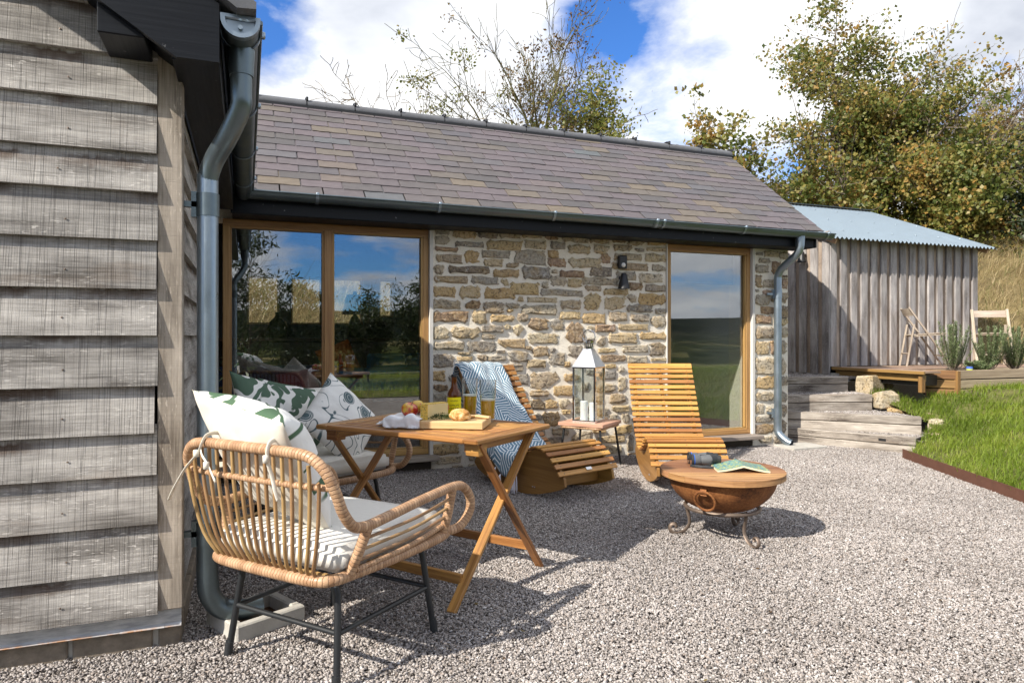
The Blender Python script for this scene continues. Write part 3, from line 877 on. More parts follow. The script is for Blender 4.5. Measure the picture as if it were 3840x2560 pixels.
# ---------------------------------------------------------------- terrain and ground
def in_poly(x, y, poly):
    c = False; j = len(poly) - 1
    for i in range(len(poly)):
        xi, yi = poly[i]; xj, yj = poly[j]
        if (yi > y) != (yj > y) and x < (xj - xi) * (y - yi) / (yj - yi) + xi: c = not c
        j = i
    return c
def z_lawn(x, y):
    d = (x - 5.94) * 0.897 - (y - 4.72) * 0.442
    return min(0.60, 0.06 + 0.27 * max(d, 0) + 0.3 * max(0, y - 4.9))
def z_bank(x, y):
    d = max(y - 9.35, (x - 10.25) * 0.8 + (y - 6.8) * 0.6)
    n = mnoise.noise(Vector((x * 0.5, y * 0.5, 0.0))) * 0.12
    sl = 0.64 if x < 9.5 else 0.50
    return 0.66 + sl * min(max(d, 0), 4.3) + 0.04 * max(d - 4.3, 0) + (n if d > 0.2 else 0)

mb = MB(); mb.face([(-16, -9, -0.012), (16, -9, -0.012), (16, 14, -0.012), (-16, 14, -0.012)])
tag(mb.build('ground', M['gravel_bed'], recalc=False), kind='structure')

# gravel: one square metre-ish patch of stone chips, repeated over the yard
def chips(n, size, inside, seed, smin=0.0045, smax=0.0095, zf=None):
    rg = np.random.default_rng(seed)
    P = inside(rg, n)
    n = len(P)
    base = np.array([(1, 0, 0), (-1, 0, 0), (0, 1, 0), (0, -1, 0), (0, 0, 1), (0, 0, -1)], dtype=float)
    tri = np.array([(0, 2, 4), (2, 1, 4), (1, 3, 4), (3, 0, 4), (2, 0, 5), (1, 2, 5), (3, 1, 5), (0, 3, 5)])
    sc = rg.uniform(smin, smax, (n, 1, 1)) * rg.uniform(0.6, 1.35, (n, 1, 3))
    V = base[None] * sc + rg.normal(0, 0.25, (n, 6, 3)) * sc
    q = rg.normal(0, 1, (n, 4)); q /= np.linalg.norm(q, axis=1)[:, None]
    w, x, y, z = q.T
    Rm = np.stack([np.stack([1 - 2 * (y * y + z * z), 2 * (x * y - z * w), 2 * (x * z + y * w)], 1),
                   np.stack([2 * (x * y + z * w), 1 - 2 * (x * x + z * z), 2 * (y * z - x * w)], 1),
                   np.stack([2 * (x * z - y * w), 2 * (y * z + x * w), 1 - 2 * (x * x + y * y)], 1)], 1)
    V = np.einsum('nij,nkj->nki', Rm, V)
    V[:, :, 2] *= 0.75
    V += P[:, None, :]
    F = (tri[None] + (np.arange(n) * 6)[:, None, None]).reshape(-1, 3)
    return V.reshape(-1, 3), F
TILE = 0.8
def tile_pts(rg, n):
    p = np.zeros((n, 3)); p[:, :2] = rg.uniform(-TILE / 2, TILE / 2, (n, 2)); p[:, 2] = rg.uniform(-0.004, 0.006, n)
    return p
V, F = chips(15500, TILE, tile_pts, 5, 0.0035, 0.0078)
gravel = obj_of('gravel', np_mesh('gravel', V, F, M['gravel']))
tag(gravel, 'pale limestone gravel covering the yard', 'gravel', kind='stuff')
ng = bpy.data.node_groups.new('gravel_spread', 'GeometryNodeTree')
ng.interface.new_socket('Geometry', in_out='INPUT', socket_type='NodeSocketGeometry')
ng.interface.new_socket('Geometry', in_out='OUTPUT', socket_type='NodeSocketGeometry')
gi = ng.nodes.new('NodeGroupInput'); go = ng.nodes.new('NodeGroupOutput')
gg = ng.nodes.new('GeometryNodeMeshGrid')
NX, NY = 11, 10
gg.inputs['Size X'].default_value = TILE * (NX - 1); gg.inputs['Size Y'].default_value = TILE * (NY - 1)
gg.inputs['Vertices X'].default_value = NX; gg.inputs['Vertices Y'].default_value = NY
gr_ = ng.nodes.new('FunctionNodeRandomValue'); gr_.data_type = 'INT'
gr_.inputs['Min'].default_value = 0 if not hasattr(gr_.inputs['Min'].default_value, '__len__') else (0, 0, 0)
for s_ in gr_.inputs:
    if s_.type == 'INT' and s_.name == 'Min': s_.default_value = 0
    if s_.type == 'INT' and s_.name == 'Max': s_.default_value = 3
gm = ng.nodes.new('ShaderNodeMath'); gm.operation = 'MULTIPLY'; gm.inputs[1].default_value = math.pi / 2
ng.links.new([o for o in gr_.outputs if o.type == 'INT'][0], gm.inputs[0])
gc = ng.nodes.new('ShaderNodeCombineXYZ'); ng.links.new(gm.outputs[0], gc.inputs[2])
gp = ng.nodes.new('GeometryNodeInstanceOnPoints')
ng.links.new(gg.outputs['Mesh'], gp.inputs['Points']); ng.links.new(gi.outputs[0], gp.inputs['Instance'])
ng.links.new(gc.outputs[0], gp.inputs['Rotation'])
gt = ng.nodes.new('GeometryNodeTransform'); gt.inputs['Translation'].default_value = (2.3, 2.35, 0.0)
ng.links.new(gp.outputs[0], gt.inputs[0]); ng.links.new(gt.outputs[0], go.inputs[0])
gravel.modifiers.new('spread', 'NODES').node_group = ng

LAWN_POLY = [(3.6, 0.0), (4.4, 1.6), (5.21, 3.24), (5.94, 4.72), (6.36, 4.93), (6.74, 5.13), (6.92, 5.86), (7.06, 6.36), (7.14, 6.40), (7.14, 5.50), (7.45, 5.68), (7.62, 5.44), (13.0, 5.2), (13.0, 0.0)]
mb = MB()
def lawn_cells(x0, x1, y0, y1, st):
    for x in np.arange(x0, x1 - 1e-6, st):
        for y in np.arange(y0, y1 - 1e-6, st):
            if all(in_poly(a, b, LAWN_POLY) for a, b in ((x, y), (x + st, y), (x + st, y + st), (x, y + st))):
                mb.face([(a, b, z_lawn(a, b) - 0.006) for a, b in ((x, y), (x + st, y), (x + st, y + st), (x, y + st))])
lawn_cells(3.5, 7.7, 0.0, 6.5, 0.05)
lawn_cells(7.7, 13.2, 0.0, 6.5, 0.25)
tag(mb.build('lawn', M['lawn'], recalc=False, weld=True, smooth=True), kind='structure')

def blades(P, h, w, lean, seed, segs=2, wind=(0.0, 0.0)):
    """P (n,3) roots; every blade a tapered strip of quads"""
    rg = np.random.default_rng(seed)
    n = len(P)
    a = rg.uniform(0, 2 * np.pi, n)
    hh = h[0] + (h[1] - h[0]) * rg.random(n) ** 1.5
    ww = rg.uniform(w[0], w[1], n)
    ln = rg.uniform(lean[0], lean[1], n) * hh
    dirx, diry = np.cos(a) * ln + wind[0] * hh, np.sin(a) * ln + wind[1] * hh
    sx, sy = -np.sin(a + rg.normal(0, 0.5, n)), np.cos(a)
    V = np.zeros((n, (segs + 1) * 2, 3))
    for k in range(segs + 1):
        t = k / segs
        cx = P[:, 0] + dirx * t * t; cy = P[:, 1] + diry * t * t
        cz = P[:, 2] + hh * (t - 0.18 * t * t * lean[1])
        wd = ww * (1 - t * 0.92) * 0.5
        V[:, 2 * k] = np.stack([cx - sx * wd, cy - sy * wd, cz], 1)
        V[:, 2 * k + 1] = np.stack([cx + sx * wd, cy + sy * wd, cz], 1)
    f = np.array([(2 * k, 2 * k + 1, 2 * k + 3, 2 * k + 2) for k in range(segs)])
    F = (f[None] + (np.arange(n) * (segs + 1) * 2)[:, None, None]).reshape(-1, 4)
    return V.reshape(-1, 3), F
rg = np.random.default_rng(3)
pts = []
while len(pts) < 42000:
    x, y = rg.uniform(4.0, 10.2), rg.uniform(1.4, 6.4)
    if not in_poly(x, y, LAWN_POLY): continue
    d = (x - 5.94) * 0.897 - (y - 4.72) * 0.442
    dens = 0.75 if d < 2.6 else 0.25
    cl = mnoise.noise(Vector((x * 5, y * 5, 1.0)))
    bare = mnoise.noise(Vector((x * 1.3, y * 1.3, 4.0)))
    if d < 0.12: dens = 1.0
    if rg.random() > dens * (0.75 + 0.7 * cl) * (0.35 if bare > 0.28 else 1.0): continue
    pts.append((x, y, z_lawn(x, y) - 0.01))
V, F = blades(np.array(pts), (0.04, 0.13), (0.005, 0.011), (0.3, 1.1), 4, 2, (0.2, 0.05))
tag(obj_of('lawn_grass', np_mesh('lawn_grass', V, F, M['grass'])), 'tufty green grass on the sloping lawn beside the steps', 'grass', kind='stuff')

# steep bank behind the buildings
mb = MB()
def bank_grid(x0, x1, y0, y1, s):
    for x in np.arange(x0, x1, s):
        for y in np.arange(y0, y1, s):
            q = [(x, y), (x + s, y), (x + s, y + s), (x, y + s)]
            if x + s <= 5.7 and y < 9.0: continue
            if x < 13.0 and y < 6.3 : continue
            mb.face([(a, b, z_bank(a, b)) for a, b in q])
bank_grid(-10.0, 26.0, 5.0, 19.0, 0.5)
tag(mb.build('bank', M['bank'], recalc=False, weld=True, smooth=True), kind='structure')
mb = MB()
mb.face([(-600, 18.5, 3.6), (600, 18.5, 3.6), (1500, 900, 30), (-1500, 900, 30)])
tag(mb.build('hill_field', M['bank'], recalc=False), kind='structure')
pts = []
while len(pts) < 26000:
    if rg.random() < 0.55:
        x, y = rg.uniform(-2.2, 4.5), rg.uniform(9.35, 12.2)
    else:
        x, y = rg.uniform(9.9, 16.5), rg.uniform(5.8, 12.0)
    d = max(y - 9.35, (x - 10.25) * 0.8 + (y - 6.8) * 0.6)
    if d < -0.1: continue
    if rg.random() > 0.55 + 0.6 * mnoise.noise(Vector((x * 2.2, y * 2.2, 7.0))): continue
    pts.append((x, y, z_bank(x, y) - 0.03))
V, F = blades(np.array(pts), (0.25, 0.75), (0.005, 0.011), (0.5, 1.5), 8, 3, (0.25, -0.25))
tag(obj_of('bank_grass', np_mesh('bank_grass', V, F, M['straw'])), 'long dry straw-coloured grass on the steep bank behind the buildings', 'dry grass', kind='stuff')

# ground on the open side, behind the camera: lawn, then the valley and the far hill seen in the glass
mb = MB()
for x in np.arange(-14, 22, 2.0):
    for y in np.arange(-9, -1.0, 2.0):
        mb.face([(x, y, 0.02), (x + 2, y, 0.02), (x + 2, min(y + 2, -1.1), 0.02), (x, min(y + 2, -1.1), 0.02)])
tag(mb.build('meadow', M['lawn'], recalc=False, weld=True), kind='structure')
pts = []
while len(pts) < 24000:
    x, y = rg.uniform(-7, 17), -1.2 - 7.5 * rg.random()
    pts.append((x, y, 0.01))
V, F = blades(np.array(pts), (0.08, 0.24), (0.010, 0.020), (0.2, 0.8), 14, 2)
tag(obj_of('meadow_grass', np_mesh('meadow_grass', V, F, M['grass'])), 'green meadow grass reflected low in the tall window', 'grass', kind='stuff')
def z_far(x, y):
    d = -y - 9.0
    z = 0.0 - 26 * (1 - math.exp(-d / 160.0))
    if d > 700:
        t = min(1, (d - 700) / 1300.0)
        z += (96 + 16 * mnoise.noise(Vector((x * 0.0011, 0.3, 0.0))) + 5 * mnoise.noise(Vector((x * 0.005, 1.3, 0.0)))) * t * t * (3 - 2 * t)
    return z + (3.0 * mnoise.noise(Vector((x * 0.01, y * 0.01, 2.0))) if d > 60 else 0)
ys = [-8.9, -12, -18, -30, -50, -80, -120, -180, -260, -360, -480, -620, -760, -900, -1050, -1200, -1400, -1600, -1800, -2000, -2300]
mb = MB()
def xs_of(i): return [(-1 + 2 * k / 40) * (60 + (-ys[i]) * 2.6) for k in range(41)]
for i in range(len(ys) - 1):
    a, b = xs_of(i), xs_of(i + 1)
    for k in range(40):
        q = [(a[k], ys[i]), (a[k + 1], ys[i]), (b[k + 1], ys[i + 1]), (b[k], ys[i + 1])]
        mb.face([(x, y, z_far(x, y) + (0.02 if y > -9 else 0)) for x, y in q])
tag(mb.build('far_hill', M['hill'], recalc=False, weld=True, smooth=True), kind='structure')
# ---------------------------------------------------------------- stone sizes of the rubble wall (x0, z0, x1, z1 in mm)
WALL_STONES = """1586,2114,1725,2170 1751,2093,1983,2182 1994,2101,2186,2181 2206,2112,2426,2182 2434,2124,2640,2180 1590,2025,1729,2107 1773,2013,2055,2070 2078,1999,2438,2098 2454,2025,2685,2114 1586,1963,1803,2009 1862,1870,2013,1992 2028,1923,2315,1999 2351,1870,2681,2015 1593,1858,1843,1943 2047,1845,2245,1922 2272,1841,2402,1893 1575,1755,1673,1851 1714,1772,2105,1851 2140,1747,2406,1828 2430,1734,2726,1869 1579,1677,1896,1748 1926,1679,2198,1759 2221,1674,2299,1736 2307,1586,2612,1716 2632,1658,2710,1726 1568,1555,1780,1654 1814,1539,2028,1668 2063,1545,2371,1661 2620,1580,3080,1655 1554,1442,1829,1538 1866,1449,2017,1532 2044,1409,2256,1518 2390,1526,2450,1574 2486,1519,2801,1575 2272,1462,2406,1510 2280,1422,2347,1455 2418,1403,2793,1507 1557,1322,1903,1428 1937,1320,2086,1439 2117,1333,2355,1406 2386,1338,2498,1423 2498,1257,2710,1380 1561,1173,1721,1286 1740,1172,2013,1294 2032,1234,2252,1303 2260,1263,2327,1311 2028,1168,2171,1219 2494,1119,2809,1235 1575,1073,1866,1151 1892,1049,2167,1158 2186,1083,2474,1175 1561,911,1769,1042 1803,1026,1926,1055 1791,976,1945,1015 1990,977,2082,1031 2086,968,2272,1023 2174,1041,2268,1070 2296,958,2498,1065 2470,1075,2531,1105 2539,1003,2710,1104 2478,899,2685,978 1557,792,1684,891 1564,703,1706,770 1557,594,1699,686 2268,862,2450,940 2303,732,2506,847 2514,699,2818,857 2514,622,2718,689 2331,596,2470,707 2410,508,2535,593 2535,495,2677,607 2410,420,2498,505 2531,395,2644,470 2644,336,2826,479 2555,241,2669,335 2620,148,2868,234 1561,128,1814,237 1597,44,1840,115 2669,2123,2809,2172 2847,2105,3140,2178 3148,2111,3380,2181 3407,2130,3559,2173 3577,2112,3783,2179 3811,2127,4036,2183 2726,2036,2893,2112 2910,1997,3170,2096 3192,2007,3372,2104 3416,2049,3632,2116 3664,2054,3774,2090 3802,2063,4036,2111 2701,1954,2813,2030 2697,1858,2893,1956 2914,1865,3283,1976 3283,1920,3389,2021 3425,1957,3746,2032 3783,1954,4036,2047 2739,1801,2805,1846 2822,1769,3092,1841 3157,1786,3403,1895 3398,1860,3820,1939 3862,1864,4036,1932 2726,1681,2901,1791 2905,1678,3071,1762 3071,1705,3483,1786 3097,1641,3283,1706 3447,1764,3682,1854 3709,1744,3998,1844 3600,1660,3765,1744 3783,1654,4027,1730 3310,1604,3591,1682 3092,1452,3275,1625 2830,1460,3062,1555 3310,1463,3559,1596 3577,1533,3687,1624 3705,1509,4036,1637 3573,1439,3876,1523 3904,1430,4036,1487 2822,1361,3054,1441 3071,1317,3332,1433 3363,1350,3573,1448 3614,1344,3834,1427 3853,1281,4036,1414 2734,1250,2876,1367 2893,1125,3097,1335 3127,1255,3200,1301 3214,1240,3447,1318 3474,1260,3820,1324 3723,1161,4036,1245 3231,1100,3341,1209 3358,1123,3696,1237 3839,993,4027,1141 2722,1043,2784,1092 2706,915,2884,1035 2918,995,3071,1110 3248,1034,3443,1081 3519,1031,3816,1110 3275,940,3564,1014 3577,920,3811,1003 3857,945,4036,977 2872,898,2948,958 2872,756,3041,840 3114,824,3200,870 3253,766,3456,855 3323,882,3447,921 3474,844,3546,895 3469,644,3573,789 2759,617,3011,727 3062,664,3148,748 3227,638,3438,731 3183,544,3305,621 2952,537,3054,606 2673,501,2805,599 2813,504,2935,591 3376,524,3559,630 3398,441,3600,507 2986,452,3054,514 3218,410,3358,496 2847,442,2943,492 3376,366,3465,420 3519,328,3609,426 3429,223,3632,314 2743,241,2926,320 2943,145,3174,267 3183,241,3332,288 3240,133,3555,211 3288,31,3519,117 3573,42,3655,207 3600,671,3746,766 3774,681,4017,769 3618,543,3820,638 3848,536,4017,648 3627,432,3792,512 3820,424,4017,512 3636,321,3783,408 3811,304,4017,392 3655,208,3839,288 3867,182,4017,270 3682,79,3885,167 3913,60,4017,149 3600,797,3792,892 3820,793,4017,905 2976,302,3253,385 1891,451,2179,500 2973,48,3114,95 2082,239,2371,319 1880,607,2149,678 2122,126,2257,197 1894,128,1968,180 1611,285,1698,378 2083,30,2293,94 1987,754,2170,828 2072,349,2249,407 1934,255,2065,307 2425,-4,2506,39 2057,856,2159,930 1827,367,1946,422 1767,511,1846,633 2344,1207,2453,1309 2541,3,2619,114 1608,453,1707,520 2674,55,2758,129 2202,443,2280,550 2404,235,2468,321 1832,780,1901,871 1712,787,1784,848 1750,-18,1863,23 3172,922,3257,978 2345,120,2487,219 2097,515,2164,572 1863,518,2068,581 1902,-20,2063,35 2307,423,2385,519 3288,337,3354,394 2837,3,2913,70 2210,684,2278,754 1829,894,1951,954 2939,-16,3006,30 3728,16,3810,61 3582,-19,3689,21 2346,339,2479,405 3149,-18,3265,56 3128,1137,3203,1183 2999,887,3069,961 3109,456,3170,511 2312,-20,2410,53 2228,577,2310,621 1905,54,1971,106 1972,360,2041,411 1796,273,1896,325 3089,960,3156,1012"""
PIER_STONES = """5191,2080,5284,2117 5303,2072,5502,2139 5511,2056,5636,2140 5228,2000,5388,2060 5173,1895,5369,1984 5407,1886,5540,2022 5173,1729,5275,1871 5284,1733,5454,1830 5182,1684,5238,1714 5284,1651,5454,1710 5182,1537,5378,1656 5256,1440,5454,1523 5191,1328,5407,1440 5191,1171,5435,1305 5182,999,5378,1148 5388,998,5483,1148 5173,773,5617,968 5173,618,5454,760 5191,483,5445,602 5182,351,5312,463 5331,345,5435,428 5182,252,5426,326 5182,124,5445,236 5228,27,5407,101 5550,1724,5636,1845 5540,1572,5646,1686 5540,1390,5646,1542 5530,1186,5646,1299 5530,996,5627,1155 5502,648,5636,754 5483,467,5627,603 5473,301,5627,437 5464,120,5627,271 5445,15,5617,90 5435,1314,5636,1405 5483,1851,5627,1881 5271,2155,5388,2197 5404,1583,5518,1627 5556,1936,5628,2001"""

# ---------------------------------------------------------------- stone cottage
def rebase(root, base):
    base = Vector(base)
    root.location = base
    for ch in root.children: ch.location = ch.location - base

def plank(mb, prof, d0, d1, ax):
    """straight board of a given cross-section, u along its length"""
    k = len(mb.f)
    mb.prism(prof, d0, d1, ax)
    for i in range(k + 2, len(mb.f)):
        mb.uv[i] = [(b, a) for a, b in mb.uv[i]]

def stone_mesh(w, h, seed, proud=0.02):
    rr = random.Random(seed)
    pts = []
    cx, cz = w / 2, h / 2
    sk = rr.uniform(-0.10, 0.10) * min(1, w / h * 0.5)
    cut = [rr.uniform(0.08, 0.55) for _ in range(4)]
    if rr.random() < 0.22: cut[rr.randrange(4)] = 0.95
    corners = [(-cx, -cz), (cx, -cz), (cx, cz), (-cx, cz)]
    m = min(w, h)
    for i, (x, z) in enumerate(corners):
        c = cut[i] * m * 0.5
        sx, sz = (1 if x > 0 else -1), (1 if z > 0 else -1)
        a = (x, z - sz * c * rr.uniform(0.7, 1.6)); b = (x - sx * c * rr.uniform(0.8, 2.2), z)
        pts.extend([a, b] if i in (1, 3) else [b, a])
        nx, nz = corners[(i + 1) % 4]
        t = rr.uniform(0.35, 0.65)
        pts.append(((x + (nx - x) * t), (z + (nz - z) * t)))
    # order: each corner gives two points then an edge midpoint
    j = 0.055 * m + 0.003
    pts = [(x + rr.uniform(-j, j) + sk * z, z + rr.uniform(-j, j) * 0.8 + 0.05 * sk * x) for x, z in pts]
    n = len(pts)
    V = [(x * 0.98, 0.03, z * 0.98) for x, z in pts]
    V += [(x, -proud * rr.uniform(0.2, 0.6), z) for x, z in pts]
    ins = min(0.014, 0.13 * m)
    V += [(x * (1 - ins / (abs(x) + 0.02)), -proud * rr.uniform(0.75, 1.25), z * (1 - ins / (abs(z) + 0.012))) for x, z in pts]
    V += [(x * 0.5 + rr.uniform(-.1, .1) * w * .3, -proud * rr.uniform(0.85, 1.45), z * 0.45) for x, z in pts[::2]]
    F = []
    for l in range(2):
        for i in range(n):
            k = (i + 1) % n
            F.append((l * n + i, l * n + k, (l + 1) * n + k, (l + 1) * n + i))
    c0 = 3 * n; nc = len(pts[::2])
    for i in range(nc):
        k = (i + 1) % nc
        F.append((2 * n + 2 * i, 2 * n + (2 * i + 1) % n, c0 + i))
        F.append((2 * n + (2 * i + 1) % n, 2 * n + (2 * i + 2) % n, c0 + k, c0 + i))
    F.append(tuple(c0 + i for i in range(nc)))
    me = bpy.data.meshes.new('stone')
    me.from_pydata(V, [], F)
    me.materials.append(M['stone'])
    bm = bmesh.new(); bm.from_mesh(me); bmesh.ops.recalc_face_normals(bm, faces=bm.faces); bm.to_mesh(me); bm.free()
    return me

cottage = empty('stone_cottage', label='stone cottage with purple slate roof, rubble wall and tall oak-framed windows', cat='cottage')
WY = 5.985
mb = MB()
mb.box(((1.555 + 4.04) / 2, WY + 0.2, 1.08), (4.04 - 1.555, 0.4, 2.16))
mb.box(((5.155 + 5.64) / 2, WY + 0.2, 1.08), (5.64 - 5.155, 0.4, 2.16))
mb.box((2.7, WY + 0.22, 2.28), (5.86, 0.30, 0.23))
mb.box((0.66, WY + 0.25, 0.03), (1.77, 0.36, 0.17)); mb.box((4.6, WY + 0.25, 0.02), (1.10, 0.36, 0.15))
mb.box((5.44, 7.7, 1.1), (0.398, 2.62, 2.2))
wall = mb.build('wall', M['mortar'], cottage)
rs = random.Random(5)
for lst in (WALL_STONES, PIER_STONES):
    for q in lst.split():
        a, b, c, d = (int(v) / 1000.0 for v in q.split(','))
        g_ = 0.0
        w, h = max(c - a - g_, 0.025), max(d - b - g_, 0.022)
        o = obj_of('stone', stone_mesh(w, h, rs.random(), rs.uniform(0.010, 0.022)), wall, ((a + c) / 2, WY, (b + d) / 2))
for i, (x0, x1) in enumerate(((-0.20, 0.12), (0.14, 0.52), (0.55, 0.83), (0.86, 1.25), (1.27, 1.54), (4.07, 4.36), (4.39, 4.78), (4.80, 5.13))):
    obj_of('stone', stone_mesh(x1 - x0, 0.09, i + 900, 0.02), wall, ((x0 + x1) / 2, WY + 0.07, 0.05))
# white-limed reveals beside the frames
mb = MB()
mb.box((1.5515, WY + 0.06, 1.13), (0.03, 0.16, 2.04)); mb.box((5.152, WY + 0.06, 1.13), (0.03, 0.16, 2.04)); mb.box((4.041, WY + 0.06, 1.13), (0.012, 0.16, 2.04))
mb.build('reveal', M['reveal'], cottage)

# hollow rooms behind the glass
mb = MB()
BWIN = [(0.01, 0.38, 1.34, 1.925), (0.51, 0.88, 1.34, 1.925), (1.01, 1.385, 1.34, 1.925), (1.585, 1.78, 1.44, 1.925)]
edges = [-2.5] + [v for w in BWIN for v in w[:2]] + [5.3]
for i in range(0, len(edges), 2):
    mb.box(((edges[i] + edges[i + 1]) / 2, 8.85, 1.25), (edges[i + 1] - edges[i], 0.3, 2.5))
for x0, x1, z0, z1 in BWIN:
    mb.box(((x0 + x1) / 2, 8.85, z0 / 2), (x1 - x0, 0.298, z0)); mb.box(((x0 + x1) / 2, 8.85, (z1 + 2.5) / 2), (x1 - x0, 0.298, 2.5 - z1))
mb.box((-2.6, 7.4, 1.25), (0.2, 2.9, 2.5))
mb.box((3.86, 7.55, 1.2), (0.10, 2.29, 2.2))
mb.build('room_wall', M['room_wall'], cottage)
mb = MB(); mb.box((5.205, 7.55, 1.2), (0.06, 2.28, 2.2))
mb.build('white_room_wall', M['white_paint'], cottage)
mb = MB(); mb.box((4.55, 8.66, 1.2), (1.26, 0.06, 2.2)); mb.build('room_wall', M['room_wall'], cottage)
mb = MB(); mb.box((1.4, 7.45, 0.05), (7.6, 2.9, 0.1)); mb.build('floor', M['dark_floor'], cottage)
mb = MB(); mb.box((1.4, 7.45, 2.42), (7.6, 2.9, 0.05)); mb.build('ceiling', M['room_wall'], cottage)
for x0, x1, z0, z1 in BWIN:
    w = empty('window'); w.parent = cottage
    mb = MB()
    for c, s in ((((x0 + x1) / 2, 8.80, z0 + 0.012), (x1 - x0, 0.05, 0.024)), (((x0 + x1) / 2, 8.80, z1 - 0.012), (x1 - x0, 0.05, 0.024)), ((x0 + 0.012, 8.80, (z0 + z1) / 2), (0.024, 0.05, z1 - z0 - 0.05)), ((x1 - 0.012, 8.80, (z0 + z1) / 2), (0.024, 0.05, z1 - z0 - 0.05))):
        mb.box(c, s)
    mb.build('frame', M['oak_frame'], w)

def big_window(x0, x1, z0, z1, mull=None, sill=None):
    w = empty('window'); w.parent = cottage
    t, y, d = 0.052, WY + 0.055, 0.075
    parts = [(((x0 + x1) / 2, y, z1 - t / 2 - 0.004), (x1 - x0, d, t + 0.008)), (((x0 + x1) / 2, y, z0 + t / 2), (x1 - x0, d, t))]
    parts += [((x, y + 0.002, (z0 + z1) / 2), (t, d, z1 - z0 - 2 * t)) for x in (x0 + t / 2, x1 - t / 2)]
    for c, s in parts:
        mb = MB(); mb.box(c, s, ch=0.004); mb.build('frame', M['oak_frame'], w)
        # slim inner glazing bead
    if mull:
        mb = MB(); mb.box((mull, y - 0.004, (z0 + z1) / 2), (0.07, d, z1 - z0 - 2 * t), ch=0.004); mb.build('mullion', M['oak_frame'], w)
    lims = [(x0 + t, (mull or x1) - (0.035 if mull else t))] + ([(mull + 0.035, x1 - t)] if mull else [])
    for a, b in lims:
        mb = MB(); mb.box(((a + b) / 2, y + 0.01, (z0 + z1) / 2), (b - a - 0.002, 0.006, z1 - z0 - 2 * t - 0.002)); mb.build('pane', M['pane'], w)
        mb = MB()
        for c, s in ((((a + b) / 2, y - 0.012, z0 + t + 0.008), (b - a, 0.03, 0.016)), (((a + b) / 2, y - 0.012, z1 - t - 0.012), (b - a, 0.03, 0.016)), ((a + 0.008, y - 0.012, (z0 + z1) / 2), (0.016, 0.03, z1 - z0 - 2 * t - 0.045)), ((b - 0.008, y - 0.012, (z0 + z1) / 2), (0.016, 0.03, z1 - z0 - 2 * t - 0.045))):
            mb.box(c, s)
        mb.build('glazing_bead', M['oak_frame'], w)
    return w
w1 = big_window(-0.175, 1.535, 0.14, 2.155, 0.657)
w2 = big_window(4.05, 5.137, 0.14, 2.155)
mb = MB(); mb.box((0.70, WY - 0.03, 0.117), (1.80, 0.20, 0.040), ch=0.004); mb.build('sill', M['oak_sill'], w1)
mb = MB(); mb.box((4.595, WY - 0.04, 0.117), (1.17, 0.22, 0.040), ch=0.004); mb.build('sill', M['oak_sill'], w2)
# roller blind half drawn in the right-hand window
mb = MB(); mb.box((4.57, WY + 0.20, 1.94), (0.96, 0.008, 0.32)); mb.tube([(4.09, WY + 0.20, 1.775), (5.05, WY + 0.20, 1.775)], 0.010, 8)
mb.build('roller_blind', M['room_wall'], w2)

# roof
PITCH = math.atan2(3.556 - 2.335, 7.30 - 5.72)
EY, EZ, RY, RZ = 5.72, 2.335, 7.30, 3.556
mb = MB()
up = Vector((0, math.cos(PITCH), math.sin(PITCH))); nn = Vector((0, -math.sin(PITCH), math.cos(PITCH)))
mb.prism([(EY + 0.02, EZ - 0.02), (RY, RZ - 0.02), (9.1, 2.28), (9.1, 2.18), (RY, RZ - 0.12), (EY + 0.03, EZ - 0.07)], -2.6, 5.82, 'x')
roof = mb.build('roof', M['black'], cottage)
ROWS, EXPO, SW = 15, 0.1335, 0.335
smesh = []
for k in range(5):
    rr = random.Random(40 + k)
    mb = MB()
    L, t, n = 0.285, 0.0105, 9
    bot = [(-0.5 * (SW - 0.012) + (SW - 0.012) * i / n, rr.uniform(-0.005, 0.005)) for i in range(n + 1)]
    lo_t = [(x, y, t) for x, y in bot]; lo_b = [(x, y - 0.002, 0.0) for x, y in bot]
    up_t = [(x, L, t) for x, _ in bot]; up_b = [(x, L, 0) for x, _ in bot]
    for i in range(n):
        mb.face([lo_t[i], lo_t[i + 1], up_t[i + 1], up_t[i]])
        mb.face([lo_b[i], lo_b[i + 1], lo_t[i + 1], lo_t[i]])
    mb.face([lo_b[0], lo_t[0], up_t[0], up_b[0]], [(0, 0), (0.01, 0), (0.01, 0.3), (0, 0.3)])
    mb.face([lo_b[-1], up_b[-1], up_t[-1], lo_t[-1]], [(0, 0), (0.01, 0), (0.01, 0.3), (0, 0.3)])
    smesh.append(mb.mesh('slate', M['slate'], recalc=False))
X0, X1 = -0.42, 5.855
for r in range(ROWS):
    s = r * EXPO - 0.03
    x = X0 - (SW / 2 if r % 2 else 0)
    while x < X1 - 0.02:
        w = SW * (1.0 if True else 1)
        xe = min(x + w, X1)
        if xe - x > 0.05 and xe > -0.3:
            o = obj_of('slate', smesh[rs.randrange(5)], roof)
            p = Vector((0, EY, EZ)) + up * s + nn * (0.018 + rs.uniform(-0.0015, 0.002))
            o.location = ((x + xe) / 2, p.y, p.z)
            o.scale = ((xe - x) / SW, 1, 1)
            o.rotation_euler = (PITCH - R(2.6) + rs.uniform(-0.006, 0.006), rs.uniform(-0.005, 0.005), rs.uniform(-0.004, 0.004))
        x += w
rm = MB(); rm.tube([(-0.235, 0, 0), (0.235, 0, 0)], 0.105, 14)
rm.v = [(x, y * 0.95, z * 0.62) for x, y, z in rm.v]
rmesh = rm.mesh('ridge_tile', M['ridge'], smooth=40)
um = MB(); um.box((0, -0.075, 0.05), (0.022, 0.05, 0.035), ch=0.004); um.box((0, 0, 0.068), (0.03, 0.10, 0.012), ch=0.003); um.tube([(0, -0.085, -0.01), (0, -0.07, 0.04), (0, 0.0, 0.073), (0, 0.08, 0.035)], 0.008, 6)
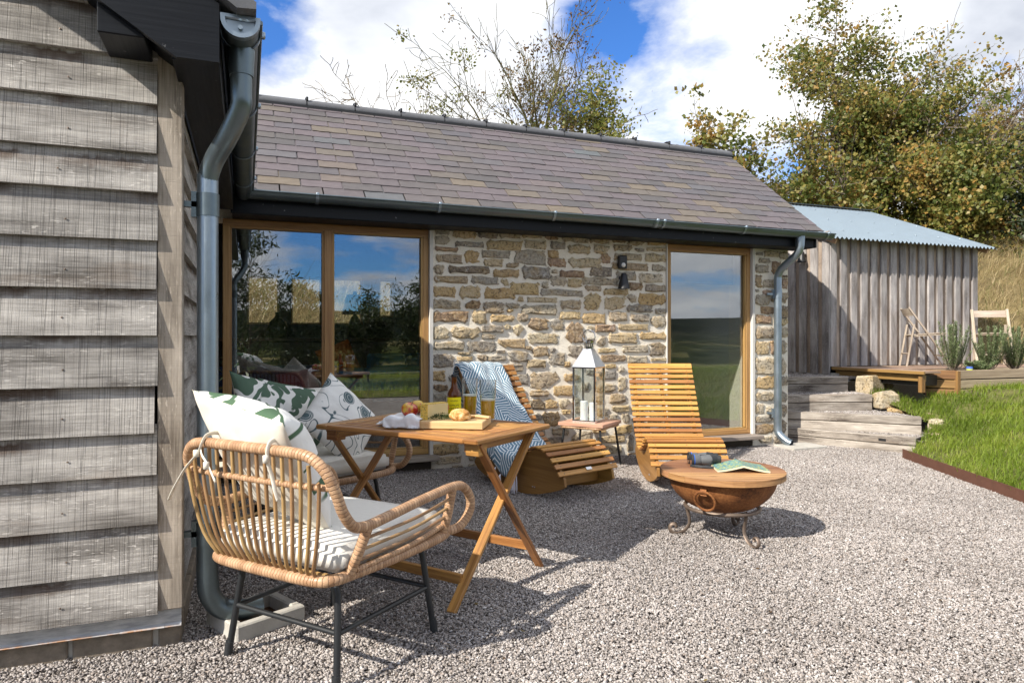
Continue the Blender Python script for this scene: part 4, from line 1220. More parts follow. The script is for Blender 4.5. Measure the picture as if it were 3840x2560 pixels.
umesh = um.mesh('ridge_clip', M['plastic_black'])
x = -0.38
while x < 5.62:
    t_ = obj_of('ridge_tile', rmesh, roof, (x + 0.235, RY, RZ - 0.005), (rs.uniform(-0.01, 0.01), 0, rs.uniform(-0.006, 0.006)))
    obj_of('ridge_clip', umesh, roof, (x + 0.478, RY, RZ + 0.003))
    x += 0.482
mb = MB(); mb.box((2.90, RY - 0.098, RZ - 0.045), (5.9, 0.012, 0.05)); mb.build('ridge_vent', M['plastic_black'], roof)
mb = MB(); mb.box((2.82, EY + 0.015, 2.245), (5.86, 0.03, 0.175), ch=0.003); mb.build('fascia', M['black'], cottage)
mb = MB(); mb.box((2.82, 5.868, 2.165), (5.84, 0.262, 0.02)); mb.build('soffit', M['black'], cottage)
mb = MB(); mb.prism([(EY, 2.16), (EY, 2.32), (RY, RZ - 0.03), (RY, RZ - 0.25), (5.98, 2.16)], 5.765, 5.79, 'x'); mb.build('verge_board', M['black'], cottage)
rebase(cottage, (2.7, 6.1, 0.0))

def gutter(name, label, p0, p1, r, brackets, lipside):
    root = empty(name, p0, 0, label, 'gutter')
    p0, p1 = Vector(p0), Vector(p1)
    d = p1 - p0; L = d.length; d.normalize()
    s = Vector((0, 0, 1)).cross(d)            # sideways
    def P(t, a, rad): return d * t + s * (math.cos(a) * rad) + Vector((0, 0, -math.sin(a) * rad))
    mb = MB()
    n = 16
    for i in range(n):
        a0, a1 = math.pi * i / n, math.pi * (i + 1) / n
        mb.face([P(0, a0, r), P(L, a0, r), P(L, a1, r), P(0, a1, r)])
        mb.face([P(0, a0, r - 0.003), P(0, a1, r - 0.003), P(L, a1, r - 0.003), P(L, a0, r - 0.003)])
    for a in (0.0, math.pi):
        mb.face([P(0, a, r), P(0, a, r - 0.003), P(L, a, r - 0.003), P(L, a, r)])
    mb.build('channel', M['zinc_dull'], root, smooth=35, recalc=False, weld=True)
    mb = MB()
    mb.tube([P(0, 0 if lipside > 0 else math.pi, r + 0.004), P(L, 0 if lipside > 0 else math.pi, r + 0.004)], 0.0085, 8)
    mb.build('rolled_bead', M['zinc_dull'], root, smooth=35)
    for t in brackets:
        mb = MB()
        pts = [P(t, math.pi * i / 12, r + 0.004) for i in range(13)]
        for i in range(12):
            q = [pts[i] - d * 0.012, pts[i + 1] - d * 0.012, pts[i + 1] + d * 0.012, pts[i] + d * 0.012]
            o = [p + (p - d * (p.dot(d))).normalized() * 0.003 for p in q]
            mb.face(o)
            for e in ((0, 1), (2, 3)): mb.face([q[e[0]], q[e[1]], o[e[1]], o[e[0]]])
        e = P(t, 0 if lipside > 0 else math.pi, r + 0.012)
        mb.box(e + Vector((0, 0, 0.004)), (0.024, 0.024, 0.024), ch=0.004)
        mb.build('bracket', M['zinc'], root, smooth=40, recalc=False)
    return root
def stop_end(root, at, d, r, mat):
    mb = MB()
    s = Vector((0, 0, 1)).cross(Vector(d)).normalized(); d = Vector(d).normalized(); at = Vector(at)
    n = 16
    def P(a, rad, t): return at + d * t + s * (math.cos(a) * rad) + Vector((0, 0, -math.sin(a) * rad + 0.002))
    ring = [P(math.pi * i / n, r + 0.004, 0) for i in range(n + 1)]
    rin = [P(math.pi * i / n, r - 0.012, 0) for i in range(n + 1)]
    rec = [P(math.pi * i / n, r - 0.016, 0.014) + Vector((0, 0, -0.004)) for i in range(n + 1)]
    back = [P(math.pi * i / n, r + 0.004, 0.03) for i in range(n + 1)]
    for i in range(n):
        mb.face([ring[i], ring[i + 1], rin[i + 1], rin[i]]); mb.face([rin[i], rin[i + 1], rec[i + 1], rec[i]]); mb.face([ring[i], back[i], back[i + 1], ring[i + 1]])
    mb.face(rec)
    tl = [ring[0], ring[n]]; u = Vector((0, 0, 0.012))
    mb.face([ring[0] + u, ring[n] + u, rec[n] + u * 0.2, rec[0] + u * 0.2]); mb.face([ring[0], ring[0] + u, ring[n] + u, ring[n]])
    mb.build('stop_end', mat, root, recalc=True)
    mb = MB(); mb.tube([at - d * 0.001 + Vector((0, 0, -r * 0.45)), at + d * 0.016 + Vector((0, 0, -r * 0.45))], 0.008, 10); mb.build('boss', mat, root)
g2 = gutter('cottage_gutter', 'long grey half-round steel gutter along the slate eave', (-0.02, 5.655, 2.318), (5.93, 5.655, 2.300), 0.058, (0.55, 1.55, 2.62, 3.70, 3.78, 4.75, 5.85), -1)
def dome(root, at, r): pass
mb = MB(); mb.prism([(math.cos(math.pi + math.pi * i / 14) * 0.06, math.sin(math.pi + math.pi * i / 14) * 0.06) for i in range(15)], 0, 0.012, 'x', (5.93, 0, -0.018)); mb.build('stop_end', M['zinc'], g2)
mb = MB(); mb.prism([(math.cos(math.pi + math.pi * i / 14) * 0.063, math.sin(math.pi + math.pi * i / 14) * 0.063) for i in range(15)], 3.665, 3.735, 'x', (0, 0, -0.01)); mb.build('union_clip', M['zinc_dull'], g2)

def downpipe(name, label, path_top, pipe, path_bot, r, clips, clipdir, mat, mat2):
    root = empty(name, pipe[1], 0, label, 'downpipe')
    b = Vector(pipe[1])
    loc = lambda P: [Vector(p) - b for p in P]
    mb = MB(); mb.tube(loc(smooth_path(path_top, 8)), r * 1.0, 20); mb.build('swan_neck', mat2, root, smooth=50)
    mb = MB(); mb.tube(loc([path_top[0], Vector(path_top[0]) - Vector((0, 0, 0.10))]), [r * 1.28, r * 1.12], 20); mb.build('outlet', mat2, root, smooth=50)
    mb = MB(); mb.tube(loc([pipe[0], pipe[1]]), r * 1.03, 24); mb.build('pipe', mat, root, smooth=50)
    mb = MB()
    pb = smooth_path(path_bot, 8)
    mb.tube(loc(pb), r * 1.06, 20, caps=False); 
    mb.tube(loc(pb[-2:]), r * 0.9, 20, caps=False); mb.build('shoe', mat2, root, smooth=50)
    for z in clips:
        c = Vector((pipe[0][0], pipe[0][1], z)) - b
        mb = MB(); mb.tube([c - Vector((0, 0, 0.045)), c + Vector((0, 0, 0.045))], r * 1.13, 20)
        cd = Vector(clipdir); side = Vector((0, 0, 1)).cross(cd)
        mb.beam(c + cd * r, c + cd * (r + 0.075), 0.03, 0.022)
        mb.box(c + cd * (r + 0.005), (0.03, 0.03, 0.10))
        mb.build('clip', mat2, root, smooth=50)
    return root
downpipe('cottage_downpipe', 'pale galvanised downpipe on the right end of the stone wall', [(5.50, 5.66, 2.26), (5.50, 5.66, 2.14), (5.485, 5.71, 2.06), (5.435, 5.85, 1.94), (5.42, 5.895, 1.86), (5.42, 5.90, 1.80)],
         ((5.42, 5.90, 1.84), (5.42, 5.90, 0.22)), [(5.42, 5.90, 0.36), (5.42, 5.90, 0.20), (5.425, 5.88, 0.13), (5.45, 5.80, 0.065), (5.47, 5.75, 0.045)], 0.040, (1.66, 0.36), (-0.9, 0.44, 0), M['zinc'], M['zinc'])
sp = MB(); sp.box((0, 0, 0.012), (0.46, 0.30, 0.03), ch=0.004)
o = sp.build('splash_slab', M['concrete'], loc=(5.56, 5.72, 0.0)); tag(o, 'thin pale slab under the downpipe shoe', 'slab')

wl = empty('wall_light', (3.49, WY - 0.02, 1.67), 0, 'black cone wall light with motion sensor on the rubble wall', 'wall light')
mb = MB(); mb.box((0, -0.035, 0.265), (0.09, 0.05, 0.13), ch=0.008); sn = mb.build('sensor', M['plastic_black'], wl)
mb = MB()
for i in range(6):
    a0, a1 = math.pi * i / 12, math.pi * (i + 1) / 12
mb.lathe([(0.0005, 0.030), (0.014, 0.026), (0.024, 0.014), (0.027, 0.0)], 16, (0, -0.045, 0.235), Matrix.Rotation(R(90), 3, 'X')); mb.build('sensor_lens', M['white_paint'], sn, smooth=True)
mb = MB(); mb.box((0, -0.02, 0.11), (0.03, 0.05, 0.03)); mb.lathe([(0.0, 0.155), (0.022, 0.152), (0.031, 0.135), (0.060, 0.0), (0.056, 0.0), (0.03, 0.11)], 24, (0, -0.065, 0.0)); mb.build('shade', M['plastic_black'], wl, smooth=40)
# ---------------------------------------------------------------- oak-clad wing on the left
wing = empty('oak_clad_wing', label='weathered oak weatherboarded wing with black bargeboard at the left edge', cat='building')
ZB = [2.60, 2.425, 2.246, 2.076, 1.891, 1.743, 1.561, 1.378, 1.203, 1.013, 0.835, 0.678, 0.493, 0.315, 0.150]
mb = MB(); mb.box((-3.3, 3.10, 1.5), (6.0, 0.24, 2.8)); mb.box((-0.40, 4.45, 1.10), (0.20, 2.9, 2.06)); mb.box((-6.2, 4.5, 1.4), (0.2, 3, 2.6))
mb.build('wall', M['black'], wing)
rb = random.Random(2)
for i in range(1, len(ZB)):
    h = ZB[i - 1] - ZB[i] + 0.03
    z = ZB[i]
    j = rb.uniform(-0.006, 0.006)
    xe = -0.313 - (0.008 if i == 10 else 0) + rb.uniform(-0.002, 0.002)
    mb = MB()
    plank(mb, [(-0.046 + j * 0.3, z), (-0.018, z + 0.001), (0.0, z + h), (-0.016, z + h)], -4.6, xe, 'x')
    o = mb.build('weatherboard', M['oak_clad'], wing, loc=(0, 2.935, 0))
    o.rotation_euler = (0, rb.uniform(-0.0015, 0.0015), 0)
    if z < 2.15:
        mb = MB()
        plank(mb, [(0.046, z), (0.018, z + 0.001), (0.0, z + h), (0.016, z + h)], 2.985, 5.93, 'y')
        mb.v = [(x, y, zz) for x, y, zz in mb.v]
        mb.build('side_board', M['oak_clad'], wing, loc=(-0.292, 0, 0))
mb = MB(); mb.box((-0.27, 2.952, 1.225), (0.086, 0.086, 2.14), ch=0.003); mb.build('corner_post', M['oak_post'], wing)
# nail heads
for i in range(2, len(ZB)):
    mb = MB(); x = -0.62 + rb.uniform(-0.02, 0.02)
    mb.lathe([(0.0035, 0.0), (0.0035, 0.002), (0.0002, 0.003)], 8, (x, 2.885 + 0.012, ZB[i] + 0.065), Matrix.Rotation(R(90), 3, 'X')); mb.build('nail', M['iron'], wing)
for x0, x1 in ((-4.6, -1.07), (-1.05, -0.615), (-0.60, -0.335), (-0.315, -0.235)):
    mb = MB(); mb.box(((x0 + x1) / 2, 3.02, 0.02), (x1 - x0, 0.14, 0.150), ch=0.006); mb.build('plinth_block', M['plinth_block'], wing)
for y0, y1 in ((3.10, 3.5), (3.52, 3.93), (3.95, 4.4), (4.42, 4.9), (4.92, 5.9)):
    mb = MB(); mb.box((-0.30, (y0 + y1) / 2, 0.02), (0.13, y1 - y0, 0.149), ch=0.006); mb.build('plinth_block', M['plinth_block'], wing)
mb = MB(); mb.box((-2.4, 3.03, 0.02), (4.3, 0.13, 0.14)); mb.build('plinth_mortar', M['concrete'], wing)
mb = MB()
for x0, x1, k in ((-4.6, -0.42, 0.0), (-0.44, -0.29, 0.003), (-0.30, -0.232, 0.001)):
    z0, z1 = 0.088, 0.20
    ys = [(2.925 - k, z1, 1.0), (2.925 - k, z0 + 0.012, 0.55), (2.915 - k, z0, 0.46), (2.917 - k, z0 - 0.003, 0.44)]
    n = 8
    for i in range(n):
        xa, xb = x0 + (x1 - x0) * i / n, x0 + (x1 - x0) * (i + 1) / n
        for a, b in zip(ys, ys[1:]):
            mb.face([(xa, a[0], a[1]), (xb, a[0], a[1]), (xb, b[0], b[1]), (xa, b[0], b[1])], [(xa, a[2]), (xb, a[2]), (xb, b[2]), (xa, b[2])])
mb.build('flashing', M['flashing'], wing, recalc=False, loc=(0, 0.0, 0))
SL = 0.68
mb = MB()
plank(mb, [(-0.088, 2.172), (-0.226, 2.172), (-0.413, 2.297), (-2.6, 2.297 + SL * 2.187), (-2.6, 2.36 + SL * 2.512 + 0.02), (-0.088, 2.38)], 2.640, 2.668, 'y')
mb.build('bargeboard', M['black'], wing)
mb = MB(); mb.box((-0.40, 2.79, 2.32), (0.145, 0.23, 0.17), ch=0.004); mb.build('purlin_end', M['black'], wing)
mb = MB(); mb.box((-0.166, 4.19, 2.262), (0.152, 3.03, 0.172)); mb.build('eaves_box', M['black'], wing)
mb = MB()
mb.prism([(0.035, 2.365), (0.035, 2.39), (-3.2, 2.39 + SL * 3.235), (-3.2, 2.34 + SL * 3.235), (-0.03, 2.36)], 2.60, 6.6, 'y')
mb.build('roof', M['ridge'], wing)
mb = MB(); mb.prism([(-0.20, 2.19), (-0.24, 2.33), (-3.2, 2.34 + SL * 2.96), (-3.2, 2.25 + SL * 2.96)], 2.67, 2.98, 'y'); mb.build('verge_soffit', M['black'], wing)
rebase(wing, (-0.3, 2.95, 0.0))

gw = gutter('wing_gutter', 'grey half-round gutter running back along the timber wing eave', (-0.018, 2.66, 2.345), (-0.018, 5.70, 2.318), 0.064, (0.12, 0.95, 1.75, 2.55), -1)
stop_end(gw, (0, -0.004, 0.0), (0, 1, 0), 0.064, M['zinc'])
downpipe('wing_downpipe', 'thick grey steel downpipe at the corner of the timber wing', [(-0.016, 2.80, 2.29), (-0.016, 2.80, 2.13), (-0.02, 2.812, 2.07), (-0.065, 2.87, 1.975), (-0.115, 2.945, 1.90), (-0.14, 2.972, 1.83), (-0.142, 2.975, 1.77)],
         ((-0.142, 2.975, 1.84), (-0.142, 2.975, 0.26)), [(-0.142, 2.975, 0.40), (-0.142, 2.975, 0.24), (-0.132, 2.98, 0.165), (-0.09, 2.99, 0.105), (-0.02, 3.0, 0.085), (0.06, 3.02, 0.08)], 0.0385, (1.72, 0.42), (-1, 0, 0), M['zinc'], M['zinc_dull'])
gl = empty('drain_gully', (0.04, 3.06, 0.0), R(27), 'square concrete drain surround under the corner downpipe', 'drain')
mb = MB()
for c, s in (((0, -0.115, 0.02), (0.30, 0.04, 0.09)), ((0, 0.115, 0.02), (0.30, 0.04, 0.09)), ((-0.13, 0, 0.02), (0.04, 0.189, 0.09)), ((0.13, 0, 0.02), (0.04, 0.189, 0.09))):
    mb.box(c, s, ch=0.006)
mb.build('surround', M['concrete'], gl)
mb = MB(); mb.box((0, 0, -0.005), (0.24, 0.20, 0.03)); mb.build('silt', M['mulch'], gl)
# ---------------------------------------------------------------- shed, deck, steps
shed = empty('timber_shed', label='silvered timber shed with blue-grey corrugated roof behind the deck', cat='shed')
SX0, SX1, SY, SZ0, SZ1 = 7.10, 9.92, 6.80, 0.80, 2.50
def ztop(y): return min(2.46 + (y - 6.62) * 0.413, 3.36)
mb = MB()
mb.box(((SX0 + SX1) / 2, 8.72, 1.55), (SX1 - SX0 - 0.1, 3.7, 1.70)); 
mb.prism([(SY + 0.10, 2.3), (SY + 0.10, 2.50), (8.8, 3.28), (10.5, 2.6), (10.5, 2.3)], SX0 + 0.05, SX1 - 0.05, 'x')
mb.build('core', M['black'], shed)
rsd = random.Random(9)
PW = 0.180
n = int((SX1 - SX0) / PW)
for i in range(n + 1):
    x = SX0 + 0.055 + i * PW
    if x < SX1:
        mb = MB(); mb.box((x, SY - 0.006, (SZ0 + SZ1) / 2), (0.108 + rsd.uniform(-.006, .006), 0.026, SZ1 - SZ0 + rsd.uniform(-.01, 0.0)), ch=0.003); mb.build('board', M['larch'], shed)
    if x + PW / 2 < SX1 - 0.02:
        mb = MB(); mb.box((x + PW / 2, SY + 0.020, (SZ0 + SZ1) / 2), (0.15, 0.022, SZ1 - SZ0 - 0.01)); mb.build('under_board', M['larch_under'], shed)
y = SY + 0.05
k = 0
while y < 10.4:
    zt = ztop(y) + 0.02 if y < 8.8 else 3.30 - (y - 8.8) * 0.41
    mb = MB(); mb.box((SX0 - 0.006, y, (0.70 + zt) / 2), (0.026, 0.12, zt - 0.70), ch=0.003); mb.build('board', M['larch'], shed)
    mb = MB(); mb.box((SX0 + 0.020, y + 0.1, (0.70 + zt) / 2), (0.022, 0.15, zt - 0.71)); mb.build('under_board', M['larch_under'], shed)
    y += 0.20
mb = MB()
per, amp = 0.0762, 0.016
nx = int((10.06 - 6.94) / per * 6)
ev, rd = Vector((0, 6.60, 2.455)), Vector((0, 8.80, 3.365))
for i in range(nx):
    xa, xb = 6.94 + i * per / 6, 6.94 + (i + 1) * per / 6
    za, zb = amp * math.sin(2 * math.pi * xa / per), amp * math.sin(2 * math.pi * xb / per)
    mb.face([(xa, ev.y, ev.z + za), (xb, ev.y, ev.z + zb), (xb, rd.y, rd.z + zb), (xa, rd.y, rd.z + za)])
    mb.face([(xa, 10.9, 2.45 + za), (xa, rd.y, rd.z + za), (xb, rd.y, rd.z + zb), (xb, 10.9, 2.45 + zb)])
M['tin'] = zinc('pale_blue_corrugated_steel', (0.20, 0.255, 0.305), 0.42, 0.12)
roof_s = mb.build('roof', M['tin'], shed, recalc=False, weld=True, smooth=True)
mb = MB()
mb.beam((6.93, 8.79, 3.385), (10.07, 8.79, 3.385), 0.22, 0.012, (0, -0.2, 1)); mb.build('ridge_cap', M['zinc_dull'], roof_s)
for xv in (7.07, SX1 + 0.02):
    mb = MB(); mb.beam((xv, 6.66, 2.42), (xv, 8.8, 3.31), 0.02, 0.07); mb.build('verge_board', M['larch_edge'], shed)
for yy_ in (7.0, 7.7, 8.4):
    for i in range(7):
        x = 7.1 + i * 0.457
        mb = MB(); z = ev.z + (yy_ - ev.y) * (rd.z - ev.z) / (rd.y - ev.y) + 0.012
        mb.lathe([(0.012, 0.0), (0.010, 0.008), (0.001, 0.011)], 8, (x, yy_, z)); mb.build('roof_screw', M['zinc'], roof_s)
mb = MB(); mb.box((7.16, 7.6, 0.66), (0.10, 1.8, 0.12)); mb.build('plinth', M['concrete'], shed)
rebase(shed, (8.5, 8.0, 0.7))
sl = empty('shed_light', (7.075, 7.20, 2.20), 0, 'small black cone light on the side of the timber shed', 'wall light')
mb = MB(); mb.lathe([(0.0, 0.15), (0.024, 0.147), (0.034, 0.13), (0.062, 0.0), (0.056, 0.0), (0.03, 0.11)], 20, (-0.05, 0, 0)); mb.build('shade', M['plastic_black'], sl, smooth=40)
mb = MB(); mb.box((-0.005, 0, 0.09), (0.04, 0.04, 0.05)); mb.build('bracket', M['plastic_black'], sl)

deck = empty('deck', (8.6, 6.1, 0.66), 0, 'low timber deck in front of the shed', 'deck')
b0 = Vector((8.6, 6.1, 0.66))
y = 5.50
while y < 6.76:
    xe = 7.42 if y < 5.96 else 10.4
    mb = MB(); mb.box(Vector(((7.13 + xe) / 2, y + 0.0675, 0.787)) - b0, (xe - 7.13, 0.135, 0.026), ch=0.004); mb.build('deck_board', M['deck'], deck)
    y += 0.142
mb = MB(); mb.box(Vector((7.115, 6.12, 0.783)) - b0, (0.026, 1.30, 0.036), ch=0.003); mb.build('edge_board', M['deck_edge'], deck)
mb = MB(); mb.box(Vector((7.185, 6.14, 0.72)) - b0, (0.04, 1.24, 0.07)); mb.build('joist', M['deck_edge'], deck)
mb = MB(); mb.box(Vector((7.16, 5.54, 0.66)) - b0, (0.05, 0.05, 0.20)); mb.build('post', M['deck_edge'], deck)
mb = MB(); mb.box(Vector((8.7, 6.15, 0.69)) - b0, (2.95, 1.1, 0.12)); mb.build('under_deck_shade', M['plastic_black'], deck)  # black box added as the shade in the gap below the boards
planter = empty('planter', (8.8, 5.7, 0.62), 0, 'long low timber planter edging the deck', 'planter')
b0 = Vector((8.8, 5.7, 0.62))
def pl(p0, p1, z0, z1, t=0.04, m='planter'):
    p0, p1 = Vector((*p0, (z0 + z1) / 2)) - b0, Vector((*p1, (z0 + z1) / 2)) - b0
    mb = MB(); mb.beam(p0, p1, t, z1 - z0, ch=0.003); mb.build('board', M[m], planter)
for z0, z1 in ((0.705, 0.805), (0.60, 0.692), (0.50, 0.588)):
    pl((7.64, 5.455), (10.6, 5.405), z0, z1); pl((7.43, 5.70), (7.62, 5.47), z0, z1, 0.04, 'deck_edge')
mb = MB(); mb.box(Vector((7.625, 5.455, 0.665)) - b0, (0.045, 0.045, 0.27)); mb.build('post', M['deck_edge'], planter)
mb = MB(); mb.box(Vector((9.1, 5.70, 0.62)) - b0, (2.9, 0.40, 0.25)); mb.build('liner', M['plastic_black'], planter)
mb = MB(); mb.face([Vector(p) - b0 for p in ((7.46, 5.70, 0.765), (7.64, 5.475, 0.765), (10.6, 5.42, 0.765), (10.6, 5.96, 0.765), (7.46, 5.96, 0.765))]); mb.build('soil', M['mulch'], planter, recalc=False)
for z0, z1 in ((0.70, 0.785),):
    pl((7.46, 5.955), (10.6, 5.955), z0, z1, 0.03)

STEPS = [((5.70, 6.14), (6.34, 4.97), 0.0, 0.165, 'lowest timber step, weathered sleepers with a dark slot'), ((5.72, 6.16), (6.67, 5.16), 0.165, 0.342, 'second timber step up, long pale sleepers angled to the lawn'),
         ((5.67, 6.20), (6.80, 5.88), 0.342, 0.522, 'third timber step up, grey sleepers beside a squared stone'), ((5.67, 6.64), (6.95, 6.36), 0.522, 0.70, 'top timber step, short dark sleepers below the shed')]
sm = {}
for i, (a, b, z0, z1, lab) in enumerate(STEPS):
    st_ = empty('timber_step', ((a[0] + b[0]) / 2, (a[1] + b[1]) / 2, z0), 0, lab, 'step', 'sleeper steps up to the shed')
    o0 = Vector(((a[0] + b[0]) / 2, (a[1] + b[1]) / 2, z0))
    d = (Vector((*b, 0)) - Vector((*a, 0))).normalized(); nrm = Vector((-d.y, d.x, 0)) * 0.055
    hm = (z0 + z1) / 2
    for zz0, zz1, off in ((hm + 0.003, z1, 0.0), (z0 - 0.03, hm - 0.003, 0.006)):
        p0 = Vector((*a, (zz0 + zz1) / 2)) + nrm + Vector((0, 0, 0)) - o0 + nrm * off * 10; p1 = Vector((*b, (zz0 + zz1) / 2)) + nrm - o0 + nrm * off * 10
        mb = MB(); mb.beam(p0, p1, 0.11, zz1 - zz0, ch=0.007); mb.build('sleeper', M['sleeper'], st_)
    if i == 0:
        mb = MB(); pm = Vector((*a, 0)).lerp(Vector((*b, 0)), 0.77); mb.beam(pm - d * 0.035 - nrm * 0.02 - o0 + Vector((0, 0, 0.118)), pm + d * 0.035 - nrm * 0.02 - o0 + Vector((0, 0, 0.118)), 0.004, 0.026); mb.build('slot', M['plastic_black'], st_)
TREADS = [([(5.66, 6.3), (5.78, 6.16), (6.40, 5.02), (6.78, 5.18), (6.2, 6.3)], 0.150), ([(5.66, 6.5), (5.80, 6.2), (6.72, 5.22), (6.98, 5.92), (6.4, 6.5)], 0.328),
          ([(5.66, 6.8), (5.70, 6.25), (6.84, 5.93), (7.05, 6.36), (6.4, 6.8)], 0.508), ([(5.66, 8.9), (5.68, 6.70), (6.98, 6.40), (7.12, 6.36), (7.12, 8.9)], 0.688)]
for i, (poly, z) in enumerate(TREADS):
    mb = MB(); mb.prism(poly, z - 0.02, z - 0.008, 'z'); tag(mb.build('step_path', M['gravel_bed']), kind='structure')
    def ins(rg_, n_):
        xs_ = [p[0] for p in poly]; ys_ = [p[1] for p in poly]; out = []
        ymax = min(max(ys_), 8.3)
        while len(out) < n_:
            x, y = rg_.uniform(min(xs_), max(xs_)), rg_.uniform(min(ys_), ymax)
            if in_poly(x, y, poly): out.append((x, y, z + rg_.uniform(-0.004, 0.005)))
        return np.array(out)
    V, F = chips(5200 if i < 3 else 9000, 0, ins, 60 + i, 0.006, 0.011)
    tag(obj_of('step_gravel', np_mesh('step_gravel', V, F, M['gravel'])), ['pale gravel filling the lowest step tread', 'pale gravel filling the second step tread', 'shaded gravel on the third step tread', 'gravel landing between the top step and the shed'][i], 'gravel', kind='stuff')

M['rock'] = stone('garden_rock')
def rock(loc, size, rz, seed, label):
    rr = random.Random(seed)
    bm = bmesh.new(); bmesh.ops.create_cube(bm, size=1.0)
    bmesh.ops.bevel(bm, geom=list(bm.edges), offset=0.09, segments=1, affect='EDGES')
    bmesh.ops.subdivide_edges(bm, edges=list(bm.edges), cuts=1, use_grid_fill=True)
    for v in bm.verts:
        n_ = mnoise.noise_vector(v.co * 1.7 + Vector((seed, 0, 0))) * 0.13
        v.co = Vector(((v.co.x + n_.x) * size[0], (v.co.y + n_.y) * size[1], (v.co.z + n_.z + 0.5) * size[2]))
    me = bpy.data.meshes.new('rock'); bm.to_mesh(me); bm.free()
    me.materials.append(M['rock'])
    o = obj_of('rock', me, None, loc, (0, 0, rz))
    return tag(o, label, 'rock', 'rocks retaining the lawn beside the steps')
rock((7.13, 6.22, 0.47), (0.26, 0.22, 0.25), 0.2, 1, 'big pale rock at the end of the top timber step')
rock((7.32, 6.38, 0.52), (0.24, 0.22, 0.20), -0.1, 2, 'mossy rock under the corner of the deck')
rock((7.52, 6.36, 0.54), (0.20, 0.2, 0.15), 0.3, 3, 'small rock tucked under the deck edge')
rock((6.95, 5.83, 0.36), (0.24, 0.17, 0.19), -0.25, 4, 'squared stone block beside the third step')
rock((6.98, 5.70, 0.26), (0.20, 0.14, 0.11), -0.2, 5, 'low rock below the squared stone block')
rock((7.10, 5.62, 0.30), (0.22, 0.13, 0.09), 0.1, 6, 'flat rock half hidden in the grass beside the steps')
rock((6.86, 5.13, 0.19), (0.16, 0.14, 0.13), 0.5, 7, 'rough rock at the right end of the second step')
rock((6.62, 4.95, 0.10), (0.16, 0.14, 0.11), 0.2, 8, 'low rock at the right end of the lowest step')
rock((7.02, 5.35, 0.28), (0.18, 0.12, 0.08), 0.7, 9, 'thin rock in the grass above the second step')

ed = MB()
EP = [(6.02, 4.86), (5.94, 4.70), (5.58, 3.99), (5.21, 3.24), (4.80, 2.42), (4.40, 1.6), (3.9, 0.6)]
ed_root = empty('lawn_edging', (5.2, 3.2, 0), 0, 'low rusty brown steel edging between gravel and lawn', 'edging')
for i, (a, b) in enumerate(zip(EP, EP[1:])):
    mb = MB(); mb.beam((a[0] - 5.2, a[1] - 3.2, 0.028), (b[0] - 5.2, b[1] - 3.2, 0.028), 0.006, 0.13); mb.build('strip', M['corten'], ed_root)

def folding_chair(loc, rz, label):
    t = empty('folding_chair', loc, rz, label, 'folding chair', 'bleached folding chairs on the deck')
    W = 0.205
    for s in (-1, 1):
        mb = MB(); mb.beam((s * W, -0.24, 0.775), (s * W, 0.26, 0.0), 0.020, 0.036, (1, 0, 0), 0.003); mb.v = mb.v; mb.build('back_leg', M['chair_wood'], t)
        mb = MB(); mb.beam((s * (W - 0.026), -0.17, 0.555), (s * (W - 0.026), -0.26, 0.0), 0.020, 0.032, (1, 0, 0), 0.003); mb.build('leg', M['chair_wood'], t)
        mb = MB(); mb.beam((s * (W - 0.05), -0.20, 0.395), (s * (W - 0.05), 0.20, 0.425), 0.018, 0.03, (1, 0, 0), 0.003); mb.build('seat_rail', M['chair_wood'], t)
    mb = MB()
    mb.grid(lambda u, v: (W * (2 * u - 1), -0.222 - 0.03 * (1 - (2 * u - 1) ** 2) - 0.04 * (v - 0.5), 0.665 + 0.095 * v), 8, 1, lambda u, v: (u * 0.4, v * 0.1))
    mb.grid(lambda u, v: (W * (2 * u - 1), -0.207 - 0.03 * (1 - (2 * u - 1) ** 2) - 0.04 * (v - 0.5), 0.665 + 0.095 * v), 8, 1, lambda u, v: (u * 0.4, v * 0.1))
    for v in (0.0, 1.0):
        mb.grid(lambda u, w: (W * (2 * u - 1), -0.222 + 0.015 * w - 0.03 * (1 - (2 * u - 1) ** 2) - 0.04 * (v - 0.5), 0.665 + 0.095 * v), 8, 1)
    mb.build('back_rail', M['chair_wood'], t)
    for i in range(6):
        y = -0.17 + i * 0.068
        mb = MB(); mb.box((0, y, 0.428 + 0.075 * y), (0.36, 0.052, 0.014), ch=0.003); mb.build('slat', M['chair_wood'], t)
    mb = MB(); mb.tube([(-W, 0.165, 0.147), (W, 0.165, 0.147)], 0.010, 8); mb.build('rung', M['chair_wood'], t)
    mb = MB(); mb.tube([(-W + .03, -0.237, 0.17), (W - .03, -0.237, 0.17)], 0.010, 8); mb.build('rung', M['chair_wood'], t)
    return t
folding_chair((8.36, 6.42, 0.80), R(-128), 'bleached folding chair on the deck angled against the shed')
folding_chair((9.58, 6.36, 0.80), R(132), 'bleached folding chair at the right end of the deck facing the yard')

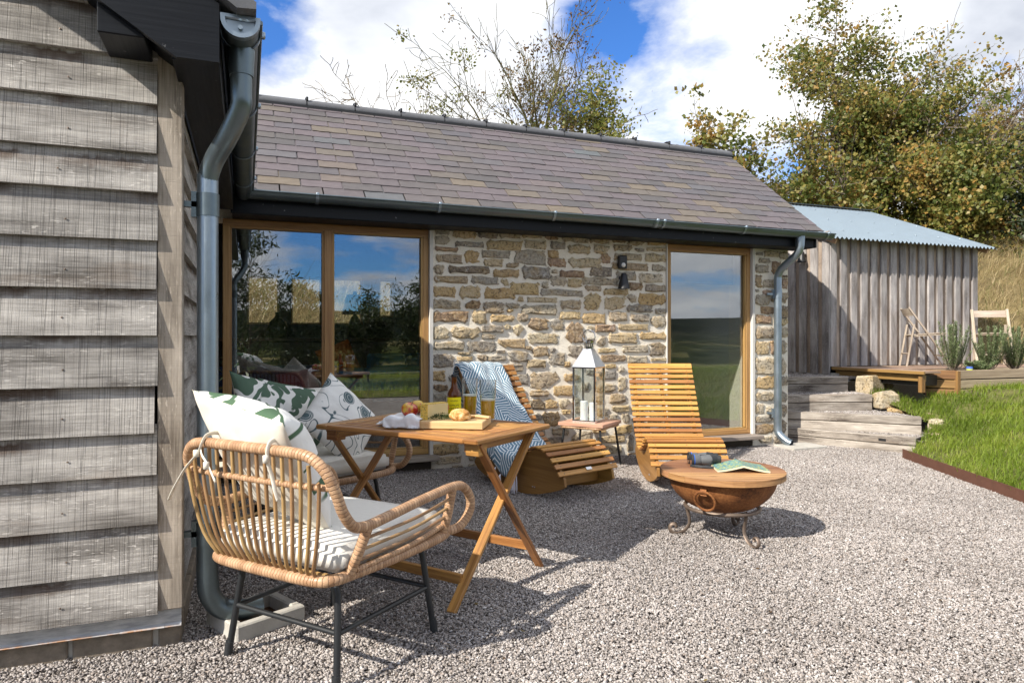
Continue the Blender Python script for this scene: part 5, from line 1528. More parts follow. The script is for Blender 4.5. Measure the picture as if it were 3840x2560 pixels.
def rosemary(loc, h, seed, label):
    t = empty('rosemary_bush', loc, 0, label, 'shrub', 'rosemary bushes in the planter')
    rr = np.random.default_rng(seed); r2 = random.Random(seed)
    st_m, pts, dirs = MB(), [], []
    for i in range(44):
        a = r2.uniform(0, 6.28); sp_ = r2.uniform(0.02, 0.19); hh = h * r2.uniform(0.45, 1.0)
        p = [Vector((math.cos(a) * sp_ * k ** 0.6 * 1.2, math.sin(a) * sp_ * k ** 0.6, hh * k)) for k in (0, 0.25, 0.5, 0.75, 1.0)]
        st_m.tube(p, [0.005, 0.004, 0.003, 0.002, 0.001], 5)
        for k in range(int(190 * hh / h)):
            u = r2.uniform(0.16, 1.0); q = p[min(int(u * 4), 3)].lerp(p[min(int(u * 4) + 1, 4)], u * 4 % 1)
            pts.append(q)
    st_m.build('stem', M['bark'], t)
    P = np.array(pts); n_ = len(P)
    a = rr.uniform(0, 6.28, n_); L = rr.uniform(0.02, 0.042, n_); el = rr.uniform(0.2, 1.1, n_)
    d = np.stack([np.cos(a) * np.cos(el), np.sin(a) * np.cos(el), np.sin(el)], 1); s = np.stack([-np.sin(a), np.cos(a), np.zeros(n_)], 1)
    V = np.stack([P - s * 0.0034, P + s * 0.0034, P + d * L[:, None] + s * 0.002, P + d * L[:, None] - s * 0.002], 1).reshape(-1, 3)
    F = np.arange(n_ * 4).reshape(-1, 4)
    obj_of('foliage', np_mesh('foliage', V, F, M['rosemary']), t)
    return t
rosemary((7.95, 5.74, 0.765), 0.62, 1, 'tall upright rosemary bush at the left end of the planter')
rosemary((8.42, 5.62, 0.765), 0.56, 2, 'bushy rosemary in the middle of the planter below a folding chair')
rosemary((8.85, 5.60, 0.765), 0.56, 3, 'rosemary bush at the right edge of the picture')
rosemary((8.18, 5.58, 0.765), 0.13, 4, 'low thyme-like tuft beside the little pot')
jar = empty('tin_can', (7.98, 5.56, 0.765), 0, 'small yellow and blue tin in the planter soil', 'tin')
mb = MB(); mb.lathe([(0.0, 0.0), (0.034, 0.0), (0.034, 0.05)], 16); mb.build('lower_band', simple('tin_yellow', (0.45, 0.55, 0.05), 0.4), jar)
mb = MB(); mb.lathe([(0.0345, 0.05), (0.0345, 0.075), (0.0, 0.075)], 16); mb.build('upper_band', simple('tin_blue', (0.08, 0.16, 0.55), 0.4), jar)
# ---------------------------------------------------------------- rattan armchairs
def rattan_chair(loc, rz, label):
    t = empty('rattan_armchair', loc, rz, label, 'armchair', 'rattan armchairs around the table')
    # black leg frame
    for y, yf in ((-0.235, -0.275), (0.24, 0.275)):
        pts = [(-0.275, yf, 0.0), (-0.243, y, 0.318), (-0.232, y, 0.348), (-0.20, y, 0.356), (0.20, y, 0.356), (0.232, y, 0.348), (0.243, y, 0.318), (0.275, yf, 0.0)]
        mb = MB(); mb.tube(pts, 0.0125, 12); mb.build('leg_frame', M['black_metal'], t, smooth=50)
        for s in (-1, 1):
            mb = MB(); mb.tube([(s * 0.276, yf, 0.0), (s * 0.270, yf * 0.99, 0.055)], 0.0155, 12); mb.build('foot_cap', M['rubber'], t, smooth=50)
    for s in (-1, 1):
        mb = MB(); mb.tube([(s * 0.2555, -0.252, 0.185), (s * 0.2555, 0.255, 0.185)], 0.0095, 10); mb.build('stretcher', M['black_metal'], t, smooth=50)
    for y in (-0.252, 0.255):
        mb = MB(); mb.tube([(-0.2555, y, 0.188), (0.2555, y, 0.188)], 0.0095, 10); mb.build('stretcher', M['black_metal'], t, smooth=50)
    # wrapped frame: one arm, over the back, the other arm
    half = [(0.322, 0.285, 0.412), (0.350, 0.345, 0.420), (0.372, 0.383, 0.470), (0.378, 0.388, 0.525), (0.376, 0.350, 0.580), (0.370, 0.280, 0.600), (0.366, 0.080, 0.588), (0.362, -0.130, 0.568), (0.362, -0.225, 0.562),
            (0.368, -0.295, 0.578), (0.366, -0.340, 0.632), (0.362, -0.368, 0.700), (0.345, -0.392, 0.765), (0.300, -0.405, 0.808), (0.235, -0.410, 0.822)]
    path = half + [(0.10, -0.412, 0.824), (-0.10, -0.412, 0.824)] + [(-x, y, z) for x, y, z in reversed(half)]
    mb = MB(); mb.tube(smooth_path(path, 5), 0.0185, 12); mb.build('frame', M['rattan'], t, smooth=50)
    hr = [(0.235, -0.335, 0.388), (0.285, -0.305, 0.390), (0.300, -0.22, 0.390), (0.315, 0.0, 0.390), (0.325, 0.22, 0.397), (0.318, 0.300, 0.403), (0.275, 0.335, 0.395), (0.14, 0.342, 0.388)]
    ring = hr + [(-x, y, z) for x, y, z in reversed(hr)] + [(-0.1, -0.342, 0.387), (0.1, -0.342, 0.387)]
    mb = MB(); mb.tube(smooth_path(ring, 4, True), 0.020, 12, closed=True); mb.build('seat_ring', M['rattan'], t, smooth=50)
    for s in (-1, 1):
        mb = MB(); mb.tube([(s * 0.302, -0.245, 0.390), (s * 0.335, -0.235, 0.47), (s * 0.362, -0.215, 0.562)], 0.0185, 12); mb.build('arm_post', M['rattan'], t, smooth=50)
        mb = MB(); mb.tube([(s * 0.322, 0.270, 0.402), (s * 0.346, 0.272, 0.49), (s * 0.370, 0.270, 0.598)], 0.0185, 12); mb.build('arm_post', M['rattan'], t, smooth=50)
        for k, z in enumerate((0.532, 0.494, 0.456, 0.422)):
            x = 0.308 + (z - 0.39) * 0.30
            mb = MB(); mb.tube(smooth_path([(s * x, -0.225, z - 0.015), (s * (x + 0.008), 0.0, z - 0.008), (s * (x + 0.012), 0.13, z + 0.004), (s * (x + 0.014), 0.27, z + 0.024)], 3), 0.0062 if k < 3 else 0.010, 8); mb.build('side_cane', M['cane'] if k < 3 else M['rattan'], t, smooth=50)
    midr = [(-0.362, -0.375, 0.715), (-0.2, -0.398, 0.715), (0.0, -0.402, 0.715), (0.2, -0.398, 0.715), (0.362, -0.375, 0.715)]
    mb = MB(); mb.tube(smooth_path(midr, 6), 0.0115, 10); mb.build('mid_rail', M['rattan'], t, smooth=50)
    n = 17
    for i in range(n):
        u = -1 + 2 * i / (n - 1)
        xt = u * 0.325; xb = u * 0.245
        zt = 0.820 - 0.085 * max(0, abs(u) - 0.80) / 0.20
        mb = MB(); mb.tube(smooth_path([(xt, -0.410, zt), (xt * 1.0, -0.404, 0.715), (xt * 0.95, -0.392, 0.60), (xt * 0.86, -0.375, 0.49), (xb, -0.350, 0.422), (xb * 0.985, -0.322, 0.392)], 3), 0.0068, 8); mb.build('back_cane', M['cane'], t, smooth=50)
    for i in range(9):
        y = -0.27 + i * 0.068
        mb = MB(); mb.tube([(-0.305, y, 0.390), (0, y, 0.380), (0.305, y, 0.390)], 0.006, 6); mb.build('seat_cane', M['cane'], t, smooth=50)
    return t
CH1 = ((0.325, 2.74, 0.0), R(39 - 90))
CH2 = ((0.405, 4.235, 0.0), R(-62 - 90))
ch1 = rattan_chair(*CH1, 'rattan armchair in front, its caned back to us')
ch2 = rattan_chair(*CH2, 'rattan armchair beyond the table, below the glazed doors')

def cushion_box(name, size, mat, corner=0.02, puff=0.018, seed=0):
    """boxed seat cushion"""
    bm = bmesh.new(); bmesh.ops.create_cube(bm, size=1.0)
    for v in bm.verts: v.co = Vector((v.co.x * size[0], v.co.y * size[1], v.co.z * size[2]))
    bmesh.ops.bevel(bm, geom=list(bm.edges), offset=corner, segments=2, affect='EDGES')
    bmesh.ops.subdivide_edges(bm, edges=[e for e in bm.edges if e.calc_length() > 0.1], cuts=9, use_grid_fill=True)
    for v in bm.verts:
        u, w = v.co.x / size[0] * 2, v.co.y / size[1] * 2
        f = max(0, 1 - u ** 4) * max(0, 1 - w ** 4)
        v.co.z += (1 if v.co.z > 0 else -0.3) * puff * f + 0.004 * mnoise.noise(v.co * 9 + Vector((seed, 0, 0)))
        if abs(v.co.z) < size[2] * 0.3: v.co.x *= 1.012; v.co.y *= 1.012
    me = bpy.data.meshes.new(name); bm.to_mesh(me); bm.free()
    me.materials.append(mat); me.polygons.foreach_set("use_smooth", [True] * len(me.polygons))
    return me
def local(base, rz, p):
    return Matrix.Rotation(rz, 4, 'Z') @ Vector(p) + Vector(base)
me = cushion_box('seat_cushion', (0.60, 0.60, 0.085), M['linen_grey'])
for (b, rz), lab in ((CH1, 'cream seat cushion in the front rattan armchair'), (CH2, 'cream seat cushion in the far rattan armchair')):
    o = obj_of('seat_cushion', me, None, local(b, rz, (0, 0.005, 0.446)), (0, 0, rz)); tag(o, lab, 'cushion', 'seat cushions of the rattan armchairs')

def pillow(name, w, h, tf, tb, mats, seed, label, uvo=(0, 0), uvs=2.0, n=26):
    """scatter cushion in its own x-z plane; front (+y) bulges tf, back tb"""
    mb = MB()
    def shape(u, v):
        e = (1 - abs(u) ** 2.6), (1 - abs(v) ** 2.6)
        return max(0.0, e[0]) ** 0.62 * max(0.0, e[1]) ** 0.62
    def fn(side):
        def f(a, b):
            u, v = 2 * a - 1, 2 * b - 1
            pin = 1 - 0.055 * (1 - abs(v) ** 2) - 0.03 * abs(u * v)
            pinv = 1 - 0.055 * (1 - abs(u) ** 2) - 0.03 * abs(u * v)
            x, z = w / 2 * u * pin, h / 2 * v * pinv
            k = shape(u, v)
            y = side * (tf if side > 0 else tb) * k
            wr = mnoise.noise(Vector((x * 7 + seed, z * 7, side * 3.0))) * 0.016 + mnoise.noise(Vector((x * 16, z * 16 + seed, side))) * 0.006
            # radiating creases near the corners
            cr = 0.006 * math.sin(11 * math.atan2(z, x) + seed) * min(1, (u * u + v * v)) * k
            return (x, y + (wr + cr) * k ** 0.5, z)
        return f
    uvf = lambda a, b: (uvo[0] + (a - 0.5) * w * uvs, uvo[1] + (b - 0.5) * h * uvs)
    mb.m = 0; mb.grid(fn(1), n, n, uvf)
    mb.m = 1; mb.grid(fn(-1), n, n, uvf)
    o = mb.build(name, mats, None, smooth=True, weld=True)
    tag(o, label, 'cushion')
    return o
def pose(o, loc, facing_deg, tilt_deg, roll_deg=0.0):
    """facing: heading of the front face, tilt: lean back"""
    o.matrix_world = Matrix.Translation(Vector(loc)) @ Matrix.Rotation(R(facing_deg - 90), 4, 'Z') @ Matrix.Rotation(R(tilt_deg), 4, 'X') @ Matrix.Rotation(R(roll_deg), 4, 'Y')
p1 = pillow('scatter_cushion', 0.545, 0.545, 0.16, 0.06, [M['leafprint'], M['linen']], 1.0, 'large cream cushion with green leaf print leaning in the front armchair', (0.3, 0.1), 1.9, 34)
pose(p1, (0.055, 2.655, 0.740), 29, 31, 11)
p2 = pillow('scatter_cushion', 0.50, 0.48, 0.10, 0.07, [M['swirl'], M['linen']], 2.0, 'green and white swirl cushion nearest the corner downpipe', (0.0, 0.3), 5.0)
pose(p2, (0.105, 4.30, 0.735), -32, 27, -20)
p3 = pillow('scatter_cushion', 0.48, 0.46, 0.09, 0.07, [M['swirl'], M['linen']], 3.0, 'second green swirl cushion tucked behind the first', (1.7, 0.9), 5.0)
pose(p3, (0.27, 4.42, 0.70), -50, 24, -14)
p4 = pillow('scatter_cushion', 0.46, 0.46, 0.08, 0.08, [M['rose'], M['linen']], 4.0, 'white cushion with grey rose print standing on its corner', (0.2, 0.4), 2.0)
pose(p4, (0.535, 4.20, 0.690), -56, 24, -50)
p5 = pillow('scatter_cushion', 0.48, 0.44, 0.06, 0.06, [M['linen_grey'], M['linen']], 5.0, 'plain pale back cushion tied to the far armchair', (0, 0), 2.0)
pose(p5, (0.42, 4.60, 0.66), -62, 16, 0)
# ties of the back cushion, knotted round the front chair's top rail
def tie(pts, label):
    mb = MB(); mb.tube([local(*CH1, p) for p in smooth_path(pts, 5)], 0.0075, 8, flat=0.35)
    mb.tube([local(*CH1, (pts[len(pts) // 2][0], pts[len(pts) // 2][1] - 0.006, pts[len(pts) // 2][2] + q)) for q in (-0.012, 0.0, 0.012)], 0.010, 8)
    o = mb.build('cushion_tie', M['linen'], None, smooth=True); tag(o, label, 'cushion tie', 'ties of the front cushion')
tie([(-0.16, -0.30, 0.80), (-0.20, -0.36, 0.850), (-0.205, -0.415, 0.852), (-0.205, -0.437, 0.825), (-0.22, -0.442, 0.79), (-0.27, -0.455, 0.735), (-0.315, -0.47, 0.66), (-0.335, -0.475, 0.62)], 'long cream tie hanging at the left of the chair back')
tie([(-0.21, -0.437, 0.80), (-0.19, -0.447, 0.785), (-0.155, -0.45, 0.755), (-0.115, -0.45, 0.70)], 'short cream tie end knotted on the chair back')
tie([(0.10, -0.33, 0.79), (0.12, -0.38, 0.850), (0.125, -0.425, 0.850), (0.127, -0.437, 0.80), (0.14, -0.428, 0.74), (0.155, -0.43, 0.700), (0.165, -0.425, 0.665)], 'cream tie knotted round the middle cane rail')

# ---------------------------------------------------------------- folding table
TC, TA = Vector((0.914, 3.48, 0.0)), R(36.5)
table = empty('folding_table', TC, TA, 'slatted hardwood folding table with crossed legs set with food', 'table')
TW, TL, TH_ = 0.67, 1.03, 0.74
for s in (-1, 1):
    mb = MB(); mb.box((0, s * (TL / 2 - 0.0375), TH_ - 0.0125), (TW, 0.075, 0.025), ch=0.006); mb.build('end_board', M['teak'], table)
    mb = MB(); mb.box((s * (TW / 2 - 0.021), 0, TH_ - 0.0125), (0.042, TL - 0.152, 0.025), ch=0.006); mb.build('side_board', M['teak'], table)
ns = 13
sw = (TW - 0.084) / ns
for i in range(ns):
    x = -TW / 2 + 0.042 + sw * (i + 0.5)
    mb = MB(); mb.box((x, 0, TH_ - 0.0115), (sw - 0.009, TL - 0.155, 0.018), ch=0.003); mb.build('slat', M['teak'], table)
for s in (-1, 1):
    mb = MB(); mb.box((0, s * 0.42, TH_ - 0.0475), (0.56, 0.032, 0.045), ch=0.003); mb.build('apron', M['teak'], table)
    mb = MB(); mb.beam((-0.44, s * 0.452, 0.0), (0.245, s * 0.452, TH_ - 0.03), 0.020, 0.045, (0, 1, 0), 0.003); mb.build('leg', M['teak'], table)
    mb = MB(); mb.beam((0.29, s * 0.476, 0.0), (-0.275, s * 0.476, TH_ - 0.03), 0.020, 0.045, (0, 1, 0), 0.003); mb.build('leg', M['teak'], table)
    mb = MB(); mb.lathe([(0.0, 0.004), (0.007, 0.003), (0.009, 0.0)], 12, (-0.03, s * 0.489, 0.40), Matrix.Rotation(R(90 if s < 0 else -90), 3, 'X')); mb.build('bolt', M['steel'], table)
    mb = MB(); mb.box((-0.25, s * 0.452, TH_ - 0.055), (0.07, 0.075, 0.06), ch=0.004); mb.build('bracket_block', M['teak'], table)
for x, y0, z in ((-0.345, 0.44, 0.115), (0.225, 0.465, 0.12)):
    mb = MB(); mb.box((x, 0, z), (0.022, 2 * y0, 0.045), ch=0.003); mb.build('stretcher', M['teak'], table)

# ---------------------------------------------------------------- rocking loungers
PROF = [(-0.74, 0.935), (-0.62, 0.765), (-0.50, 0.595), (-0.39, 0.45), (-0.29, 0.335), (-0.18, 0.258), (-0.06, 0.228), (0.06, 0.262), (0.17, 0.335), (0.27, 0.372), (0.36, 0.362), (0.44, 0.315), (0.50, 0.255), (0.55, 0.19)]
scm = MB(); scm.lathe([(0.0045, 0.0), (0.0040, 0.0012), (0.0003, 0.0008)], 8); screw_mesh = scm.mesh('screw', M['iron'])
def lounger(loc, rz, label):
    """front towards -y"""
    t = empty('rocking_lounger', loc, rz, label, 'sun lounger', 'slatted rocking loungers by the stone wall')
    W = 0.60
    path = [Vector((0, -s, z)) for s, z in PROF]
    sp = smooth_path(path, 12)
    cum = [0.0]
    for a, b in zip(sp, sp[1:]): cum.append(cum[-1] + (b - a).length)
    tot = cum[-1]
    def at(l):
        for i in range(len(cum) - 1):
            if cum[i + 1] >= l:
                f = (l - cum[i]) / (cum[i + 1] - cum[i]); return sp[i].lerp(sp[i + 1], f), (sp[i + 1] - sp[i]).normalized()
        return sp[-1], (sp[-1] - sp[-2]).normalized()
    pitch = 0.0575
    n = int(tot / pitch)
    for i in range(n):
        p, d = at(0.03 + i * (tot - 0.06) / (n - 1))
        nrm = Vector((1, 0, 0)).cross(d).normalized()
        if nrm.z < 0: nrm = -nrm
        Mx = Matrix((Vector((1, 0, 0)), d, Vector((1, 0, 0)).cross(d))).transposed()
        mb = MB()
        wdt = 0.0375 if i > 0 else 0.055
        mb.box(p + nrm * 0.008, (W, wdt, 0.016), Mx, ch=0.003)
        if i == 0:
            mb.v = [(x, y, z + 0.014 * (1 - (x / (W / 2)) ** 2)) for x, y, z in mb.v]
        sl_ = mb.build('slat', M['lounger_wood'], t)
        q_ = Matrix((Vector((1, 0, 0)), d, Vector((1, 0, 0)).cross(d))).transposed()
        if q_.col[2].z < 0: q_ = q_ @ Matrix.Rotation(math.pi, 3, 'X')
        for sx_ in (-0.245, 0.0, 0.245):
            so = obj_of('screw', screw_mesh, sl_); so.matrix_local = Matrix.Translation(p + nrm * 0.0162 + Vector((sx_, 0, 0.014 if i == 0 and sx_ == 0 else 0))) @ q_.to_4x4()
    # curved ply sides: rails under the back, deep rocker panels below the seat
    inset = W / 2 - 0.055
    top = [(p.y, p.z - 0.006) for p in sp]
    for s in (-1, 1):
        back = [q for q in top if q[1] > 0.30 and q[0] > 0.2]
        low = [(y + 0.045, z - 0.055) for y, z in reversed(back)]
        mb = MB(); mb.prism(back + low, s * inset - 0.011, s * inset + 0.011, 'x'); mb.build('back_rail', M['ply'], t)
        seat = [q for q in top if q[0] < 0.34]
        arc = [(-0.56, 0.13), (-0.52, 0.105), (-0.42, 0.070), (-0.30, 0.036), (-0.15, 0.009), (0.0, 0.0), (0.13, 0.004), (0.26, 0.024), (0.38, 0.058), (0.50, 0.105), (0.55, 0.150), (0.53, 0.185), (0.44, 0.26)]
        mb = MB(); mb.prism(seat + arc, s * inset - 0.011, s * inset + 0.011, 'x'); mb.build('rocker_panel', M['ply'], t)
        for q in (-0.012, 0.012):
            mb = MB(); mb.lathe([(0.006, 0.0), (0.005, 0.003), (0.0003, 0.004)], 8, (s * (inset + 0.0115), -0.22 + q, 0.075), Matrix.Rotation(R(90 * s), 3, 'Y')); mb.build('screw', M['steel'], t)
    for y, z, h in ((0.48, 0.165, 0.085), (-0.40, 0.13, 0.07), (0.62, 0.62, 0.06)):
        mb = MB(); mb.box((0, y, z), (2 * inset - 0.024, 0.022, h), ch=0.003); mb.build('cross_brace', M['ply'], t)
    mb = MB()
    spine = [(p.y, p.z - 0.004) for p in sp if p.y > 0.1]
    mb.prism(spine + [(y + 0.03, z - 0.035) for y, z in reversed(spine)], -0.011, 0.011, 'x'); mb.build('centre_rail', M['ply'], t)
    p, d = at(tot - 0.03)
    mb = MB(); mb.box(p + Vector((0.0, -0.012, 0.020)), (0.055, 0.022, 0.002), Matrix.Rotation(R(48), 3, 'X')); mb.build('maker_plate', M['steel'], t)
    return t
L1 = ((2.185, 4.98, 0.0), R(17)); L2 = ((3.38, 4.87, 0.0), R(-23))
lo1 = lounger(*L1, 'slatted wooden rocking lounger with a blue throw, left of the lantern')
lo2 = lounger(*L2, 'empty slatted wooden rocking lounger in front of the right-hand window')

# throw over the left lounger
def throw_mesh():
    spn = smooth_path([Vector((0, -s, z)) for s, z in PROF], 8)
    route = [Vector((0, 0.90, 0.35)), Vector((0, 0.87, 0.60)), Vector((0, 0.82, 0.85)), Vector((0, 0.77, 0.965))] + [p + Vector((0, -0.02, 0.034)) for p in spn if p.z < 0.93 and p.y > -0.10]
    cum = [0.0]
    for a, b in zip(route, route[1:]): cum.append(cum[-1] + (b - a).length)
    tot = cum[-1]
    def at(l):
        l = min(l, tot - 1e-5)
        for i in range(len(cum) - 1):
            if cum[i + 1] >= l: return route[i].lerp(route[i + 1], (l - cum[i]) / (cum[i + 1] - cum[i]))
        return route[-1]
    def fn(a, b):
        l = tot * a
        c = at(l)
        lower = max(0, (a - 0.55) / 0.45)
        xl = -0.325 - 0.02 * math.sin(a * 9) - 0.08 * lower
        xr = 0.135 - 0.03 * math.sin(a * 7 + 1) + 0.13 * lower
        if a < 0.3: xr -= 0.04
        x = xl + (xr - xl) * b
        fold = 0.020 * math.sin(b * 13 + a * 5) * (0.4 + 0.6 * math.sin(a * 4 + 1) ** 2) + 0.03 * mnoise.noise(Vector((x * 7, l * 5, 2.0))) + 0.012 * mnoise.noise(Vector((x * 17, l * 14, 5.0)))
        out = Vector((0, -0.35, 0.7)) * (abs(fold) + 0.004 + 0.03 * lower * abs(mnoise.noise(Vector((x * 9, l * 8, 9.0)))))
        over = max(0, -0.30 - x)       # falls over the side
        z = c.z + out.z - over * 1.5
        return (max(x, -0.345) if over <= 0 else -0.305 - over * 0.25, c.y + out.y, z)
    mb = MB()
    mb.grid(fn, 60, 34, lambda a, b: (a * tot, b * 0.55))
    return mb, fn
mb, tfn = throw_mesh()
thr = empty('throw', L1[0], L1[1], 'blue and white woven throw draped over the left lounger', 'throw')
o = mb.build('cloth', M['throw'], thr, smooth=True, recalc=False)
sd = o.modifiers.new('thickness', 'SOLIDIFY'); sd.thickness = 0.006
ta = random.Random(4)
for a_ in (0.80, 0.845, 0.885, 0.945, 0.985, 1.0):
    e = Vector(tfn(a_, 0.0)) + Vector((-0.008, -0.004, 0.0)); mb = MB()
    for k in range(9):
        dx, dy = ta.uniform(-0.012, 0.004), ta.uniform(-0.025, 0.025)
        mb.tube(smooth_path([e, e + Vector((-0.010 + dx * 0.5, dy * 0.4, -0.015)), e + Vector((-0.012 + dx, dy, -0.06)), e + Vector((-0.012 + dx * 1.5, dy * 1.2, -0.11 - ta.uniform(0, 0.03)))], 2), 0.0028, 5)
    mb.build('tassel', M['tassel'], thr)

# ---------------------------------------------------------------- stool, lantern, candles
SA = R(-52)
stool = empty('stool', (2.955, 5.60, 0.0), SA, 'square pine-topped stool with thin black legs under the lantern', 'stool')
mb = MB(); mb.box((0, 0, 0.405), (0.44, 0.44, 0.030), ch=0.004); mb.build('top', M['stool_top'], stool)
mb = MB(); mb.tube(smooth_path([(s * 0.195, q * 0.195, 0.378) for s, q in ((-1, -1), (0, -1), (1, -1), (1, 0), (1, 1), (0, 1), (-1, 1), (-1, 0))], 3, True), 0.012, 8, closed=True); mb.build('rattan_rim', M['rattan'], stool, smooth=50)
for s in (-1, 1):
    for q in (-1, 1):
        mb = MB(); mb.tube([(s * 0.175, q * 0.175, 0.375), (s * 0.215, q * 0.215, 0.0)], 0.0105, 10); mb.build('leg', M['black_metal'], stool, smooth=50)
lant = empty('lantern', (2.935, 5.585, 0.420), SA, 'tall polished steel and glass lantern on the stool', 'lantern')
B, Hh = 0.112, 0.50
mb = MB(); mb.box((0, 0, 0.010), (2 * B + 0.006, 2 * B + 0.006, 0.020), ch=0.003); mb.build('base', M['steel'], lant)
for s in (-1, 1):
    for q in (-1, 1):
        mb = MB(); mb.box((s * (B - 0.008), q * (B - 0.008), Hh / 2 + 0.01), (0.016, 0.016, Hh - 0.02)); mb.build('post', M['steel'], lant)
mb = MB()
for s in (-1, 1):
    mb.box((0, s * (B - 0.008), Hh - 0.006), (2 * B - 0.034, 0.016, 0.014)); mb.box((s * (B - 0.008), 0, Hh - 0.006), (0.016, 2 * B - 0.034, 0.014))
mb.build('top_frame', M['steel'], lant)
for s in (-1, 1):
    mb = MB(); mb.box((0, s * (B - 0.006), Hh / 2 + 0.008), (2 * B - 0.034, 0.002, Hh - 0.05)); mb.build('pane', M['clear_glass'], lant)
    mb = MB(); mb.box((s * (B - 0.006), 0, Hh / 2 + 0.008), (0.002, 2 * B - 0.034, Hh - 0.05)); mb.build('pane', M['clear_glass'], lant)
mb = MB()
b0_, t0_ = B + 0.004, 0.038
for k in range(4):
    c, s = math.cos(k * math.pi / 2), math.sin(k * math.pi / 2)
    rot = lambda x, y: (x * c - y * s, x * s + y * c)
    mb.face([(*rot(-b0_, -b0_), Hh), (*rot(b0_, -b0_), Hh), (*rot(t0_, -t0_), Hh + 0.165), (*rot(-t0_, -t0_), Hh + 0.165)])
mb.build('roof', M['steel'], lant, recalc=False)
mb = MB(); mb.lathe([(0.042, 0.0), (0.042, 0.018)], 24, (0, 0, Hh + 0.165)); mb.lathe([(0.044, 0.055), (0.046, 0.070), (0.030, 0.082), (0.0, 0.088)], 24, (0, 0, Hh + 0.165)); 
for k in range(16):
    a = 2 * math.pi * k / 16; mb.box((0.041 * math.cos(a), 0.041 * math.sin(a), Hh + 0.2), (0.009, 0.004, 0.045), Matrix.Rotation(a + math.pi / 2, 3, 'Z'))
mb.build('vent_cap', M['steel'], lant)
mb = MB(); mb.tube([(0.062 * math.cos(a), 0.0, Hh + 0.275 + 0.062 * math.sin(a)) for a in [2 * math.pi * k / 32 for k in range(32)]], 0.005, 8, closed=True); mb.build('ring_handle', M['steel'], lant, smooth=50)
for x, y, r, h, lab in ((-0.040, 0.016, 0.036, 0.165, 'taller white pillar candle on the left in the lantern'), (0.036, -0.014, 0.036, 0.150, 'shorter white pillar candle on the right in the lantern')):
    p = Vector((2.935 + x, 5.585 + y, 0.441))
    cn = empty('candle', p, 0, lab, 'candle', 'pillar candles in the lantern')
    mb = MB(); mb.lathe([(0.0, 0.0), (r, 0.0), (r, h - 0.006), (r - 0.006, h), (0.012, h - 0.005), (0.0, h - 0.006)], 24); mb.build('wax', M['wax'], cn, smooth=40)
    mb = MB(); mb.tube([(0, 0, h - 0.008), (0.002, 0, h + 0.010)], 0.0015, 5); mb.build('wick', M['plastic_black'], cn)

# ---------------------------------------------------------------- fire bowl table
FP = Vector((2.67, 3.37, 0.0))
fp = empty('fire_bowl', FP, 0, 'rusty kadai-style fire bowl with a round wooden lid on a scrolled iron stand', 'fire pit')
fp['label'] = 'rusty iron fire bowl with round wooden lid on a scrolled stand'
bowl = [(0.02 + 0.0, 0.150)] + [(0.315 * math.sin(a), 0.365 - 0.215 * math.cos(a)) for a in [R(8 + 82 * k / 14) for k in range(15)]]
mb = MB(); mb.lathe([(0.0005, 0.150)] + bowl[1:] + [(0.309, 0.365)] + [(r - 0.006, z + 0.004) for r, z in reversed(bowl[1:])], 48); mb.build('bowl', M['rust'], fp, smooth=50)
npl = 6; LR = 0.362
ang = R(-24)
for i in range(npl):
    y0, y1 = -LR + 2 * LR * i / npl + 0.0015, -LR + 2 * LR * (i + 1) / npl - 0.0015
    ys_ = [y0 + (y1 - y0) * k / 10 for k in range(11)]
    rt = [(math.sqrt(max(LR * LR - y * y, 1e-4)), y) for y in ys_]; lf = [(-x, y) for x, y in reversed(rt)]
    mb = MB(); mb.prism(rt + lf, 0.368, 0.402, 'z', M=Matrix.Rotation(ang, 3, 'Z')); mb.build('lid_plank', M['lid'], fp)
for k, a in enumerate((-100, 20, 140)):
    Rz = Matrix.Rotation(R(a + 12), 3, 'Z')
    prof = [(0.205, 0.160), (0.198, 0.13), (0.190, 0.09), (0.196, 0.055), (0.225, 0.022), (0.262, 0.008), (0.292, 0.012), (0.308, 0.035), (0.300, 0.058), (0.280, 0.064), (0.268, 0.050), (0.275, 0.040)]
    mb = MB(); mb.tube([Rz @ Vector((x, 0, z)) for x, z in smooth_path([(x, z, 0) for x, z in prof], 3) for x, z in ((x, z),)] if False else [Rz @ Vector((q.x, 0, q.y)) for q in smooth_path([(x, z, 0) for x, z in prof], 3)], 0.0125, 8, flat=0.55); mb.build('leg', M['iron'], fp, smooth=50)
mb = MB(); mb.tube([(0.215 * math.cos(a), 0.215 * math.sin(a), 0.178) for a in [2 * math.pi * k / 40 for k in range(40)]], 0.012, 8, closed=True); mb.build('stand_ring', M['iron'], fp, smooth=50)
for a in (-146, 34):
    Rz = Matrix.Rotation(R(a), 3, 'Z')
    P = lambda x, y, z: Rz @ Vector((x, y, z))
    mb = MB(); mb.beam(P(0.300, 0, 0.365), P(0.322, 0, 0.300), 0.036, 0.010, Rz @ Vector((1, 0, 0.3))); mb.tube([P(0.322, -0.018, 0.325), P(0.322, 0.018, 0.325)], 0.016, 10); mb.build('handle_lug', M['rust'], fp)
    mb = MB(); mb.tube([P(0.332 - 0.028 * (1 - math.sin(t_)), 0.058 * math.cos(t_), 0.268 + 0.058 * math.sin(t_)) for t_ in [2 * math.pi * k / 32 for k in range(32)]], 0.0075, 8, closed=True); mb.build('ring_handle', M['rust'], fp, smooth=50)

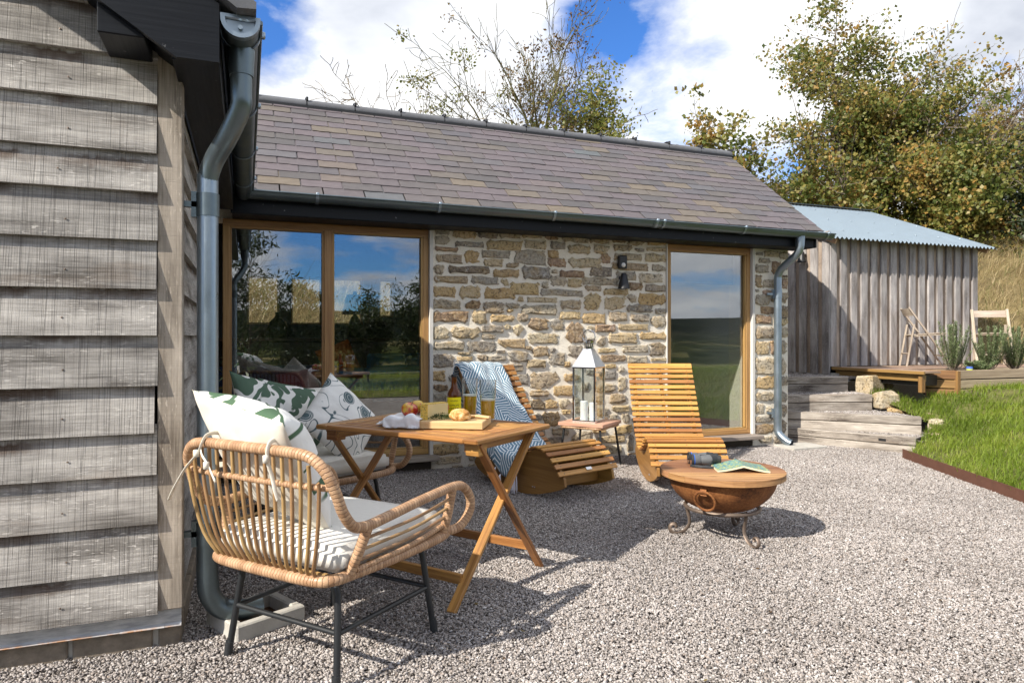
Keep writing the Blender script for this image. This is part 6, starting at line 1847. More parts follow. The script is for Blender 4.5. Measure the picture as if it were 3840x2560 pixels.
def binoculars(loc, rz):
    t = empty('binoculars', loc, rz, 'black and grey binoculars lying on the round lid', 'binoculars')
    for s in (-1, 1):
        y = s * 0.033
        mb = MB(); mb.tube([(-0.075, y, 0.030), (-0.04, y, 0.030), (-0.035, y, 0.030), (-0.005, y, 0.031), (0.02, y, 0.033)], [0.029, 0.028, 0.024, 0.028, 0.027], 20); mb.build('barrel', M['grey_armour'], t, smooth=40)
        mb = MB(); mb.tube([(-0.084, y, 0.030), (-0.072, y, 0.030)], 0.031, 20); mb.build('objective', M['rubber'], t, smooth=40)
        mb = MB(); mb.tube([(-0.071, y, 0.030), (-0.068, y, 0.030)], 0.0305, 20); mb.build('blue_ring', M['blue_ring'], t, smooth=40)
        mb = MB(); mb.tube([(-0.0845, y, 0.030), (-0.0838, y, 0.030)], 0.026, 20); mb.build('lens', M['lens'], t)
        mb = MB(); mb.tube([(0.018, y, 0.033), (0.030, y * 0.95, 0.036), (0.042, y * 0.95, 0.036)], [0.030, 0.025, 0.022], 20); mb.build('prism_body', M['rubber'], t, smooth=40)
        mb = MB(); mb.tube([(0.042, y * 0.95, 0.036), (0.050, y * 0.95, 0.036), (0.056, y * 0.95, 0.036), (0.066, y * 0.95, 0.036)], [0.021, 0.019, 0.021, 0.020], 20); mb.build('eyecup', M['rubber'], t, smooth=40)
        mb = MB(); mb.tube([(0.0665, y * 0.95, 0.036), (0.0672, y * 0.95, 0.036)], 0.013, 16); mb.build('eye_lens', M['lens'], t)
    mb = MB(); mb.box((0.0, 0, 0.040), (0.07, 0.03, 0.024), ch=0.006); mb.tube([(0.005, 0, 0.053), (0.035, 0, 0.053)], 0.012, 14); mb.build('bridge', M['rubber'], t)
    mb = MB(); mb.tube(smooth_path([(0.02, -0.06, 0.03), (0.0, -0.075, 0.012), (-0.05, -0.085, 0.006), (-0.09, -0.05, 0.006), (-0.06, -0.09, 0.008), (0.02, -0.11, 0.006)], 4), 0.007, 6, flat=0.35); mb.build('strap', M['rubber'], t)
    return t
bn = binoculars((2.66, 3.51, 0.402), R(-24)); bn.scale = (1.2, 1.2, 1.2)
bk = empty('book', (2.755, 3.315, 0.402), R(-26), 'open paperback with a painted landscape cover face down on the lid', 'book')
def leafsheet(x0, x1, lift, th, mat, name, flip=1):
    mb = MB()
    f = lambda w: (lambda a, b: (x0 + (x1 - x0) * a, -0.105 + 0.21 * b, 0.004 + lift * math.sin(math.pi * min(a if flip > 0 else 1 - a, 1) * 0.5) * (1 - 0.2 * a) + w * th))
    mb.grid(f(1.0), 10, 1, lambda a, b: (a * 0.16 + (0.3 if flip > 0 else 0), b * 0.21))
    mb.grid(f(0.0), 10, 1)
    for b in (0, 1):
        mb.grid(lambda a, c: f(c)(a, b), 10, 1)
    for a in (0, 1):
        mb.grid(lambda c, b: f(c)(a, b), 1, 1)
    mb.build(name, mat, bk)
def halfbook(s):
    # pages fan down from the raised spine
    prof = lambda a: 0.030 * (1 - a) ** 1.4 + 0.002
    for th0, th1, mat, nm in ((0.0, 0.010, M['paper'], 'pages'), (0.0105, 0.0125, M['cover'], 'cover')):
        mb = MB()
        P = lambda a, b, t_: (s * 0.150 * a, -0.105 + 0.21 * b, prof(a) + t_)
        mb.grid(lambda a, b: P(a, b, th1), 10, 1, lambda a, b: (s * a * 0.15, b * 0.21)); mb.grid(lambda a, b: P(a, b, th0), 10, 1)
        for b in (0, 1): mb.grid(lambda a, c: P(a, b, th0 + (th1 - th0) * c), 10, 1)
        mb.grid(lambda b, c: P(1, b, th0 + (th1 - th0) * c), 1, 1)
        mb.build(nm, mat, bk)
halfbook(1); halfbook(-1)
# ---------------------------------------------------------------- things on the table
TZ = 0.7405
BDIR = math.atan2(-0.24, 0.44)
bd = empty('chopping_board', (0.925, 3.405, TZ), BDIR, 'thick pale wooden serving board on the table', 'board')
mb = MB(); mb.box((0, 0, 0.019), (0.50, 0.26, 0.038), ch=0.003); mb.build('plank', M['board'], bd)
BZ = TZ + 0.0385
def on_board(x, y): return Matrix.Rotation(BDIR, 3, 'Z') @ Vector((x, y, 0)) + Vector((0.925, 3.405, BZ))

def bottle(loc):
    t = empty('beer_bottle', loc, R(-18), 'amber glass beer bottle with a bright yellow label', 'bottle')
    prof = [(0.0, 0.0), (0.030, 0.0), (0.0335, 0.004), (0.0335, 0.138), (0.0325, 0.150), (0.026, 0.168), (0.0165, 0.184), (0.0140, 0.200), (0.0128, 0.234), (0.0135, 0.238), (0.0135, 0.245)]
    mb = MB(); mb.lathe(prof, 32); mb.build('glass', M['amber'], t, smooth=40)
    mb = MB(); mb.lathe([(0.0, 0.2585), (0.0125, 0.258), (0.0148, 0.254), (0.0150, 0.244)], 24); mb.build('cap', M['cap'], t, smooth=40)
    mb = MB(); n = 40
    span = R(250)
    mb.grid(lambda a, b: (0.0338 * math.sin(span * (a - 0.5)), -0.0338 * math.cos(span * (a - 0.5)), 0.018 + 0.112 * b), n, 1, lambda a, b: (a, b))
    lb = mb.build('label', M['label'], t, smooth=True, recalc=False)
    def text(s, size, z, font_w=1.0):
        cu = bpy.data.curves.new('lettering', 'FONT'); cu.body = s; cu.size = size; cu.align_x = 'CENTER'; cu.resolution_u = 3
        ob = bpy.data.objects.new('lettering_tmp', cu); COL.objects.link(ob)
        dg = bpy.context.evaluated_depsgraph_get()
        me = bpy.data.meshes.new_from_object(ob.evaluated_get(dg))
        bpy.data.objects.remove(ob); bpy.data.curves.remove(cu)
        bm = bmesh.new(); bm.from_mesh(me)
        bmesh.ops.triangulate(bm, faces=bm.faces)
        bmesh.ops.subdivide_edges(bm, edges=[e for e in bm.edges if e.calc_length() > 0.006], cuts=1)
        for v in bm.verts:
            a = v.co.x * font_w / 0.0341
            v.co = Vector((0.0341 * math.sin(a), -0.0341 * math.cos(a), v.co.y + z))
        bm.to_mesh(me); bm.free()
        me.materials.clear(); me.materials.append(M['ink'])
        obj_of('lettering', me, lb)
    text('salopian', 0.0135, 0.108)
    text('LEMON', 0.0170, 0.080, 0.92); text('DREAM', 0.0170, 0.062, 0.92)
    text('PALE ALE', 0.0055, 0.040); 
    return t
bo = bottle((1.068, 3.615, TZ)); bo.scale = (1.13, 1.13, 0.965)
def beer_glass(loc, fill, label):
    t = empty('beer_glass', loc, 0, label, 'glass', 'tall beer glasses on the table')
    H_, rb, rt = 0.222, 0.036, 0.0465
    R_ = lambda z: rb + (rt - rb) * z / H_
    mb = MB(); mb.lathe([(0.0, 0.0), (rb - 0.002, 0.0), (rb, 0.003)] + [(R_(z), z) for z in (0.05, 0.10, 0.15, H_ - 0.002)] + [(rt - 0.001, H_), (rt - 0.0025, H_ - 0.002)] + [(R_(z) - 0.0025, z) for z in (0.15, 0.10, 0.05, 0.016)] + [(0.0, 0.013)], 40)
    mb.build('tumbler', M['clear_glass'], t, smooth=45)
    mb = MB(); mb.lathe([(0.0, 0.0165)] + [(R_(z) - 0.003, z) for z in (0.0168, 0.05, fill)] + [(0.0, fill)], 40); mb.build('beer', M['beer'], t, smooth=45)
    mb = MB(); mb.lathe([(0.0, fill + 0.0005), (R_(fill) - 0.003, fill + 0.0005), (R_(fill) - 0.003, fill + 0.009), (0.02, fill + 0.006), (0.0, fill + 0.006)], 40); mb.build('foam', M['foam'], t, smooth=45)
    # rim bead
    mb = MB(); mb.tube([((rt - 0.0012) * math.cos(a), (rt - 0.0012) * math.sin(a), H_) for a in [2 * math.pi * k / 40 for k in range(40)]], 0.0016, 6, closed=True); mb.build('rim', M['clear_glass'], t, smooth=True)
beer_glass((1.170, 3.655, TZ), 0.124, 'tall glass of beer just behind the yellow-labelled bottle')
beer_glass((1.215, 3.475, TZ), 0.114, 'tall glass of beer nearest the right edge of the table')

# cheese wedge
chz = empty('cheese', on_board(-0.042, -0.01), R(-4), 'wedge of pale cheese with a yellow herbed rind', 'cheese')
chz.scale = (0.82, 0.82, 1.05)
mb = MB(); mb.prism([(-0.065, -0.055), (-0.03, -0.072), (0.115, 0.02), (0.09, 0.075), (-0.045, 0.02)], 0.0, 0.072, 'z'); mb.build('paste', M['cheese'], chz)
mb = MB(); mb.prism([(-0.066, -0.0555), (-0.0305, -0.0735), (-0.036, -0.079), (-0.074, -0.058), (-0.052, 0.024), (-0.046, 0.0205)], 0.0, 0.0725, 'z'); mb.build('rind', M['rind'], chz)
mb = MB(); mb.prism([(-0.064, -0.054), (-0.031, -0.071), (0.113, 0.020), (0.089, 0.073), (-0.044, 0.02)], 0.0722, 0.0745, 'z'); mb.build('top_rind', M['rind'], chz)
# bread roll
bm = bmesh.new(); bmesh.ops.create_icosphere(bm, subdivisions=4, radius=1.0)
for v in bm.verts:
    k = mnoise.noise(v.co * 2.2 + Vector((5, 0, 0))) * 0.14 + mnoise.noise(v.co * 6 + Vector((5, 0, 0))) * 0.05
    c = v.co * (1 + k)
    v.co = Vector((c.x * 0.053, c.y * 0.040, max(c.z, -0.75) * 0.033 + 0.0248))
me = bpy.data.meshes.new('bread_roll'); bm.to_mesh(me); bm.free(); me.materials.append(M['bread']); me.polygons.foreach_set("use_smooth", [True] * len(me.polygons))
tag(obj_of('bread_roll', me, None, on_board(0.125, -0.075), (0, 0, BDIR + 0.1)), 'crusty golden bread roll at the right of the board', 'bread')
# crackers / broken crust behind the roll
for k, (x, y, rz_, w) in enumerate(((0.165, 0.035, 0.5, 0.09), (0.225, 0.01, -0.4, 0.075))):
    mb = MB(); mb.box((0, 0, 0.010), (w, 0.045, 0.012), Matrix.Rotation(0.12, 3, 'Y'), ch=0.004); o = mb.build('flatbread', M['board'], loc=on_board(x, y)); o.rotation_euler = (0, 0, rz_)
    tag(o, ['long piece of flatbread behind the bread roll', 'short piece of flatbread by the right-hand glass'][k], 'flatbread')
# thyme sprigs
P, D = [], []
rt_ = random.Random(3); stm = MB()
for k in range(16):
    a0 = Vector((rt_.uniform(-0.10, 0.02), rt_.uniform(-0.03, 0.03), 0.004)); d0 = Vector((rt_.uniform(0.06, 0.11), rt_.uniform(-0.03, 0.05), rt_.uniform(0.0, 0.022)))
    pts_ = [a0 + d0 * t_ + Vector((0, 0, 0.012 * math.sin(t_ * 3))) for t_ in (0, 0.33, 0.66, 1)]
    stm.tube(pts_, 0.0008, 4)
    for q in range(34):
        u = rt_.random(); P.append(pts_[min(int(u * 3), 2)].lerp(pts_[min(int(u * 3) + 1, 3)], u * 3 % 1))
P = np.array(P); n_ = len(P); r_ = np.random.default_rng(4)
d = r_.normal(0, 1, (n_, 3)); d[:, 2] = np.abs(d[:, 2]); d /= np.linalg.norm(d, axis=1)[:, None]; s = np.cross(d, r_.normal(0, 1, (n_, 3))); s /= np.linalg.norm(s, axis=1)[:, None]
V = np.stack([P, P + d * 0.004 + s * 0.0022, P + d * 0.0085, P + d * 0.004 - s * 0.0022], 1).reshape(-1, 3)
hb = empty('thyme_sprigs', on_board(0.045, -0.075), BDIR, 'bunch of green thyme in front of the cheese', 'herbs')
stm.build('stem', M['herb'], hb); obj_of('leaves', np_mesh('leaves', V, np.arange(n_ * 4).reshape(-1, 4), M['herb']), hb)
# apples
def apple_obj(loc, r, rot, label):
    t = empty('apple', loc, 0, label, 'apple', 'apples on the napkin')
    t.rotation_euler = rot
    pr = [(0.001, 0.06)] + [(math.sin(a) * (1 + 0.06 * math.sin(a)), 0.92 * -math.cos(a) + (0.0 if a < 1.6 else -0.25 * max(0, math.cos(math.pi - a) - 0.75) * 2.2)) for a in [math.pi * k / 18 for k in range(1, 18)]] + [(0.001, 0.62)]
    pr[0] = (0.001, -0.80)
    mb = MB(); mb.lathe([(x * r, z * r) for x, z in pr], 28); mb.build('fruit', M['apple'], t, smooth=True)
    mb = MB(); mb.tube([(0, 0, 0.60 * r), (0.002, 0.001, 0.85 * r), (0.006, 0.002, 1.08 * r)], 0.0016, 6); mb.build('stalk', M['bark'], t)
AZ = BZ + 0.041
for (x, y, z, r, rot, lab) in ((-0.155, 0.0, 0.0, 0.042, (0.45, 0.1, 0.3), 'yellow and red apple at the front left of the napkin'), (-0.07, 0.06, 0.0, 0.038, (0.5, -0.2, 1.6), 'shiny red apple beside the cheese'),
                            (-0.145, 0.095, 0.006, 0.041, (0.2, 0.3, 2.6), 'orange-red apple at the back of the pile'), (-0.015, 0.125, 0.0, 0.038, (0.4, 0.5, 4.0), 'dark red apple behind the cheese')):
    p = on_board(x, y); apple_obj((p.x, p.y, AZ + z - (0.042 - r)), r, rot, lab)
# napkin: folded cloth spilling over the front edge of the board
nb = MB()
def nap(a, b):
    x = -0.290 + 0.225 * a; y = 0.14 - 0.33 * b
    hang = 0.35 + 0.65 * math.exp(-((x + 0.10) / 0.035) ** 2) + 0.45 * math.exp(-((x + 0.205) / 0.022) ** 2)
    edge = -0.131
    front = max(0, edge - y); left = max(0, -0.252 - x)
    w = 0.014 * mnoise.noise(Vector((x * 14, y * 11, 1.0))) + 0.007 * mnoise.noise(Vector((x * 34, y * 26, 4.0)))
    lift = 0.026 * math.exp(-((x + 0.115) / 0.03) ** 2 - ((y + 0.115) / 0.05) ** 2) + 0.018 * math.exp(-((x + 0.215) / 0.035) ** 2 - ((y + 0.10) / 0.05) ** 2)
    z = 0.003 + abs(w) + lift
    if front > 0:
        z = max(z - min(front * 1.9 * hang, 0.075), -0.034)
        y = edge - 0.006 - abs(w) * 0.8 - front * 0.10
    if left > 0:
        z = max(z - left * 1.1, -0.030 + abs(w)); x = -0.254 - left * 1.6; y = y * 0.55 + 0.02
    return on_board(x, y) + Vector((0, 0, z))
nb.grid(nap, 44, 40, lambda a, b: (a * 0.33, b * 0.34))
o = nb.build('napkin', M['napkin'], None, smooth=True, recalc=False)
sd = o.modifiers.new('thickness', 'SOLIDIFY'); sd.thickness = 0.0025
tag(o, 'crumpled white cloth napkin under the apples', 'napkin')
# ---------------------------------------------------------------- rooms seen through the glass
mb = MB()
sb = empty('sideboard', (0.9, 8.45, 0.1), 0, 'dark sideboard below the back windows indoors', 'sideboard')
mb.box((0, 0, 0.52), (2.3, 0.40, 1.04), ch=0.01); mb.build('carcass', simple('dark_walnut', (0.05, 0.03, 0.02), 0.45), sb)
mb = MB(); mb.box((0, -0.01, 1.06), (2.36, 0.44, 0.035), ch=0.005); mb.build('top', simple('walnut_top', (0.09, 0.05, 0.03), 0.35), sb)
lp = empty('table_lamp', (1.235, 8.42, 1.18), 0, 'dark table lamp standing before the back windows indoors', 'lamp')
mb = MB(); mb.lathe([(0.0, 0.0), (0.07, 0.0), (0.075, 0.02), (0.05, 0.08), (0.085, 0.15), (0.05, 0.24), (0.018, 0.28), (0.012, 0.32)], 24); mb.build('base', M['black_metal'], lp, smooth=40)
mb = MB(); mb.lathe([(0.155, 0.285), (0.10, 0.52)], 28); mb.lathe([(0.03, 0.52), (0.02, 0.56), (0.0, 0.56)], 12); mb.build('shade', simple('brown_lampshade', (0.075, 0.035, 0.025), 0.8), lp, smooth=40)
jg = empty('glass_carboy', (0.345, 8.42, 1.18), 0, 'round-shouldered green glass jug on the indoor sideboard', 'jug')
mb = MB(); mb.lathe([(0.0, 0.0), (0.10, 0.0), (0.11, 0.03), (0.115, 0.12), (0.09, 0.19), (0.04, 0.235), (0.025, 0.26), (0.028, 0.30)], 28); mb.build('body', simple('green_bottle_glass', (0.03, 0.05, 0.035), 0.1), jg, smooth=40)
M['blue_paint'] = simple('deep_blue_paint', (0.012, 0.105, 0.205), 0.4)
bt = empty('dining_table', (1.35, 7.15, 0.1), 0, 'deep blue dining table indoors behind the glass', 'table')
mb = MB(); mb.box((0, 0, 0.74), (1.25, 0.75, 0.04), ch=0.005); mb.build('top', M['blue_paint'], bt)
for s in (-1, 1):
    for q in (-1, 1):
        mb = MB(); mb.beam((s * 0.52, q * 0.30, 0.72), (s * 0.56, q * 0.33, 0.0), 0.06, 0.06); mb.build('leg', M['blue_paint'], bt)
mb = MB(); mb.box((0, 0, 0.62), (1.10, 0.60, 0.12)); mb.build('apron', M['blue_paint'], bt)
bs = empty('bench_seat', (1.75, 7.75, 0.1), 0, 'high-backed blue bench indoors beyond the dining table', 'bench')
mb = MB(); mb.box((0, 0, 0.42), (0.9, 0.42, 0.08), ch=0.02); mb.build('seat', M['blue_paint'], bs)
mb = MB(); mb.box((0, 0.2, 0.65), (0.9, 0.07, 0.50), ch=0.03); mb.build('back', M['blue_paint'], bs)
oc = pillow('indoor_cushion', 0.42, 0.42, 0.08, 0.06, [simple('orange_cloth', (0.55, 0.14, 0.02), 0.9), M['linen']], 7.0, 'bright orange cushion indoors beside the dining table'); pose(oc, (0.95, 7.62, 0.92), -80, 15, 20)
fb = empty('fruit_bowl', (0.78, 6.98, 0.862), 0, 'white bowl of green fruit indoors on the blue table', 'bowl')
mb = MB(); mb.lathe([(0.0, 0.0), (0.06, 0.0), (0.13, 0.05), (0.125, 0.05), (0.055, 0.008), (0.0, 0.008)], 24); mb.build('dish', M['white_paint'], fb, smooth=40)
mf = simple('green_pear', (0.35, 0.36, 0.06), 0.4)
for k in range(5):
    mb = MB(); a = k * 1.257; mb.lathe([(0.0, -0.035), (0.025, -0.027), (0.036, 0.0), (0.025, 0.027), (0.0, 0.032)], 14, (0.06 * math.cos(a), 0.06 * math.sin(a), 0.062)); mb.build('fruit', mf, fb, smooth=True)
sf = empty('sofa', (0.25, 6.95, 0.1), 0, 'dark blue sofa indoors just inside the glazed doors', 'sofa')
mn = simple('navy_cloth', (0.012, 0.024, 0.060), 0.9)
me = cushion_box('seat', (1.1, 0.7, 0.22), mn, 0.05); obj_of('seat', me, sf, (0, 0, 0.32))
me = cushion_box('back', (1.1, 0.2, 0.42), mn, 0.06); obj_of('back', me, sf, (0, 0.3, 0.58))
mb = MB(); mb.box((0, 0, 0.12), (1.08, 0.68, 0.18)); mb.build('base', mn, sf)
pc = pillow('indoor_cushion', 0.40, 0.40, 0.08, 0.06, [simple('plum_cloth', (0.20, 0.055, 0.075), 0.9), M['linen']], 9.0, 'plum cushion on the indoor sofa'); pose(pc, (0.50, 7.02, 0.68), -80, 20, 10)
vs_ = empty('vase_of_leaves', (-0.02, 6.42, 0.55), 0, 'dark glass vase of leafy stems inside the left pane', 'plant')
mb = MB(); mb.lathe([(0.0, 0.0), (0.05, 0.0), (0.07, 0.06), (0.04, 0.13), (0.045, 0.16)], 20); mb.build('vase', simple('smoked_glass', (0.015, 0.015, 0.02), 0.05), vs_, smooth=40)
def leaf_cloud(P, size, seed, mat, name, parent, asp=0.5, up=0.0):
    rg_ = np.random.default_rng(seed); n = len(P)
    d = rg_.normal(0, 1, (n, 3)); d[:, 2] += up; d /= np.linalg.norm(d, axis=1)[:, None]
    s = np.cross(d, rg_.normal(0, 1, (n, 3))); s /= np.linalg.norm(s, axis=1)[:, None]
    L = rg_.uniform(size[0], size[1], n)[:, None]
    P = np.asarray(P)
    nn_ = np.cross(d, s)
    V = np.stack([P, P + d * L * 0.45 + s * L * asp * 0.5 + nn_ * L * 0.08, P + d * L, P + d * L * 0.45 - s * L * asp * 0.5 + nn_ * L * 0.08], 1).reshape(-1, 3)
    return obj_of(name, np_mesh(name, V, np.arange(n * 4).reshape(-1, 4), mat), parent)
rp = np.random.default_rng(8)
Pv = rp.normal(0, 1, (90, 3)) * np.array([0.11, 0.10, 0.10]) + np.array([0, 0, 0.34])
leaf_cloud(Pv, (0.07, 0.13), 3, M['darkleaf'], 'foliage', vs_, 0.3, 0.5)
stb = empty('side_table', (-0.02, 6.42, 0.1), 0, 'small round wooden side table under the indoor vase', 'table')
mb = MB(); mb.lathe([(0.0, 0.42), (0.24, 0.42), (0.24, 0.45), (0.0, 0.45)], 28); mb.build('top', M['board'], stb, smooth=40)
for k in range(3):
    a = k * 2.094; mb = MB(); mb.tube([(0.14 * math.cos(a), 0.14 * math.sin(a), 0.42), (0.2 * math.cos(a), 0.2 * math.sin(a), 0.0)], 0.014, 8); mb.build('leg', M['board'], stb)
pf = empty('framed_picture', (4.62, 8.62, 1.55), 0, 'framed picture on the white wall inside the right-hand window', 'picture')
mb = MB(); mb.box((0, 0, 0), (0.42, 0.02, 0.62), ch=0.003); mb.build('frame', M['chair_wood'], pf)
mb = MB(); mb.box((0, -0.012, 0), (0.36, 0.006, 0.56)); mb.build('print', simple('grey_print', (0.35, 0.38, 0.40), 0.6, 0.0, 18.0, 0.6), pf)
# ---------------------------------------------------------------- trees and shrubs
def skeleton(seed, base, d0, L, r, levels, nkid, spread, wig, trop, wind, seg=5, ratio=0.66, gap=0.25):
    rr = random.Random(seed)
    br, tips = [], []
    def go(p, d, L, r, lv):
        pts, rad = [p.copy()], [r]
        dd = d.copy(); step = L / seg
        for i in range(seg):
            dd = dd + Vector((rr.gauss(0, wig), rr.gauss(0, wig), rr.gauss(0, wig))) + Vector((0, 0, trop)) + Vector(wind) * (0.4 + lv * 0.35)
            dd.normalize()
            p = p + dd * step
            pts.append(p.copy()); rad.append(r * (1 - 0.55 * (i + 1) / seg))
            if lv >= levels - 1: tips.append((p.copy(), dd.copy(), lv))
        br.append((pts, rad, lv))
        if lv < levels:
            nk = nkid[lv] if lv < len(nkid) else nkid[-1]
            for k in range(nk):
                t = gap + (1 - gap) * (k + rr.random()) / nk
                f = t * seg; i = min(int(f), seg - 1)
                q = pts[i].lerp(pts[i + 1], f - i)
                tan = (pts[i + 1] - pts[i]).normalized()
                sd_ = Vector((rr.gauss(0, 1), rr.gauss(0, 1), rr.gauss(0, 0.7))); sd_ = (sd_ - tan * sd_.dot(tan)).normalized()
                a = R(rr.uniform(*spread))
                nd = (tan * math.cos(a) + sd_ * math.sin(a)).normalized()
                go(q, nd, L * ratio * rr.uniform(0.7, 1.15) * (1.1 - 0.35 * t), rad[i] * rr.uniform(0.5, 0.7), lv + 1)
            # leader goes on
            go(pts[-1], dd, L * ratio * rr.uniform(0.8, 1.05), rad[-1] * 0.9, lv + 1)
    go(Vector((0, 0, 0)), Vector(d0).normalized(), L, r, 0)
    return br, tips
def tree(name, loc, label, cat, sk, bark_m, leaves, group=None, twig=0.006):
    t = empty(name, loc, 0, label, cat, group)
    mb = MB()
    br, tips = sk
    for pts, rad, lv in br:
        mb.tube(pts, [max(x, twig) for x in rad], 8 if lv == 0 else (5 if lv < 3 else 3), caps=False)
    mb.build('trunk', bark_m, t, smooth=True, recalc=False)
    for (nl, size, jit, mat, asp, seed, keep, up) in leaves:
        rg_ = np.random.default_rng(seed)
        T = np.array([p for p, d, lv in tips])
        if keep is not None: T = np.array([p for p in T if keep(p)])
        if len(T) == 0: continue
        nc = max(8, nl // 34)
        C = T[rg_.integers(0, len(T), nc)]
        P = C[rg_.integers(0, nc, nl)] + rg_.normal(0, 1, (nl, 3)) * jit * np.array([1.15, 1.15, 0.7])
        leaf_cloud(P, size, seed + 1, mat, 'crown', t, asp, up)
    return t
WIND = (0.10, -0.02, 0.0)
# big autumn sycamore behind the shed
sk = skeleton(21, None, (0.02, -0.05, 1), 3.3, 0.20, 4, [9, 6, 5, 4], (48, 84), 0.11, 0.03, (0.0, -0.01, 0), 5, 0.71, 0.04)
tree('sycamore_tree', (14.2, 13.2, 2.9), 'broad autumn sycamore with green and orange leaves behind the shed', 'tree', sk, M['bark'], [(70000, (0.055, 0.12), 0.17, M['sycamore'], 0.85, 1, None, -0.2)])
sk = skeleton(24, None, (-0.05, -0.1, 1), 1.9, 0.11, 4, [6, 5, 4, 4], (48, 80), 0.12, 0.02, (0.0, 0, 0), 4, 0.71, 0.05)
tree('sycamore_tree', (15.0, 11.2, 2.5), 'lower leafy sycamore spreading over the shed roof', 'tree', sk, M['bark'], [(30000, (0.055, 0.12), 0.17, M['sycamore'], 0.85, 7, None, -0.2)])
# wind-combed bare hawthorns at the right
for k, (x, y, z, s, L) in enumerate(((17.2, 12.8, 3.1, 31, 3.0), (19.2, 13.2, 3.1, 32, 3.2), (18.0, 11.0, 2.8, 33, 2.2))):
    sk = skeleton(s, None, (0.1, 0, 1), L, 0.14, 4, [6, 6, 5, 4], (25, 60), 0.13, 0.03, (0.022, 0, 0), 5, 0.70, 0.15)
    tree('hawthorn_tree', (x, y, z), ['tall bare wind-swept hawthorn right of the sycamore', 'bare twiggy hawthorn at the top right corner', 'low tangled hawthorn at the right edge above the bank'][k], 'tree', sk, M['bark_pale'], [(3600 if k < 2 else 7000, (0.05, 0.10), 0.12, M['rustleaf'] if k < 2 else M['darkleaf'], 0.6, 40 + k, None, 0.0)], 'bare hawthorns')
# dark evergreens low on the right
for k, (x, y, z, s) in enumerate(((16.6, 10.2, 2.5, 41), (15.6, 9.6, 2.4, 42), (18.0, 9.4, 2.5, 43))):
    sk = skeleton(s, None, (0, 0, 1), 1.35, 0.08, 3, [8, 6, 5], (35, 75), 0.12, 0.03, (0, 0, 0), 4, 0.72, 0.05)
    tree('evergreen_bush', (x, y, z), ['dark evergreen bush behind the end of the shed roof', 'dark ivy-clad bush beside the dry bank', 'dark evergreen bush at the far right edge'][k], 'bush', sk, M['bark'], [(14000, (0.06, 0.11), 0.17, M['darkleaf'], 0.6, 50 + k, None, 0.0)], 'dark evergreens')
# half-bare trees behind the slate roof
sk = skeleton(52, None, (0.02, 0, 1), 2.5, 0.10, 4, [5, 4, 4, 3], (22, 48), 0.10, 0.05, (0.0, 0, 0), 5, 0.70, 0.25)
tree('ash_tree', (6.35, 14.0, 3.2), 'tall slender tree with thin russet leaves rising behind the slate roof', 'tree', sk, M['bark_moss'], [(3000, (0.05, 0.10), 0.12, M['rustleaf'], 0.5, 61, None, 0.0)])
sk = skeleton(53, None, (0.2, 0, 1), 1.7, 0.08, 4, [5, 4, 4, 3], (35, 70), 0.12, 0.02, (0.0, 0, 0), 5, 0.70, 0.15)
tree('maple_tree', (6.95, 13.6, 3.1), 'rounded yellow-green tree at the right of the slender one', 'tree', sk, M['bark_moss'], [(11000, (0.06, 0.11), 0.19, M['greenleaf'], 0.7, 63, None, 0.0)])
for k, (x, y, s, d, L) in enumerate(((5.0, 13.4, 71, (-0.15, 0, 1), 2.3), (3.6, 13.2, 72, (-0.35, 0, 0.9), 2.1), (5.9, 13.0, 73, (-0.25, 0, 1), 2.1))):
    sk = skeleton(s, None, d, L, 0.075, 4, [4, 4, 4, 3], (30, 70), 0.17, 0.015, (-0.02, 0, 0), 5, 0.70, 0.2)
    tree('hawthorn_tree', (x, y, 3.0), ['bare spreading hawthorn behind the middle of the slate roof', 'low bare hawthorn leaning left above the ridge', 'mossy hawthorn with sparse leaves behind the ridge'][k], 'tree', sk, M['bark_pale' if k == 1 else 'bark_moss'], [((500, 350, 2600)[k], (0.05, 0.09), 0.10, M['greenleaf'], 0.6, 80 + k, None, 0.0)], 'bare hawthorns')
sk = skeleton(75, None, (-0.15, 0, 1), 1.6, 0.09, 4, [4, 4, 4, 3], (30, 65), 0.15, 0.02, (-0.01, 0, 0), 5, 0.68, 0.2)
tree('elder_tree', (10.7, 13.2, 3.1), 'scraggy pale-barked tree above the end of the slate roof', 'tree', sk, M['bark_pale'], [(3600, (0.08, 0.14), 0.13, M['sycamore'], 0.8, 91, None, 0.0)])
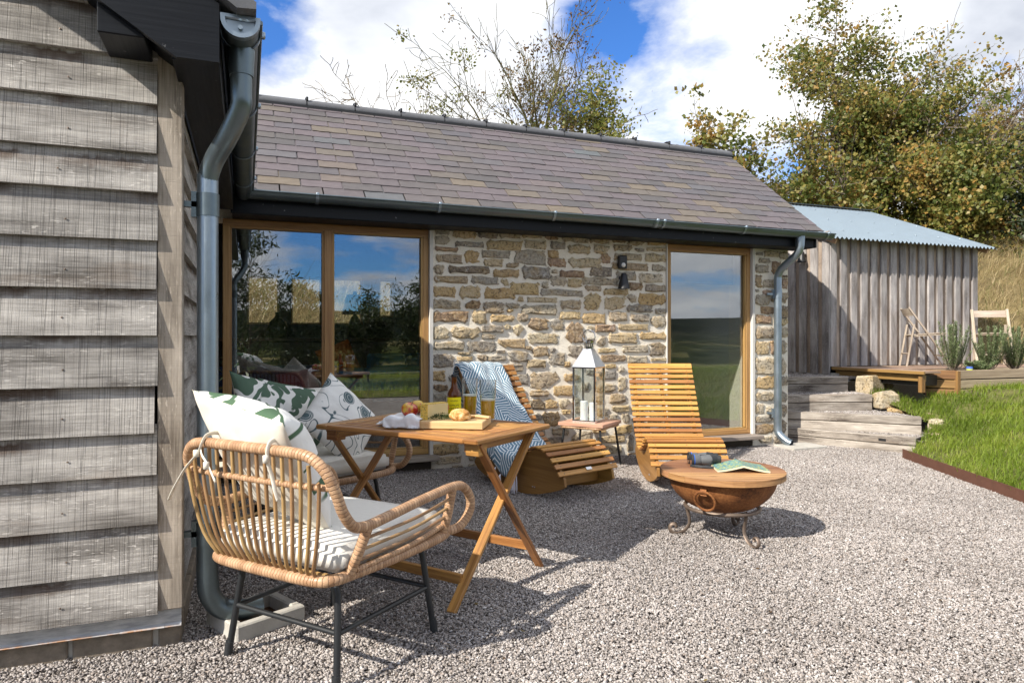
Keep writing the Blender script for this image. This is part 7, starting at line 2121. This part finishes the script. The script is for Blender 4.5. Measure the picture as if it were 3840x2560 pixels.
# young shrubs on the open side (seen mirrored in the tall window)
for k, (x, y, s, L, nl) in enumerate(((-1.6, -4.6, 81, 1.7, 4200), (0.0, -5.2, 82, 1.9, 4200), (1.5, -5.0, 83, 1.15, 5200), (2.9, -5.4, 84, 1.2, 5200), (4.2, -5.1, 85, 1.3, 5200), (5.4, -5.6, 86, 1.8, 4200), (-3.6, -5.0, 87, 1.6, 4000))):
    sk = skeleton(s, None, (0, 0, 1), L, 0.035, 3, [9, 6, 4], (20, 58), 0.10, 0.05, (0, 0, 0), 4, 0.72, 0.02)
    tree('hedge_shrub', (x, y, 0.0), ['tall leafy shrub mirrored at the far left of the window', 'tall narrow-leaved shrub mirrored in the left pane', 'low bushy shrub mirrored behind the mullion', 'low leafy shrub mirrored in the right pane', 'dense shrub mirrored beside the lamp', 'slim upright shrub mirrored at the right of the window', 'shrub mirrored behind the corner downpipe'][k], 'shrub', sk, M['bark'], [(nl, (0.09, 0.17), 0.12, M['willow'], 0.28, 100 + k, None, -0.2)], 'young hedge on the open side', 0.003)
# tall dry grass clumps on the open side
for k, (x, y) in enumerate(((9.6, -3.6), (10.9, -4.6))):
    rg_ = np.random.default_rng(120 + k)
    P = np.zeros((420, 3)); P[:, :2] = rg_.normal(0, 0.16, (420, 2))
    V, F = blades(P, (0.6, 1.9), (0.010, 0.020), (0.1, 0.5), 130 + k, 4)
    o = obj_of('grass_clump', np_mesh('grass_clump', V, F, M['straw']), None, (x, y, 0.0)); tag(o, ['tall dry grass clump mirrored in the right-hand window', 'second tall grass clump mirrored further right'][k], 'grass clump', 'tall grass clumps')

# a few fallen leaves on the gravel
rf = np.random.default_rng(77)
P = np.zeros((60, 3)); P[:, 0] = rf.uniform(0.6, 4.8, 60); P[:, 1] = rf.uniform(1.2, 4.9, 60); P[:, 2] = 0.012
a = rf.uniform(0, 6.28, 60); L = rf.uniform(0.012, 0.028, 60)[:, None]
d = np.stack([np.cos(a), np.sin(a), rf.uniform(-0.1, 0.35, 60)], 1); s = np.stack([-np.sin(a), np.cos(a), rf.uniform(-0.3, 0.3, 60)], 1)
V = np.stack([P, P + d * L * 0.5 + s * L * 0.35, P + d * L, P + d * L * 0.5 - s * L * 0.35], 1).reshape(-1, 3)
tag(obj_of('fallen_leaves', np_mesh('fallen_leaves', V, np.arange(240).reshape(-1, 4), M['rustleaf'])), 'scattered small brown fallen leaves on the gravel', 'leaves', kind='stuff')
